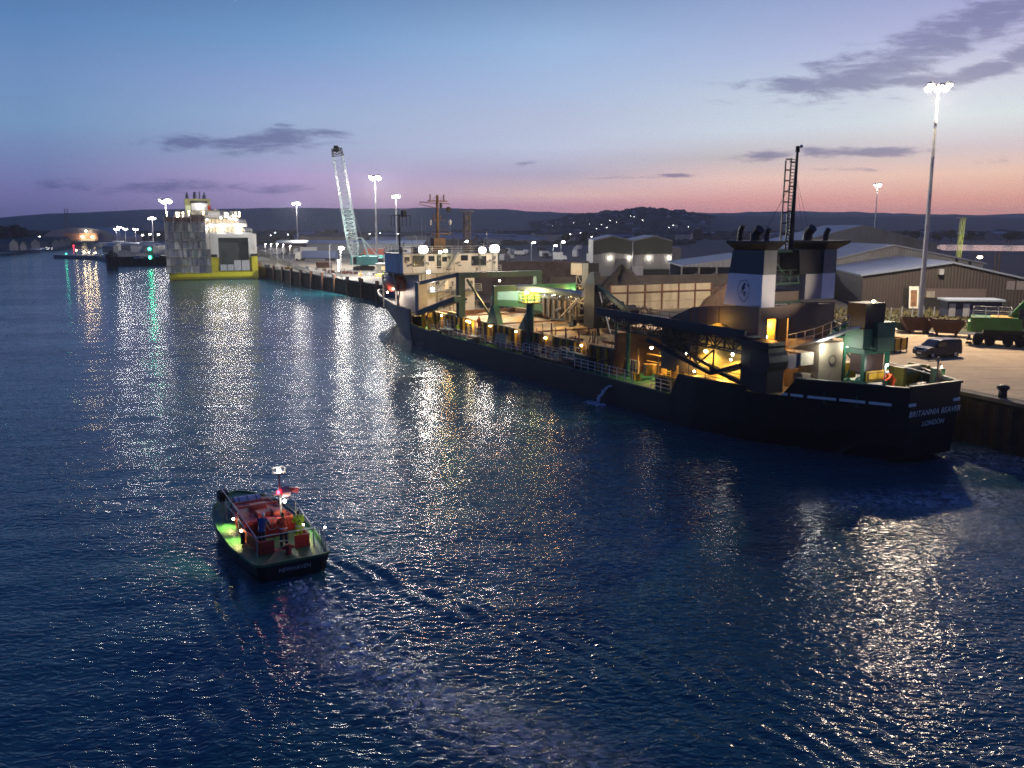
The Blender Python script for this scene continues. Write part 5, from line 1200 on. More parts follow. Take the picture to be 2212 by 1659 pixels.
SB().bx(7, 12.5, .9, 1.7, 2.5, 4.0).build('locker', 'dkgreen', shp)
SB().bx(14, 15.4, 1.2, 1.8, 2.5, 3.5).build('locker', MATS['beige_locker'], shp)

# portal frames over the hopper
def portal(l, z, s0, s1, w_, col, foot=5.1, name='portal_frame'):
    b = SB(); b.bx(l - w_ / 2, l + w_ / 2, s0 - w_ / 2, s0 + w_ / 2, foot, z); b.bx(l - w_ / 2, l + w_ / 2, s1 - w_ / 2, s1 + w_ / 2, foot, z); b.bx(l - w_ / 2, l + w_ / 2, s0 - w_ / 2, s1 + w_ / 2, z, z + .75)
    b.side([(l - w_ / 2 + .02, 0)] * 0 or [(l - .2, foot), (l + .2, foot), (l + .2, foot + .1), (l - .2, foot + .1)], s0 - .8, s0 + .8)
    return b.build(name, col, shp)
portal(41.2, 10.4, 2.1, 14.2, .95, 'dkgreen')
b = SB(); b.beam((41.2, 2.1, 10.9), (53.2, 1.0, 9.1), .55, .5); b.bx(52.6, 54.0, .5, 1.9, 4.3, 9.2); b.build('davit_beam', 'grey', shp)
b = SB(); b.beam((41, 3.0, 10.2), (37.6, 5, 5.2), .25); b.build('brace', 'dkgreen', shp)
portal(30.8, 9.2, 2.1, 14, .5, 'green')
SB().side([(29.2, 5.15), (32.4, 5.15), (31.1, 7.5), (30.5, 7.5)], 1.7, 2.5).build('portal_foot', 'green', shp)
SB().tube((21.3, 1.9, 3), (21.3, 1.9, 8.6), .45, n=14).side([(21.5, 5.2), (23.9, 5.2), (21.7, 7.6)], 1.7, 2.1).build('crane_pedestal', 'green', shp)
SB().rail([(20.3, 1.0, 8.6), (22.3, 1.0, 8.6), (22.3, 2.8, 8.6), (20.3, 2.8, 8.6), (20.3, 1.0, 8.6)], 1.0, .05, 1, 2).build('basket', 'hivis', shp)
SB().bx(20.2, 22.4, .9, 2.9, 8.45, 8.6).build('basket_floor', 'yellow', shp)
SB().tube((24.5, 2.0, 10.1), (17, 6.5, 9.6), .38, n=12).build('pipe', 'galv', shp)
SB().beam((39.5, .9, 7.7), (53.0, .9, 4.7), 1.0, .7).build('pipe_gantry', 'dkgreen', shp)
SB().beam((39.6, .9, 8.1), (53.0, .9, 5.1), .95, .05).build('gantry_walkway', 'white', shp)
b = SB(); b.rail([(39.6, .5, 8.1), (46, .5, 6.65)], .9, .03, 1.2, 1); b.build('gantry_railing', 'galv', shp)
b = SB()
for l in (49.5, 51.8): b.bx(l - .12, l + .12, .6, 1.2, 2.5, 5.0)
b.beam((49.5, .8, 2.6), (51.8, .8, 4.8), .12); b.beam((47, .8, 2.6), (49.5, .8, 5.2), .12); b.build('gantry_leg', 'yellow', shp)
for s_, l in ((2.6, 44.6), (2.8, 43.4), (2.5, 45.6)): SB().tube((l, s_, 5.1), (l, s_, 7.2), .06).build('pipe_riser', 'yellow', shp)
SB().bx(42.4, 45.6, 2.0, 2.7, 5.1, 5.5).build('valve_bank', 'yellow', shp)
# long green discharge casing on the starboard side, ribbed dark bin at its after end
b = SB(); o_ = [(11.2, 6.9), (11.4, 8.2), (12.8, 8.5), (13.2, 7.4), (12.6, 6.0), (11.6, 5.9)]
b.loft([[(l, s_, z + dz) for s_, z in o_] for l, dz in ((50, -.3), (41, .1), (33, .0), (28, -.2))]).build('conveyor_casing', 'green', shp)
b = SB(); b.side([(34, 7.9), (24.1, 7.9), (24.3, 5.6), (31.0, 5.2), (33.2, 6.1)], 10.6, 12.6); b.build('receiving_bin', 'darksteel', shp)
b = SB()
for k in range(7): b.bx(24.8 + k * 1.35, 24.95 + k * 1.35, 10.45, 10.6, 5.6, 7.9)
b.build('bin_rib', 'brown', shp)
SB().truss((34, 11.5, 8.6), (18, 10, 8.4), 1.0, .8, 12, .09).build('conveyor_truss', 'darksteel', shp)
for k in range(8): SB().ell((33 - k * 2, 10.6, 8.4), (.1, .1, .1), 6, 4).build('marker_lamp', emis('lamp_dull', (.8, .85, 1), 3), shp)
# bucket tower and boom
b = SB(); b.bx(17.6, 19.8, 8.4, 9.6, 5.5, 10.6); b.loft([[(17.6, 8.4, 10.6), (19.8, 8.4, 10.6), (19.8, 9.6, 10.6), (17.6, 9.6, 10.6)], [(18.1, 8.6, 12), (18.9, 8.6, 12), (18.9, 9.4, 12), (18.1, 9.4, 12)]]); b.build('discharge_tower', 'black', shp)
SB().beam((18.6, 9, 10.6), (10.8, 8.6, 8.0), .42, .5).build('discharge_boom', 'dkgreen', shp)
b = SB(); b.bx(10.2, 11.6, 8.2, 9.4, 6.6, 8.2); b.tube((11, 8.2, 8.2), (11, 9.4, 8.2), .55); b.build('boom_head', 'darksteel', shp)
b = SB(); pts = [(15.4 + 1.2 * math.cos(a), 9, 7.6 + 1.4 * math.sin(a)) for a in [R(x) for x in range(100, -80, -20)]]; b.path(pts, .3, 8).build('bucket_scoop', 'darksteel', shp)
b = SB(); b.beam((19.4, 8.6, 10.4), (23.2, 8.4, 7.0), .1); b.beam((19.4, 8.7, 10.3), (26, 9, 6.2), .07); b.beam((17.6, 9, 10), (15, 9, 5.2), .12); b.build('stay', 'galv', shp)
b = SB(); b.bx(27.9, 30.6, 13.2, 14.6, 11.1, 12.6); b.build('drive_housing', mat('housing_panel', (.36, .32, .24), .6, 0, .25, 1.2, dirt=(.1, .07, .05)), shp)
b = SB(); b.bx(26.4, 27.8, 13.2, 14.8, 9.6, 12.7); b.truss((28.8, 14, 5), (28.6, 14, 11.1), 1.4, 1.2, 5, .14); b.build('drive_tower', 'darksteel', shp)
# long belt conveyor along the port side aft, on a lattice
b = SB(); b.beam((6.6, 2.2, 8.5), (-15.6, 1.9, 8.35), 1.3, .34); b.beam((6.6, 1.4, 8.9), (-15.6, 1.1, 8.75), .12, .5); b.build('belt_conveyor', mat('belt_blue', (.006, .014, .028), .5, 0, .3, .6), shp)
b = SB(); b.truss((3.5, 1.6, 7.8), (-15.4, 1.6, 7.6), 1.1, 1.0, 17, .06)
b.beam((-3.2, .7, 6.9), (-11.9, .9, 5.0), .3); b.beam((-3.2, 2.4, 6.9), (-11.9, 2.2, 5.0), .3); b.beam((-11.9, .9, 5.0), (-15.4, .8, 6.2), .3); b.beam((-11.9, 2.2, 5.0), (-15.4, 2.2, 6.2), .3); b.beam((-11.5, 1.2, 5.4), (-15.8, 1.2, 4.6), .34)
for l0, l1 in ((-5, -7), (-7, -5), (-8, -10), (-10, -8), (-12, -9.5), (-6, -6.01), (-9, -9.01), (-12, -12.01)): b.beam((l0, 1.0, 7.0), (l1, 1.0, 6.9 - (abs((l0 + l1) / 2) - 3) * .22), .12)
b.build('pipe_cradle', 'darksteel', shp)
b = SB(); b.bx(-18.4, -15.4, .9, 2.6, 4.3, 8.3); b.bx(-17.2, -15.2, 2.6, 3.0, 4.1, 8.0); b.tube((-17.6, .8, 6.8), (-17.6, 2.8, 6.8), 1.1, n=14); b.side([(-18.6, 8.0), (-15, 8.4), (-14.5, 8.0), (-18, 7.6)], .8, 2.7); b.build('winch_block', 'black', shp)
b = SB(); b.tube((2.2, 2.4, 2.5), (2.2, 2.4, 8.2), .22, n=10); b.tube((4.2, 2.3, 2.5), (4.2, 2.3, 7.8), .16, n=8); b.build('conveyor_post', 'green', shp)

# after deckhouse, funnels, mast
DH = mat('deckhouse_side', (.15, .105, .08), .6, 0, .25, .3, dirt=(.09, .05, .035), dirt_amt=.4)
HT2 = [(-2.3, 8.4), (-6.6, 10.1), (-10.1, 10.5), (-15.0, 10.85)]
o_ = [(-2.3, 4.0), (-2.3, 8.4), (-6.6, 10.1), (-10.1, 10.5), (-15.0, 10.85), (-15.0, 4.0)]
SB().side(o_, 3.0, 3.18).side(o_, 11.4, 11.6).bx(-5.5, -2.3, 3.1, 11.4, 8.2, 8.4).side([(-6.6, 9.9), (-15, 10.6), (-15, 10.75), (-6.6, 10.05)], 3.1, 11.4).bx(-2.5, -2.3, 3.1, 11.4, 7.6, 8.4).build('deckhouse', DH, shp)
b = SB()
for l in (-4, -5.2, -6.4, -7.6, -8.8, -10.2): b.bx(l - .05, l + .05, 2.9, 3.0, 7.4, tab([(-15, 10.8), (-10.1, 10.4), (-6.6, 10.0), (-2.3, 8.3)], l))
b.build('deckhouse_stiffener', 'brown', shp)
b = SB(); b.bx(-14.98, -14.86, 3.2, 4.0, 4, 10.7).bx(-14.98, -14.86, 6.3, 9.6, 4, 10.9).bx(-14.98, -14.86, 9.6, 11.4, 8.8, 10.7).bx(-14.98, -14.86, 4.0, 6.3, 9.7, 10.8).bx(-14.98, -14.86, 10.9, 11.4, 4, 8.8)
b.build('after_bulkhead', 'brown', shp)
SB().bx(-13.5, -13.4, 3.2, 6.3, 4, 9.7).build('engine_casing', mat('amber_paint', (.55, .36, .1), .6, 0, .2, .7, dirt=(.3, .16, .04)), shp)
SB().bx(-14.9, -14.8, 5.0, 5.25, 4, 9.7).build('door_post', 'darksteel', shp)
SB().bx(-14.8, -13.5, 9.4, 9.5, 4.0, 8.8).build('side_door', 'brown', shp)
lf = SB()
for l, s_, z in ((-14.2, 4.3, 9.5), (-13.9, 5.8, 9.0)): light((l, -s_, z), 420, (1, .5, .1), shp, .2)
SB().ell((-14.6, 4.25, 8.2), (.12, .12, .2), 8, 6).build('deck_lamp', LAMPY, shp)
def funnel(s0, s1, mirror):
    zb, zm, zt = 10.7 if not mirror else 11.2, 13.35, 15.3
    def sec(z):
        f_ = (z - zb) / (zt - zb); lead = (-10.7 if not mirror else -11.2) - f_ * .9; return [(lead, s0, z), (lead, s1, z), (-15.2, s1, z), (-15.2, s0, z)]
    lo = SB().loft([sec(zb), sec(zm)]).build('funnel', 'funwhite', shp); SB().loft([sec(zm), sec(zt)]).build('upper_band', 'navy' if True else 'black', lo)
    for s_a, s_b in (((s0 + .02, s1 - .02)),): SB().bx(-15.26, -15.2, s_a, s_b, zm, zt - .0).build('band_panel', mat('band_grey', (.16, .17, .17), .5), lo)
    w0, w1 = (s0 - .3, s1 + .9) if mirror else (s0 - .4, s1 + .3)
    SB().loft([[(-11.7, s0 + .1, zt), (-11.7, s1 - .1, zt), (-15.25, s1 - .1, zt), (-15.25, s0 + .1, zt)], [(-11.2, w0, zt + .55), (-11.2, w1, zt + .55), (-15.8, w1, zt + .55), (-15.8, w0, zt + .55)], [(-11.2, w0, zt + .75), (-11.2, w1, zt + .75), (-15.8, w1, zt + .75), (-15.8, w0, zt + .75)]]).build('funnel_cap', 'black', lo)
    for l, rr_, hh in ((-11.6, .22, 1.3), (-13.4, .4, 1.0), (-14.7, .2, 1.0)) if not mirror else ((-12.6, .4, 1.1), (-14.6, .22, 1.0)):
        z0 = zt + .7; m_ = (s0 + s1) / 2; SB().path([(l, m_, z0), (l, m_, z0 + hh * .6), (l - rr_ * 1.3, m_, z0 + hh)], rr_, 10).build('exhaust', 'black', lo)
    return lo
f1_ = funnel(3.0, 4.42, False); f2_ = funnel(9.7, 11.2, True)
SB().loft([[(-11.2, 7.6, 11.2), (-11.2, 9.7, 11.2), (-15.18, 9.7, 11.2), (-15.18, 7.8, 11.2)], [(-11.6, 7.6, 13.3), (-11.6, 9.7, 13.3), (-15.18, 9.7, 13.3), (-15.18, 7.8, 13.3)]]).build('inner_casing', mat('inner_grey', (.28, .27, .28), .6, 0, .1, .4), f2_)
SB().loft([[(-11.6, 6.9, 13.3), (-11.6, 9.7, 13.3), (-15.1, 9.7, 13.3), (-15.1, 7.2, 13.3)], [(-11.9, 6.7, 15.3), (-11.9, 9.7, 15.3), (-15.1, 9.7, 15.3), (-15.1, 7.0, 15.3)]]).build('inner_band', 'black', f2_)
# emblem on the port funnel: broken ring round a beaver like animal
EM = mat('emblem_blue', (.02, .05, .09), .6)
ex_, ez_ = -13.1, 12.0
em = SB(); n = 40
for k in range(n):
    a0, a1 = 2 * math.pi * k / n, 2 * math.pi * (k + .8) / n; rr0 = 1 + .06 * math.sin(3 * a0) + .04 * math.sin(7 * a0)
    P0 = lambda a, q: (ex_ - .72 * q * math.cos(a) * rr0, 2.985, ez_ + .9 * q * math.sin(a) * rr0)
    em.face([P0(a0, 1.0), P0(a1, 1.0), P0(a1, .95), P0(a0, .95)])
    if k % 3: em.face([P0(a0, .9), P0(a1, .9), P0(a1, .87), P0(a0, .87)])
for q in ([(.1, .5), (-.05, .62), (-.22, .55), (-.2, .42), (-.05, .38)], [(.12, .45), (-.1, .42), (-.16, .2), (.02, -.02), (.22, -.05), (.26, .2)], [(-.28, -.1), (.05, -.1), (.05, -.2), (-.28, -.2)], [(-.3, -.24), (.1, -.24), (.1, -.32), (-.3, -.32)], [(-.2, -.36), (-.02, -.36), (-.02, -.5), (-.2, -.5)], [(.2, 0), (.36, -.2), (.3, -.26), (.14, -.1)], [(-.45, .3), (-.58, .3), (-.58, .5), (-.45, .5)]):
    em.face([(ex_ - x * .95 * -1, 2.985, ez_ + z) for x, z in q])
em.build('funnel_emblem', EM, f1_)
# lattice and platforms between the funnels
b = SB(); b.bx(-14.6, -13.6, 4.4, 9.6, 12.45, 12.65).bx(-14.4, -13.8, 4.4, 9.6, 15.1, 15.25).bx(-14.9, -13.2, 4.4, 7.6, 10.9, 11.1); b.rail([(-14.8, 4.5, 12.65), (-14.8, 7.4, 12.65)], 1, .04, 1, 1); b.beam((-14.3, 4.5, 14.9), (-14.3, 7, 12.6), .12); b.beam((-14.5, 4.6, 11), (-14.5, 4.6, 15.2), .2); b.build('funnel_platform', 'dkgreen', shp)
SB().bx(-14.7, -12, 4.4, 7.6, 10.9, 11.9).build('casing_top', 'brown', shp)
mst = SB(); mst.tube((-13, 8.0, 11), (-13, 8.15, 18.5), .3, .2, 10).tube((-13, 8.15, 18.5), (-13, 8.3, 23.7), .19, .1, 8).tube((-13, 8.3, 23.3), (-13, 8.3, 23.8), .18, .18, 8); mst.build('aft_mast', 'black', shp)
b = SB()
for s_ in (6.95, 7.55): b.tube((-13, s_ - .1, 13.6), (-13, s_ + .1, 22.8 - (s_ < 7.2) * .2), .07, n=5)
for k in range(34):
    z = 13.8 + k * .27; b.tube((-13, 7.5 + .1 * k / 34, z), (-13, 7.95 + .1 * k / 34, z), .035, n=4)
for k in range(11): z = 14 + k * .87; b.tube((-13, 6.88 + .018 * k, z), (-13, 7.55 + .008 * k, z), .06, n=4)
for k in range(5): z = 14.5 + k * 2; b.tube((-13, 7.5, z), (-13, 8.1, z), .05, n=4)
b.build('mast_ladder', 'black', shp)
b = SB(); top_ = (-13, 8.25, 21.5)
for p in ((-13.5, 4.2, 16.2), (-12, 5.6, 15.9), (-14, 8.6, 15.8), (-13, 10.3, 16.3)): b.tube(top_, p, .012, n=4)
b.build('mast_stay', 'black', shp)
SB().ell((-13.4, 8.3, 23.75), (.14, .14, .14), 8, 6).build('masthead_lamp', 'galv', shp)

# lit working deck below the conveyor
ARCH = mat('sloped_plate', (.5, .36, .1), .6, 0, .25, .6, dirt=(.2, .1, .02))
SB().side([(2.0, 2.5), (-3.0, 5.6), (-7.5, 6.8), (-7.5, 2.5)], 6.2, 6.4).build('sloped_plating', ARCH, shp)
SB().bx(-14.8, -7.6, 2.95, 3.0, 4.0, 7.3).build('lower_side', ARCH, shp)
SB().bx(-7.7, -7.55, .6, 16, 2.5, 4.0).build('poop_bulkhead', 'cream', shp)
b = SB(); rs = random.Random(8)
for k in range(9): s_ = rs.uniform(2.4, 5.6); l = 1.5 - k * .85; b.tube((l, s_, 2.5), (l, s_, rs.uniform(3.4, 5.4)), rs.uniform(.06, .16), n=8)
for z in (3.3, 4.0, 4.7): b.tube((2, 4.6, z), (-6, 5.4, z), .06, n=6)
for k in range(5): b.box((rs.uniform(-6, 1), rs.uniform(3, 5.5), rs.uniform(2.9, 3.6)), (rs.uniform(.4, 1), rs.uniform(.4, .9), rs.uniform(.6, 1.4)))
b.build('pump_gear', mat('ochre_gear', (.5, .3, .09), .55, 0, .4, .9, dirt=RUST), shp)
b = SB(); b.tube((7.2, 5.2, 3.5), (7.2, 6.8, 3.5), .8, n=18).bx(6.2, 8.4, 4.9, 5.2, 2.5, 4.0).bx(6.2, 8.4, 6.8, 7.0, 2.5, 4.0); b.build('deck_winch', 'green', shp)
SB().tube((5.0, 4.4, 3.7), (5.0, 6.2, 3.9), .62, n=18).build('cable_drum', ARCH, shp)
SB().bx(1.7, 4.6, 3.4, 3.5, 2.6, 4.1).build('mesh_panel', mat('copper_mesh', (.36, .2, .12), .6), shp); SB().rail([(4.6, 3.3, 2.5), (1.6, 3.3, 2.5)], 1.55, .04, .5, 1).build('panel_frame', 'white', shp)
b = SB(); b.loft([[(-.4, 5, 2.5), (-1.8, 5, 2.5), (-1.8, 6.4, 2.5), (-.4, 6.4, 2.5)], [(-.4, 5, 4.3), (-1.8, 5, 4.3), (-1.8, 6.4, 4.3), (-.4, 6.4, 4.3)], [(.2, 4.6, 5.1), (-2.4, 4.6, 5.1), (-2.4, 6.8, 5.1), (.2, 6.8, 5.1)]]); b.build('hatch_trunk', 'black', shp)
b = SB(); b.path([(-.6, 4.9, 2.6), (-.6, 4.9, 4.4)], .04); b.path([(-1.4, 4.9, 2.6), (-1.4, 4.9, 4.4)], .04)
for k in range(8): b.tube((-.6, 4.9, 2.7 + k * .22), (-1.4, 4.9, 2.7 + k * .22), .03, n=4)
b.build('trunk_ladder', 'yellow', shp)
SB().bx(-6.4, -4.6, .7, 1.7, 2.5, 3.5).bx(-6.2, -4.8, .8, 1.6, 3.5, 3.7).build('mooring_chock', 'rubber', shp)
SB().tube((-.2, 1.9, 2.5), (-.2, 1.9, 3.2), .25).tube((.6, 1.9, 2.5), (.6, 1.9, 3.2), .25).build('bitts', 'yellow', shp)
SB().rail([(-8.6, 1.2, 4.0), (-15, 1.4, 4.0)], 1.3, .03, 2.0, 1).build('railing', 'darksteel', shp)
SB().bx(-14.5, -8.4, 1.6, 2.9, 4.0, 4.18).build('lit_plinth', 'sand', shp)
for l, s_, z in ((-5.5, 4.4, 6.6), (-9.5, 2.3, 6.5), (-11.5, 2.4, 4.9), (0, 3.6, 5.6)):
    SB().ell((l, s_, z), (.16, .16, .12), 8, 6).build('deck_lamp', LAMPY, shp); light((l, -s_, z - .25), {-5.5: 650, -9.5: 800, -11.5: 420, 0: 420}[l], (1, .64, .17), shp, .2, 160, (0, -.35, -1), .4)
SB().ell((-14.2, 1.1, 6.9), (.1, .1, .14), 8, 6).build('deck_lamp', LAMPW, shp); light((-14.2, -.7, 6.6), 40, (1, .95, .85), shp, .1)
for l, s_, z, pw in ((-3.0, 4.8, 5.6, 420), (-7.0, 2.2, 6.0, 420), (-12.8, 2.2, 6.2, 420), (-8.4, 2.0, 4.6, 160)):
    SB().ell((l, s_, z), (.09, .09, .09), 8, 6).build('deck_lamp', LAMPY, shp); light((l, -s_ - .02, z - .2), pw * (.7 if s_ < 3 else 1), (1, .66, .18), shp, .15, 150, (0, -.35, -1), .5)
SB().ell((-21.8, 8.2, 11.5), (.12, .16, .1), 8, 6).build('deck_lamp', LAMPY, shp); light((-21.6, -8.0, 11.6), 1500, (1, .82, .6), shp, .15, 60, (7, 2.4, 1.6), .6)  # small lamp added on the tower head to warm the funnels' after faces
# half dome cover showing over the conveyor
b = SB(); dm = [( -10.6 + 1.35 * math.cos(a), 2.6, 7.9 + 1.15 * math.sin(a)) for a in [math.pi * k / 10 for k in range(11)]]
b.loft([[(x, 2.86, z) for x, y_, z in dm], [(x, 2.55, z) for x, y_, z in dm]]).build('vent_cowl', ARCH, shp); light((-10.6, -2.0, 9.3), 60, (1, .6, .12), shp, .15)

# dense gear amidships: catwalk, bent pipes, cables and rails over the starboard coaming
b = SB(); b.beam((48, 15.2, 6.6), (8, 15.2, 6.6), .9, .08); b.rail([(48, 14.8, 6.65), (8, 14.8, 6.65)], 1.0, .035, 1.8, 1)
for l in range(9, 49, 4): b.beam((l, 15.2, 5.1), (l, 15.2, 6.6), .16)
b.build('catwalk', 'darksteel', shp)
rs = random.Random(41); b = SB()
for k in range(34):
    l, s_, z = rs.uniform(20, 30), rs.uniform(9.0, 14), rs.uniform(6.0, 8.4)
    b.path([(l, s_, z), (l - rs.uniform(.5, 2.5), s_ + rs.uniform(-.4, .4), z + rs.uniform(-.6, .6)), (l - rs.uniform(1, 4), s_ + rs.uniform(-.8, .8), z - rs.uniform(0, 2.4))], rs.uniform(.05, .2), 7)
b.build('dredge_pipe', 'black', shp)
b = SB()
for k in range(16):
    l, s_ = rs.uniform(16, 26), rs.uniform(8.6, 13); b.box((l, s_, rs.uniform(5.3, 7.2)), (rs.uniform(.4, 1.8), rs.uniform(.3, 1), rs.uniform(.3, 1.1)), (0, rs.uniform(-.5, .5), 0))
b.build('pump_housing', 'darksteel', shp)
for k in range(22):
    l, s_ = rs.uniform(4.5, 24), rs.choice([1.2, 2.2, 2.6]); SB().tube((l, s_, rs.uniform(2.5, 5)), (l + rs.uniform(-.4, .4), s_, rs.uniform(5.2, 6.6)), rs.uniform(.03, .09), n=6).build('pipe_riser', 'rust', shp)
for k in range(8): l = 6 + k * 2.2; SB().path([(l, 1.1, 2.6), (l, 1.1, 3.4), (l - .6, 1.5, 3.9), (l - 1.6, 1.5, 3.9)], .12, 7).build('air_pipe', 'rust', shp)
for k, (l, s_) in enumerate(((46.5, 1.5), (38, 1.5), (31, 1.5), (24, 1.5), (17, 1.5), (9.5, 1.5))):
    SB().box((l, s_, 4.85), (.3, .16, .1)).build('deck_lamp', LAMPY, shp); light((l, -s_ + .35, 4.7), (60, 26, 26, 26, 14, 14)[k], (1, .85, .5) if k else (1, .6, .2), shp, .08, 140, (0, .15, -1), .6)

# stern working deck
SB().bx(-18.8, -15.1, 6.0, 8.6, 4.0, 8.0).build('stern_house', mat('beige_house', (.4, .32, .22), .6, 0, .15, .6, dirt=(.2, .12, .08), dirt_amt=.3), shp)
SB().tube((-18.84, 7.4, 6.6), (-18.88, 7.4, 6.6), .42, n=20, cap=True).build('wheel_emblem', 'brown', shp); SB().tube((-18.88, 7.4, 6.6), (-18.9, 7.4, 6.6), .3, n=16).build('wheel_centre', MATS['beige_house'], shp)
b = SB(); b.beam((-16, 6, 7.4), (-18.6, 6, 8.2), 1.1, .14); b.beam((-18.6, 6, 8.2), (-22, 6.2, 9.6), 1.1, .14); b.build('stern_walkway', 'galv', shp)
SB().rail([(-15.8, 5.5, 7.4), (-18.6, 5.5, 8.2), (-21.8, 5.7, 9.6)], 1.0, .03, .9, 1).build('walkway_railing', 'galv', shp)
SB().bx(-18.4, -16.2, 4.4, 5.8, 6.3, 7.3).build('rope_locker', mat('pale_wood', (.42, .36, .27), .7, 0, .3, .8), shp); SB().bx(-18.2, -16.2, 3.2, 4.4, 6.1, 7.2).build('liferaft_case', mat('mauve_case', (.2, .16, .17), .6), shp)
SB().bx(-18.5, -17.5, 4.6, 5.5, 4.0, 5.6).build('vent_box', MATS['beige_house'], shp)
b = SB(); rs = random.Random(2)
for k in range(14): b.path([(-18.6 + rs.uniform(-.3, .3), 6.0 + k * .1, 4.1), (-18.7, 6.2 + k * .06, 4.9 + rs.uniform(-.2, .2)), (-18.4, 5.4 + k * .13, 5.5 + rs.uniform(-.3, .4))], .03, 5)
b.build('mooring_line', 'cream', shp)
# green stern tower (gantry crane) and its yellow framed drum
t0 = -20.5
b = SB(); b.bx(t0 - .9, t0 + .9, 7.9, 10.1, 9.3, 11.3); b.build('tower_head', 'darksteel', shp)
b = SB(); b.bx(t0 - 1.0, t0 + .8, 7.7, 8.9, 7.8, 9.3).bx(t0 - 1.3, t0 + .6, 8.9, 10.9, 8.6, 9.8).build('tower_block', 'green', shp)
SB().side([(t0 - 1.3, 7.5), (t0 - 1.3, 8.6), (t0 + .5, 8.6), (t0 + .5, 7.2)], 9.0, 10.9).build('jib_foot', mat('sage_green', (.1, .2, .12), .5, 0, .2, .7, dirt=(.2, .18, .1)), shp)
b = SB(); b.bx(t0 - .9, t0 - .6, 8.1, 8.35, 4.0, 7.6).bx(t0 - .9, t0 - .6, 10.75, 11.0, 4.0, 7.6).bx(t0 - .95, t0 + .9, 8.0, 11.0, 7.3, 7.7).bx(t0 - .95, t0 + .9, 8.0, 11.0, 5.0, 5.15); b.build('tower_frame', 'green', shp)
SB().bx(t0 - .5, t0 + .7, 8.35, 10.75, 5.8, 7.2).build('winch_house', mat('maroon', (.07, .035, .03), .6), shp)
b = SB(); b.bx(t0 - 1.0, t0 - .93, 8.3, 10.9, 5.15, 5.95); b.build('data_panel', 'yellow', shp)
b = SB(); b.bx(t0 - 1.05, t0 - 1.0, 8.5, 10.7, 5.25, 5.3).bx(t0 - 1.05, t0 - 1.0, 8.5, 10.7, 5.8, 5.85).bx(t0 - 1.05, t0 - 1.0, 8.5, 8.55, 5.3, 5.8).bx(t0 - 1.05, t0 - 1.0, 10.65, 10.7, 5.3, 5.8); b.build('panel_border', 'brown', shp)
b = SB(); b.bx(-18.6, -18.4, 9.0, 9.25, 4.0, 8.4).bx(-18.6, -18.4, 11.4, 11.6, 4.0, 8.4); b.beam((-18.5, 9.1, 4.2), (-18.5, 11.5, 8.2), .15); b.beam((-18.5, 11.4, 5), (-18.5, 9.1, 7.4), .12); b.bx(-19.8, -17.4, 8.4, 12.0, 8.3, 8.5); b.build('gear_frame', 'green', shp)
b = SB(); rs = random.Random(3)
for k in range(12): b.tube((rs.uniform(-19.6, -17.6), rs.uniform(7.4, 10.2), rs.uniform(8.5, 9.0)), (rs.uniform(-19.6, -17.6), rs.uniform(7.4, 10.2), rs.uniform(8.7, 9.6)), rs.uniform(.1, .3), n=8)
b.build('hose_reel', 'dkgreen', shp)
SB().bx(-18.2, -17.2, 9.2, 11.0, 4.0, 6.1).build('gas_locker', 'yellow', shp)
b = SB(); b.tube((-20.8, 12.6, 5.2), (-20.8, 15.3, 5.2), .8, n=16).bx(-21.8, -19.8, 12.3, 12.6, 4.0, 6.0).bx(-21.8, -19.8, 15.3, 15.5, 4.0, 6.0); b.build('windlass', mat('olive_winch', (.22, .2, .04), .5, 0, .3, 1, dirt=RUST), shp)
for k in range(3): SB().tube((-23.2, 12.3 + k * .35, 4.0), (-23.2, 12.3 + k * .35, 5.0), .14).build('bollard_post', 'white', shp)
SB().bx(-24.3, -23.5, 13.2, 13.9, 4.0, 6.2).build('control_stand', 'green', shp)
b = SB(); b.tube((-25.3, 11.6, 4.0), (-25.3, 11.6, 7.4), .08).tube((-25.3, 11.9, 4.0), (-25.3, 11.9, 6.9), .06); b.path([(-25.3, 11.6 + .7 * math.cos(a) - .5, 7.2 + .12 * math.sin(a)) for a in [2 * math.pi * k / 12 for k in range(13)]], .03, 4); b.build('stern_light_post', 'brown', shp)
b = SB(); b.path([(-22.5, 11 + k * .2, 6.0 - .12 * k) for k in range(0)] or [(-19.8, 12.6, 6.2), (-25, 13.5, 5.5)], .05); b.build('wire_rope', 'galv', shp)
for l, s_, z, pw, m_, c_ in ((-19.1, 5.9, 7.9, 230, LAMPW, (.95, 1, .9)), (-24.4, 13.4, 5.5, 60, LAMPY, (1, .8, .5)), (-25.3, 11.95, 6.6, 22, LAMPY, (1, .85, .6)), (-19.0, 8.9, 7.7, 60, LAMPW, (1, .95, .85))):
    SB().ell((l, s_, z), (.14, .14, .13) if pw > 50 else (.09, .09, .1), 8, 6).build('deck_lamp', m_, shp); light((l - .3, -s_, z - .1), pw, c_, shp, .12)

# forward: bridge
WH = 'white'
b = SB(); b.bx(58, 66, .2, 16.4, 10.3, 13.2); b.build('bridge', WH, shp, bevel=.05)
b = SB(); b.bx(58.4, 69, 3.0, 12.4, 4.1, 10.3); b.build('accommodation', WH, shp)
SB().bx(57.2, 66.4, 0, 16.7, 10.15, 10.3).bx(56.6, 58.4, 2.4, 13, 7.4, 7.5).bx(58, 66.2, 0, 16.6, 13.2, 13.32).build('deck', 'grey', shp)
b = SB()
for l0, s0, s1, z0, z1 in ((57.97, 4.4, 5.4, 12.1, 12.9), (57.97, 9.9, 11.1, 12.1, 12.95), (57.97, 6.7, 7.5, 12.0, 12.75), (57.97, 11.7, 14.3, 11.2, 12.8), (57.97, 1.8, 3.7, 11.3, 13.0), (57.97, .5, 1.3, 12.1, 12.8)):
    SB().bx(l0 - .04, l0 + .02, s0, s1, z0, z1).build('window', 'glass', shp)
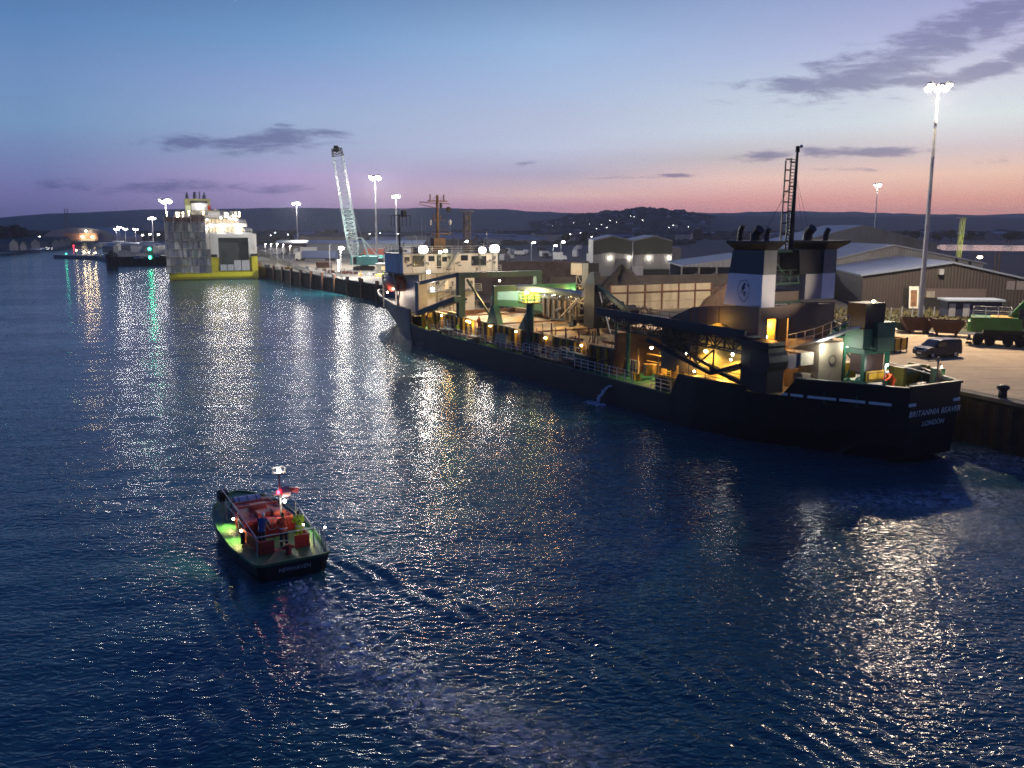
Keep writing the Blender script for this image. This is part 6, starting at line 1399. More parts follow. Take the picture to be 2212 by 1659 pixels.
SB().bx(57.9, 58.0, 5.8, 6.5, 10.9, 13.0).build('door', 'darksteel', shp)
SB().bx(58.32, 58.4, 7.3, 8.0, 7.6, 9.6).build('door', WARMWIN, shp); SB().bx(58.3, 58.4, 5.7, 6.3, 8.3, 9.0).build('window', 'glass', shp); SB().bx(58.3, 58.4, 8.0, 8.5, 4.4, 6.4).build('door', WARMWIN, shp)
for s_ in (9.6, 10.8): SB().tube((58.3, s_, 6), (58.4, s_, 6), .25, n=12).build('porthole', 'glass', shp)
b = SB(); b.rail([(57.3, .1, 10.3), (57.3, 16.6, 10.3)], 1.0, .03, 1.6).rail([(58, .2, 13.32), (58, 16.5, 13.32), (66, 16.5, 13.32)], 1.05, .03, 1.6).rail([(66, .2, 13.32), (58, .2, 13.32)], 1.05, .03, 1.6).rail([(56.7, 2.5, 7.5), (56.7, 12.8, 7.5)], 1.0, .03, 1.4).rail([(56, 3, 4.1), (56, 12, 4.1)], 1, .03, 1.5); b.build('railing', WH, shp)
def stair(p0, p1, w_, name='stair'):
    b = SB(); p0, p1 = Vector(p0), Vector(p1)
    for o in (-w_ / 2, w_ / 2): b.beam(p0 + Vector((0, o, 0)), p1 + Vector((0, o, 0)), .08, .2); b.tube(p0 + Vector((0, o, .9)), p1 + Vector((0, o, .9)), .03, n=5)
    for k in range(10): q = p0.lerp(p1, (k + .5) / 10); b.box(q, (.3, w_, .05))
    return b.build(name, 'galv', shp)
def stair2(a, c):
    b = SB(); a, c = Vector(a), Vector(c)
    for o in (-.35, .35): b.beam(a + Vector((o, 0, 0)), c + Vector((o, 0, 0)), .08, .2); b.tube(a + Vector((o, 0, .9)), c + Vector((o, 0, .9)), .03, n=5)
    for k in range(11): q = a.lerp(c, (k + .5) / 11); b.box(q, (.7, .25, .05))
    b.build('stair', 'galv', shp)
stair2((57.6, 7.6, 11.0), (57.6, 9.3, 13.5)); stair2((57.4, 5.6, 7.5), (57.4, 7.9, 10.3)); stair2((56.9, 7.2, 4.2), (56.9, 8.9, 7.5))
b = SB(); rs = random.Random(51)
for k in range(26): s_, z = rs.uniform(.6, 16), rs.uniform(10.5, 12.9); b.box((57.9, s_, z), (.16, rs.uniform(.08, .5), rs.uniform(.1, .5)))
for k in range(20): s_, z = rs.uniform(3.2, 12), rs.uniform(4.3, 9.8); b.box((58.3, s_, z), (.2, rs.uniform(.1, .6), rs.uniform(.15, .8)))
for k in range(9): s_ = rs.uniform(.4, 16.2); b.tube((57.9, s_, 10.4), (57.9, s_ + rs.uniform(-.2, .2), 13.2), .035, n=5)
for k in range(7): s_ = rs.uniform(3.2, 12.2); b.tube((58.3, s_, 4.2), (58.3, s_, 10.2), .05, n=5)
b.build('wall_fitting', 'grey', shp)
b = SB()
for k in range(14): s_ = rs.uniform(.4, 16.2); b.tube((rs.uniform(58.3, 62), s_, 13.3), (rs.uniform(58.3, 62), s_, 13.3 + rs.uniform(.7, 2.6)), rs.uniform(.025, .09), n=5)
for k in range(9): b.box((rs.uniform(58.6, 64), rs.uniform(1, 15.5), 13.75), (rs.uniform(.4, 1.1), rs.uniform(.4, 1.2), rs.uniform(.5, 1.1)))
b.build('roof_fitting', 'darksteel', shp)
# bridge masts
b = SB(); b.bx(60, 61.4, 6.2, 8.2, 13.3, 15.6); b.bx(59.6, 61.6, 5.6, 9.2, 16.2, 16.35); b.tube((60.5, 7.05, 13.3), (60.5, 7.1, 22.2), .3, .2, 10); b.bx(60, 61, 5.6, 8.6, 21.2, 21.35); b.tube((60.5, 4.2, 21.1), (60.5, 6.9, 20.9), .08, n=6).tube((60.5, 4.2, 21.1), (60.5, 4.2, 20.6), .05, n=5); b.tube((60.5, 4.4, 20.7), (60.5, 6.9, 20.2), .06, n=6)
for s_ in (5.9, 8.2): b.tube((60.5, s_, 21.3), (60.5, s_, 22.3), .1, n=6).tube((60.5, s_ * .5 + 3.5, 18.4), (60.5, s_ * .5 + 3.5, 19.2), .1, n=6)
b.bx(60.1, 60.9, 6.2, 8.3, 18.3, 18.4).bx(60.1, 60.9, 6.0, 8.4, 16.8, 16.9)
for k in range(6): b.tube((60.5, 6.4 + k * .3, 21.3), (60.5, 6.4 + k * .3, 21.8 + .2 * (k % 2)), .03, n=4)
b.tube((60.5, 7.1, 21), (60.5, 9.2, 20.9), .06, n=5); b.build('signal_mast', mat('mast_ochre', (.2, .11, .045), .6, 0, .3, .8, dirt=RUST), shp)
SB().ell((60.3, 8.9, 20.0), (.12, .45, .45), 12, 8).ell((60.3, 7.6, 20.6), (.1, .25, .5), 8, 6).build('radar_dish', 'darksteel', shp)
b = SB(); b.tube((61, .9, 13.3), (61, .9, 19.2), .18, .14, 8); b.rail([(60.2, -.1, 17.4), (61.8, -.1, 17.4), (61.8, 2.4, 17.4), (60.2, 2.4, 17.4), (60.2, -.1, 17.4)], 1.6, .05, 1.2, 0); b.bx(60.4, 61.6, 1.4, 1.9, 18.8, 19.8).build('light_mast', 'darksteel', shp)
b = SB(); b.truss((61, 12.4, 13.3), (61, 12.4, 19.6), .8, .8, 8, .07); b.bx(60.8, 61.2, 11.0, 13.6, 19.7, 19.8); b.build('aerial_mast', 'brown', shp)
b = SB()
for l, s_, z0, z1 in ((60, 4.2, 13.3, 18.8), (59, 9.9, 13.3, 15.6), (59.5, 15.2, 13.3, 16.6), (60, 9.0, 16.3, 18.6), (59, 2.9, 13.3, 15.9), (62, 5.7, 13.3, 17.8), (59, 14.4, 13.3, 15.2)): b.tube((l, s_, z0), (l, s_, z1), .045, .03, 5)
b.ell((60, 9.0, 18.0), (.15, .3, .5), 8, 6); b.ell((60, 5.7, 18.0), (.1, .16, .5), 8, 6); b.tube((58.5, 2.7, 13.3), (58.5, 2.7, 15.8), .05).tube((58.5, 2.7, 15.8), (58.5, 2.2, 16.0), .06); b.build('whip_aerial', 'galv', shp)
# floodlights under the bridge roof
for s_, z, pw, c_, rr_, m_ in ((3.3, 13.9, 3000, (1, .88, .66), .75, LAMPW), (6.1, 13.5, 500, (1, .95, .85), .26, LAMPW), (7.0, 13.65, 900, (.85, 1, .4), .28, emis('lamp_lime', (.85, 1, .45), 40)), (13.3, 13.7, 2200, (1, .88, .66), .6, LAMPW), (15.5, 13.9, 3600, (1, .9, .7), .8, LAMPW), (4.1, 10.5, 420, (1, .97, .92), .3, LAMPW), (4.8, 7.9, 420, (1, .97, .92), .28, LAMPW)):
    l_ = 57.4 if z > 9 else 57.6
    SB().bx(l_ - .05, l_ + .25, s_ - rr_ * 1.05, s_ + rr_ * 1.05, z - rr_ * .8, z + rr_ * .8).build('floodlight', 'grey', shp)
    SB().ell((l_ - .12, s_, z), (.14, rr_, rr_ * .75), 14, 8).build('floodlight_lens', m_, shp); light((l_ - .5, -s_, z - .05), pw * 5.5, tuple(.5 + .5 * q for q in c_) if m_ is LAMPW else c_, shp, rr_, 124, (-1, .25 if s_ < 9 else 0, -.3), .7); light((l_ - 1.2, -s_, z - .3), pw * .022, c_, shp, .25)
# amidships deck lamps that light the cargo
for l, s_, z, pw, c_ in ((30.4, 13.2, 9.0, 2200, (1, .62, .22)), (41.0, 8, 9.9, 3400, (1, .64, .24)), (21.3, 2.3, 9.9, 1100, (.95, .85, .35)), (26, 8, 9, 1500, (1, .6, .2)), (48, 3.2, 6.6, 500, (1, .55, .15)), (53, 1.6, 4.4, 260, (1, .52, .14)), (36, 1.0, 4.9, 160, (1, .85, .5))):
    SB().ell((l, s_, z), (.12, .12, .12), 8, 6).build('deck_lamp', LAMPY, shp); light((l, -s_, z - .3), pw, c_, shp, .25)
SB().ell((21.3, 1.4, 9.7), (.2, .2, .2), 8, 6).build('basket_lamp', MATS['lamp_lime'], shp)
# lifeboat in its davit
b = SB(); b.loft([[(67.5 + x, 2.3 + y_ * k, z0 + zz * k) for y_, zz in ((-1, 0), (-.9, .9), (-.35, 1.5), (.35, 1.5), (.9, .9), (1, 0), (.6, -1), (-.6, -1))] for x, k, z0 in ((-4, .35, 8.2), (-3, .95, 8.1), (0, 1.15, 8.1), (2.6, 1.0, 8.2), (4.2, .3, 8.4))]).build('lifeboat', 'lifered', shp, smooth=True)
b = SB(); b.beam((63, 1.4, 4.2), (65.2, 1.4, 9.8), .25); b.beam((65.2, 1.4, 9.8), (69, 2.4, 10.4), .25); b.beam((71, 1.6, 4.2), (70.4, 1.4, 9.6), .25); b.beam((63, .9, 4.2), (61.5, 1.2, 8.6), .16); b.build('lifeboat_davit', 'grey', shp)
SB().bx(66.8, 68.4, 1.6, 3, 9.6, 10.1).build('lifeboat_hatch', 'darksteel', shp)
b = SB(); rs = random.Random(6)
for k in range(26):
    l = 59 + rs.uniform(0, 15); s_ = 3.2 + rs.uniform(0, 2.6) + max(0, l - 66) * .25
    b.beam((l, s_, 4.15), (l - rs.uniform(.5, 1.4), s_ + rs.uniform(-.2, .2), rs.uniform(5.0, 6.4)), rs.uniform(.06, .16))
b.build('fore_deck_gear', mat('pinkish_gear', (.45, .36, .32), .6, 0, .3, 1, dirt=RUST), shp)
b = SB()
for k in range(6): b.tube((74 + k * 1.6, 6.6 + k * .3, 4.1), (74 + k * 1.6, 6.6 + k * .3, 4.9), .3, n=10)
b.tube((78, 7, 4.9), (78, 10.5, 4.9), .6, n=12); b.build('anchor_windlass', 'green', shp)
light((67, -.9, 6.6), 420, (1, .82, .66), shp, .25); light((70, -5.5, 7.4), 600, (1, .85, .7), shp, .25); light((82, -8.5, 6.4), 300, (1, .8, .5), shp, .2)
SB().ell((67, .9, 6.9), (.14, .14, .14), 8, 6).build('deck_lamp', LAMPY, shp); SB().ell((70, 5.5, 7.5), (.16, .16, .16), 8, 6).build('deck_lamp', LAMPY, shp)

SB().beam((83, 8.6, 4.1), (83, 8.6, 8.6), .2).build('jack_staff', 'galv', shp)
# water jet from the ship side
jet = MB(flip=True)
rs = random.Random(12)
for k in range(90):
    t_ = k / 90; l = 1.4 + 1.4 * t_; s_ = -.05 - .75 * t_; z = 1.9 * (1 - t_ * t_)
    jet.ell((l + rs.gauss(0, .03 + .07 * t_), s_ + rs.gauss(0, .03 + .07 * t_), z), (.07 + .05 * t_, .06, .08), 6, 4)
for k in range(130):
    a = rs.uniform(0, 6.3); q = rs.random(); jet.ell((2.9 + 1.6 * q * math.cos(a) - (.9 * q if rs.random() < .4 else 0), -1.0 + .7 * q * math.sin(a), .02), (.16 * rs.uniform(.4, 1.2), .08, .035), 6, 4)
FOAM = mat('foam', (.6, .66, .75), .5, 0, .1, 2)
o = jet.build('water_jet', FOAM); o.location = shp.location; o.rotation_euler = (0, 0, SA)
tag(o, 'pale jet of water falling from the dredger side into a patch of foam', 'water jet')

# ------------------------------------------------------------------ people
def limb(b, pts, rad, n=10):
    for (p, q), (r0, r1) in zip(zip(pts, pts[1:]), zip(rad, rad[1:])):
        b.tube(p, q, r0, r1, n)
    for p, r0 in zip(pts, rad): b.ell(p, (r0, r0, r0), n, 8)
def person(label, loc, rz, top, legs, lean=0, arms='rail', hair=None, cap=None, vest=None, straps=None, bands=True, parent_scale=1.0, boots='black', turn=0):
    t_ = thing('person', label, 'person', loc, rz); t_.scale = (parent_scale,) * 3
    # x forward; hips at .93, shoulders 1.43, head centre 1.63
    hip = Vector((0, 0, .93)); ch = hip + Vector((math.sin(lean) * .5, 0, math.cos(lean) * .5)); up = (ch - hip).normalized(); fw = Vector((up.z, 0, -up.x))
    hd = ch + up * .22 + fw * .03
    A = {}
    for s_ in (-1, 1):
        sh_ = ch + Vector((0, s_ * .2, -.02))
        if arms == 'rail': el_ = sh_ + Vector((.13, s_ * .06, -.25)); wr = el_ + Vector((.24, -s_ * .03, -.02))
        elif arms == 'down': el_ = sh_ + Vector((-.03, s_ * .07, -.28)); wr = el_ + Vector((.07, -s_ * .01, -.24))
        elif arms == 'work': el_ = sh_ + Vector((.18, s_ * .04, -.22)); wr = el_ + Vector((.2, -s_ * .02, -.14))
        A[s_] = (sh_, el_, wr)
    kn = {s_: Vector((.04 + (.03 if s_ > 0 else 0), s_ * .11, .5)) for s_ in (-1, 1)}; an = {s_: Vector((-.02, s_ * .13, .09)) for s_ in (-1, 1)}
    b = MB()
    b.loft([[Vector(c) + Vector((rx * math.cos(a), ry * math.sin(a), 0)) for a in [2 * math.pi * k / 14 for k in range(14)]] for c, rx, ry in ((hip - up * .06, .1, .15), (hip + up * .1, .1, .145), (hip + up * .3, .115, .17), (ch - up * .03, .1, .19), (ch + up * .07, .06, .09))])
    b.tube(ch, hd - up * .03, .055, .05, 10); b.ell(hd, (.095, .078, .118), 14, 10)
    b.ell(hd + Vector((.095, 0, -.01)), (.02, .013, .025), 8, 6)
    for s_ in (-1, 1):
        b.ell(hd + Vector((-.005, s_ * .078, 0)), (.018, .012, .03), 8, 6); b.ell(hd + Vector((.075, s_ * .03, .015)), (.022, .02, .012), 8, 6)
        limb(b, A[s_], (.055, .043, .03)); limb(b, (hip + Vector((0, s_ * .09, -.02)), kn[s_], an[s_]), (.085, .06, .042))
        b.ell(an[s_] + Vector((.08, 0, -.05)), (.13, .045, .04), 10, 6)
        wr = A[s_][2]; dr = (wr - A[s_][1]).normalized(); sd_ = Vector((0, s_, 0))
        b.ell(wr + dr * .05, (.05, .038, .025), 10, 6)
        for k, ln in enumerate((.07, .085, .08, .06)):
            f0 = wr + dr * .085 + sd_ * (k - 1.5) * .018; f1 = f0 + dr * ln * .5 + Vector((0, 0, -.012)); f2 = f1 + dr * ln * .3 + Vector((0, 0, -.03)); b.tube(f0, f1, .009, .0085, 6); b.tube(f1, f2, .0085, .007, 6)
        th = wr + dr * .04 - sd_ * .03; b.tube(th, th + dr * .04 - sd_ * .025, .011, .009, 6); b.tube(th + dr * .04 - sd_ * .025, th + dr * .06 - sd_ * .02 + Vector((0, 0, -.02)), .009, .008, 6)
    b.build('body', 'skin', t_, remesh=.009)
    j = MB()
    j.loft([[Vector(c) + Vector((rx * math.cos(a), ry * math.sin(a), 0)) for a in [2 * math.pi * k / 16 for k in range(16)]] for c, rx, ry in ((hip - up * .12, .15, .2), (hip + up * .1, .14, .185), (hip + up * .3, .155, .21), (ch - up * .04, .145, .225), (ch + up * .09, .085, .11))])
    for s_ in (-1, 1): limb(j, (A[s_][0], A[s_][1], A[s_][1].lerp(A[s_][2], .93)), (.085, .068, .052))
    jk = j.build('jacket', top, t_, remesh=.015)
    if vest:
        v = MB(); v.loft([[Vector(c) + Vector((rx * math.cos(a), ry * math.sin(a), 0)) for a in [2 * math.pi * k / 16 for k in range(16)]] for c, rx, ry in ((hip + up * .12, .175, .215), (hip + up * .3, .185, .235), (hip + up * .34, .185, .235))]); v.build('life_vest', vest, t_, remesh=.015)
        for s_ in (-1, 1): MB().beam(hip + up * .34 + Vector((-.15, s_ * .11, 0)), ch + up * .09 + Vector((-.06, s_ * .09, 0)), .05, .03).beam(hip + up * .34 + Vector((.15, s_ * .11, 0)), ch + up * .09 + Vector((.06, s_ * .09, 0)), .05, .03).build('strap', vest, t_)
    if straps:
        for s_ in (-1, 1): MB().beam(hip + up * .16 + fw * -.165 + Vector((0, s_ * .1, 0)), ch + up * .08 + fw * -.1 + Vector((0, -s_ * .09, 0)), .032, .02).build('strap', straps, t_)
        MB().ell(hip + up * .33 + fw * -.16, (.02, .04, .05), 8, 6).build('buckle', straps, t_)
    if bands:
        bb = MB(); bb.loft([[hip + up * h_ + Vector((rx * math.cos(a), ry * math.sin(a), 0)) for a in [2 * math.pi * k / 16 for k in range(16)]] for h_, rx, ry in ((.02, .162, .21), (.07, .16, .206))]); bb.build('reflective_band', 'reflect', jk)
    g = MB()
    g.loft([[hip + Vector((0, 0, dz)) + Vector((rx * math.cos(a), ry * math.sin(a), 0)) for a in [2 * math.pi * k / 14 for k in range(14)]] for dz, rx, ry in ((.04, .125, .165), (-.1, .13, .175), (-.16, .1, .15))])
    for s_ in (-1, 1): limb(g, (hip + Vector((0, s_ * .095, -.06)), kn[s_], an[s_] + Vector((0, 0, .08))), (.11, .085, .07))
    tr_ = g.build('trousers', legs, t_, remesh=.015)
    if bands:
        for s_ in (-1, 1): MB().tube(kn[s_].lerp(an[s_], .45), kn[s_].lerp(an[s_], .58), .088, .085, 12).build('reflective_band', 'reflect', tr_)
    for s_ in (-1, 1): MB().ell(an[s_] + Vector((.07, 0, -.03)), (.155, .06, .055), 12, 8).tube(an[s_] + Vector((0, 0, -.02)), an[s_] + Vector((0, 0, .1)), .065, .07, 10).build('boot', boots, t_)
    if hair: MB().ell(hd + Vector((-.018, 0, .03)), (.1, .088, .112), 14, 10).build('hair', hair, t_)
    if cap: MB().ell(hd + Vector((-.005, 0, .045)), (.115, .1, .095), 14, 10).build('hat', cap, t_)
    return t_
HAIRB = mat('brown_hair', (.06, .035, .02), .8, 0, .3, 8)

# ------------------------------------------------------------------ harbour boat
BA = math.atan2(.856, -.517)
boat = thing('workboat', 'small dark green mooring boat with a red cockpit and tall lit mast, crossing the harbour', 'boat', (-10.78, 41.3, -.22), BA); boat.scale = (.97, .97, .97)
# deck outline, x forward from the transom, y to port
OUT = [(-.05, 1.55), (.15, 1.9), (1.2, 2.08), (3.5, 2.3), (6, 2.34), (8, 2.2), (9.6, 1.8), (10.8, 1.15), (11.5, .5), (11.75, 0)]
full = OUT + [(x, -y) for x, y in reversed(OUT[:-1])]
dz_ = lambda x: 1.12 + .018 * max(0, x - 2) ** 1.5
BH = mat('boat_hull', (.008, .014, .014), .4, 0, .3, 1); BG = mat('boat_deck_green', (.035, .12, .05), .45, 0, .25, .8, dirt=(.06, .07, .05), dirt_amt=.3)
b = MB(); b.loft([[(x * .97 + .1, y * .78, -.35) for x, y in full], [(x * .985 + .05, y * .93, .45) for x, y in full], [(x, y, dz_(x)) for x, y in full]], cap=False)
b.face([(x * .97 + .1, y * .78, -.35) for x, y in full]); b.build('hull', BH, boat)
b = MB(); b.loft([[(x * .99 + .03, y * .97, dz_(x) - .06) for x, y in full], [(x * .99 + .03, y * .97, dz_(x) + .02) for x, y in full]]); b.build('deck', BG, boat)
b = MB()
for (x0, y0), (x1, y1) in zip(full, full[1:] + full[:1]): b.beam((x0, y0, dz_(x0) + .03), (x1, y1, dz_(x1) + .03), .12, .14)
b.build('rubbing_strake', BG, boat)
words_m = mat('boat_letters', (.4, .42, .44), .5)
c = bpy.data.curves.new('name_lettering', 'FONT'); c.body = 'NEWHAVEN'; c.size = .3; c.extrude = .008; c.align_x = 'CENTER'; c.shear = .15
o = bpy.data.objects.new('name_lettering', c); COL.objects.link(o); c.materials.append(words_m); o.parent = boat; o.matrix_local = Matrix(((0, 0, -1, -.1), (-1, 0, 0, 0), (0, 1, 0, .66), (0, 0, 0, 1))); real_mesh(o)
# red cockpit and low trunk cabin
RD = mat('cockpit_red', (.32, .025, .018), .5, 0, .2, 1, dirt=(.08, .02, .02), dirt_amt=.3); RDL = mat('cabin_roof_red', (.4, .06, .045), .5, 0, .15, 1, dirt=(.15, .04, .035), dirt_amt=.3)
def ring(x0, x1, w0, w1, z0, z1, t_=.1):
    q = MB(); q.prism([(x0, -w0), (x1, -w1), (x1, -w1 + t_), (x0 + t_, -w0 + t_)], z0, z1); q.prism([(x0, w0), (x1, w1), (x1, w1 - t_), (x0 + t_, w0 - t_)], z0, z1); return q
q = MB(); q.prism([(1.5, -1.35), (4.3, -1.5), (4.3, -1.4), (1.5, -1.25)], 1.15, 1.85); q.prism([(1.5, 1.35), (4.3, 1.5), (4.3, 1.4), (1.5, 1.25)], 1.15, 1.85); q.bx(1.5, 1.6, -1.25, -.55, 1.15, 1.85).bx(1.5, 1.6, .55, 1.25, 1.15, 1.85); q.build('cockpit_coaming', RD, boat)
MB().prism([(1.6, -1.25), (4.3, -1.4), (4.3, 1.4), (1.6, 1.25)], 1.15, 1.17).build('cockpit_floor', RD, boat)
MB().loft([[(4.3, -1.5, 1.15), (8.3, -1.25, 1.3), (8.3, 1.25, 1.3), (4.3, 1.5, 1.15)], [(4.3, -1.42, 2.0), (8.1, -1.12, 1.95), (8.1, 1.12, 1.95), (4.3, 1.42, 2.0)]]).build('trunk_cabin', RD, boat, bevel=.06)
MB().prism([(4.35, -1.3), (8.0, -1.0), (8.0, 1.0), (4.35, 1.3)], 2.0, 2.05).build('cabin_roof', RDL, boat)
b = MB()
for x in (5.2, 6.6): b.bx(x - .35, x + .35, -.45, .45, 2.05, 2.3)
b.build('roof_hatch', RDL, boat, bevel=.03)
b = MB(); b.path([(4.35, -1.3, 2.08), (8.0, -1.0, 2.08), (8.0, 1.0, 2.08), (4.35, 1.3, 2.08)], .05); b.path([(6.4, -1.1, 2.3), (6.4, 1.1, 2.3)], .07); b.build('grab_rail', 'red', boat)
MB().tube((9.0, -.75, 1.75), (9.0, .75, 1.75), .42, n=18).build('liferaft_drum', mat('pale_blue_cover', (.3, .38, .55), .5, 0, .1, 2), boat)
b = MB()
for y in (-.5, 0, .5): b.tube((9.0, y - .02, 1.75), (9.0, y + .02, 1.75), .435, n=18)
b.build('raft_strap', 'darksteel', boat)
b = MB(); b.bx(8.5, 9.5, -.85, -.78, 1.25, 2.0).bx(8.5, 9.5, .78, .85, 1.25, 2.0).bx(9.45, 9.52, -.85, .85, 1.25, 1.9); b.build('raft_cradle', 'red', boat)
MB().box((10.0, 1.15, 2.1), (.5, .5, .6), (0, R(-12), .2)).build('searchlight_box', 'black', boat, bevel=.03); MB().tube((10.0, 1.15, 1.3), (10, 1.15, 1.85), .06).build('searchlight_post', 'grey', boat)
MB().prism([(8.4, -1.5), (9.2, -1.4), (9.2, -.9), (8.4, -.9)], 1.3, 1.9).build('deck_locker', mat('dim_locker', (.12, .08, .1), .6), boat, bevel=.04)
# steering console and seats in the cockpit
MB().side([(3.7, 1.17), (4.25, 1.17), (4.25, 2.25), (3.85, 2.25), (3.7, 2.0)], -.5, .5).build('console', RD, boat, bevel=.03)
wh_ = MB(); wh_.path([(3.6, .32 * math.cos(a), 2.0 + .32 * math.sin(a)) for a in [2 * math.pi * k / 16 for k in range(17)]], .025, 6); wh_.beam((3.6, -.3, 2), (3.6, .3, 2), .03).beam((3.6, 0, 1.7), (3.6, 0, 2.3), .03).build('steering_wheel', 'grey', boat)
MB().bx(4.5, 5.2, -1.0, -.3, 2.05, 2.4).build('wind_screen_box', RDL, boat, bevel=.04)
# towing hook frame and stern rail, deck railings
b = MB(); b.rail([(.5, -1.75, 1.15), (1.2, -1.9, 1.15)], 1.05, .025, 1, 0)
for s_ in (-1, 1):
    b.path([(1.3, s_ * 1.5, 1.15), (1.3, s_ * 1.5, 2.2), (4.6, s_ * 1.62, 2.75), (9.8, s_ * 1.25, 2.6), (9.8, s_ * 1.25, 1.3)], .03); b.path([(3.2, s_ * 1.58, 2.15), (8.4, s_ * 1.4, 2.1)], .022)
    for x in (4.6, 7.2): b.tube((x, s_ * 1.6, 1.2), (x, s_ * 1.6, 2.72), .025)
b.path([(1.3, -1.5, 2.2), (1.3, 1.5, 2.2)], .03); b.tube((.15, -1.75, 1.1), (.15, -1.75, 2.5), .03); b.build('railing', 'galv', boat)
b = MB(); b.tube((.9, 0, 1.1), (.9, 0, 1.7), .16).tube((.9, -.3, 1.55), (.9, .3, 1.55), .08); b.build('towing_bitt', RD, boat)
# mast with lights
b = MB(); b.tube((3.9, -0.55, 2), (3.9, -0.55, 4.68), .06, .045, 8); b.bx(3.7, 4.1, -.9, -.2, 4.68, 4.74); b.bx(3.75, 4.05, -.95, -.15, 3.5, 3.56); b.tube((3.9, -0.9, 4.72), (3.9, -0.9, 4.96), .03).tube((3.9, -0.2, 4.72), (3.9, -0.2, 4.96), .03); b.path([(3.7, -0.9, 4.96), (4.1, -0.9, 4.96), (4.1, -0.2, 4.976), (3.7, -0.2, 4.976)], .025); b.build('mast', 'grey', boat)
MB().ell((3.9, -0.55, 4.848), (.1, .1, .13), 10, 8).build('masthead_light', LAMPW, boat); light((3.9, -0.55, 5.16), 30, (1, .9, .75), boat, .08)
MB().ell((3.72, -0.42, 3.68), (.09, .09, .1), 10, 8).build('red_light', LAMPR, boat); light((3.5, -0.3, 3.68), 3.5, (1, .02, .05), boat, .08)
MB().ell((3.75, -0.75, 3.12), (.08, .08, .1), 10, 8).build('anchor_light', LAMPW, boat); light((3.5, -0.7, 3.04), 40, (1, .85, .7), boat, .08)
MB().tube((3.9, -1.05, 3.64), (3.9, -0.6, 3.6), .3, .3, 14).build('radar_drum', mat('pink_dome', (.4, .22, .24), .5), boat); MB().loft([[(3.9, -0.95, 3.84), (4, -1, 3.56), (3.8, -1.5, 3.44), (3.7, -1.6, 3.76)], [(3.92, -0.95, 3.84), (4.02, -1, 3.56), (3.82, -1.5, 3.44), (3.72, -1.6, 3.76)]]).build('flag', mat('red_ensign', (.3, .03, .06), .7, 0, .3, 3), boat)
# side deck lamps pouring light on the port deck
for x, y, pw in ((6.1, 1.5, 190), (3.9, 1.62, 190)):
    MB().ell((x, y, 1.82), (.07, .07, .07), 8, 6).build('deck_lamp', LAMPY, boat); light((x, y + .22, 1.78), pw * 1.2, (1, .95, .28), boat, .05, 140, (0, .35, -1), .7)
MB().ell((.15, -1.75, 2.52), (.05, .05, .05), 8, 6).build('crew_fill_lamp', LAMPW, boat); light((.2, -1.6, 2.75), 20, (1, .93, .85), boat, .1, 110, (1, .75, -.1), .6); light((3.2, -1.75, 1.75), 45, (1, 1, .3), boat, .05); MB().ell((3.2, -1.55, 1.8), (.05, .05, .05), 8, 6).build('deck_lamp', LAMPY, boat)  # lamp on the stern pole is added to light the crew's backs
MB().tube((3.3, 1.7, 1.3), (3.3, 1.7, 1.9), .12, n=10).build('fender', 'rubber', boat); MB().tube((3.6, 1.68, 1.3), (3.7, 1.66, 1.8), .07, n=8).build('buoy_rope', 'orange', boat)
MB().tube((3.0, 2.12, 1.17), (3.0, 2.12, 1.2), .25, n=14).build('deck_plate', 'galv', boat)
# people aboard, standing in the cockpit
def on_boat(x, y): x, y = x * .97, y * .97; return (boat.location.x + x * math.cos(BA) - y * math.sin(BA), boat.location.y + x * math.sin(BA) + y * math.cos(BA), 1.175 * .97 - .22)
person('person in orange jacket and dark trousers standing in the middle of the boat cockpit', on_boat(2.15, -.15), BA - R(12), 'hiorange', 'cloth', .06, 'rail', hair=HAIRB, straps='cloth')
person('person in yellow hi-vis jacket and yellow trousers at the starboard side of the boat cockpit', on_boat(2.1, -.98), BA - R(5), 'hivis', 'hivis', .05, 'rail', hair=HAIRB, straps='cloth')
person('person in blue jacket and pale hat leaning forward in the boat cockpit', on_boat(2.7, .85), BA - R(35), 'bluecloth', 'cloth', .45, 'work', cap='whitecap', bands=False)
def on_ship(l, s_, z): return (10.41 + E_[0] * l + E_[1] * s_, 83.26 + E_[1] * l - E_[0] * s_, z)
person('person in yellow hi-vis top on the dredger side deck beside the hopper', on_ship(40.6, 1.35, 2.6), SA - R(150), 'hivis', 'cloth', .05, 'down', cap='whitecap', bands=False)
person('person in pinkish orange overalls standing on the hopper coaming of the dredger', on_ship(34.6, 1.6, 4.0), SA - R(160), 'orange', 'orange', .1, 'down', hair=HAIRB, bands=False)
person('person in bright orange jacket bending over on the dredger stern deck', on_ship(-22.0, 10.9, 4.15), SA + R(70), 'hiorange', 'hiorange', .75, 'work', cap='whitecap', bands=False, parent_scale=1.15)
person('person in yellow hi-vis jacket on the quay beside the ship bow', at(829, 599), R(190), 'hivis', 'cloth', .0, 'down', cap='whitecap', bands=False)
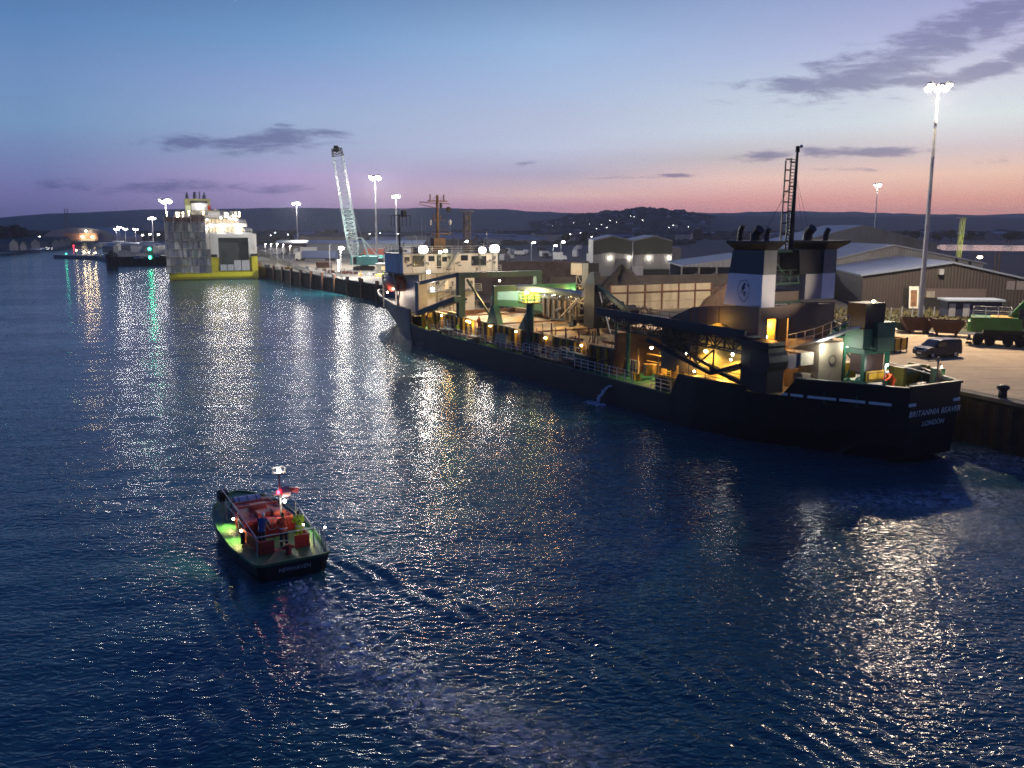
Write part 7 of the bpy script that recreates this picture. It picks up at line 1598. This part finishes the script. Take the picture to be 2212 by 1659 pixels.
# white bags beside the stern worker
bag = MB(flip=True); rs = random.Random(1)
for k in range(6): bag.ell((-21.6 + rs.uniform(-.4, .4), 9.3 + k * .25, 4.3 + .18 * (k % 2)), (.3, .26, .22), 10, 7, (rs.uniform(-.4, .4), rs.uniform(-.4, .4), 0))
o = bag.build('rope_bag', mat('bag_white', (.6, .68, .64), .7, 0, .2, 3)); o.location = shp.location; o.rotation_euler = (0, 0, SA); tag(o, 'heap of white bags on the dredger stern deck beside the bending worker in orange', 'bags')
light((0, 0, 0), 0.001, (1, 1, 1)) if False else None
o = light(on_ship(-22.3, 9.7, 6.4), 90, (1, .97, .85), None, .12); o.parent = shp; o.matrix_parent_inverse = shp.matrix_world.inverted() if False else Matrix.Identity(4); o.location = (-22.3, -9.7, 6.3)
lp = SB(); lp.tube((-22.1, 9.7, 4.0), (-22.1, 9.7, 6.5), .05).build('lamp_post', 'grey', shp); SB().ell((-22.25, 9.7, 6.5), (.1, .1, .08), 8, 6).build('deck_lamp', LAMPW, shp)

# foam on the wake
fo = MB(); rs = random.Random(31)
for k in range(420):
    b_ = rs.random() ** 1.6 * 13; s_ = rs.gauss(0, .35 + b_ * .06); l = -b_ - .2
    x = BO[0] + BD[0] * l + BR[0] * s_; y = BO[1] + BD[1] * l + BR[1] * s_; q = rs.uniform(.015, .05) * (1 if b_ < 6 else .6)
    fo.ell((x, y, .03), (q * 1.5, q, .012), 6, 4)
struct(fo.build('wake_foam', FOAM), 'stuff')

# ------------------------------------------------------------------ evening haze
hz = MB().bx(-4200, 4200, -200, 6400, -1.5, 150).build('haze', 'white'); hz.data.materials.clear()
hm = bpy.data.materials.new('haze_air'); hm.use_nodes = True; t = hm.node_tree; t.nodes.clear()
pv = t.nodes.new('ShaderNodeVolumePrincipled'); pv.inputs['Density'].default_value = 1.1e-4; pv.inputs['Color'].default_value = (.95, .93, 1, 1); pv.inputs['Anisotropy'].default_value = .3
ou = t.nodes.new('ShaderNodeOutputMaterial'); t.links.new(pv.outputs[0], ou.inputs['Volume']); hz.data.materials.append(hm); struct(hz, 'stuff')
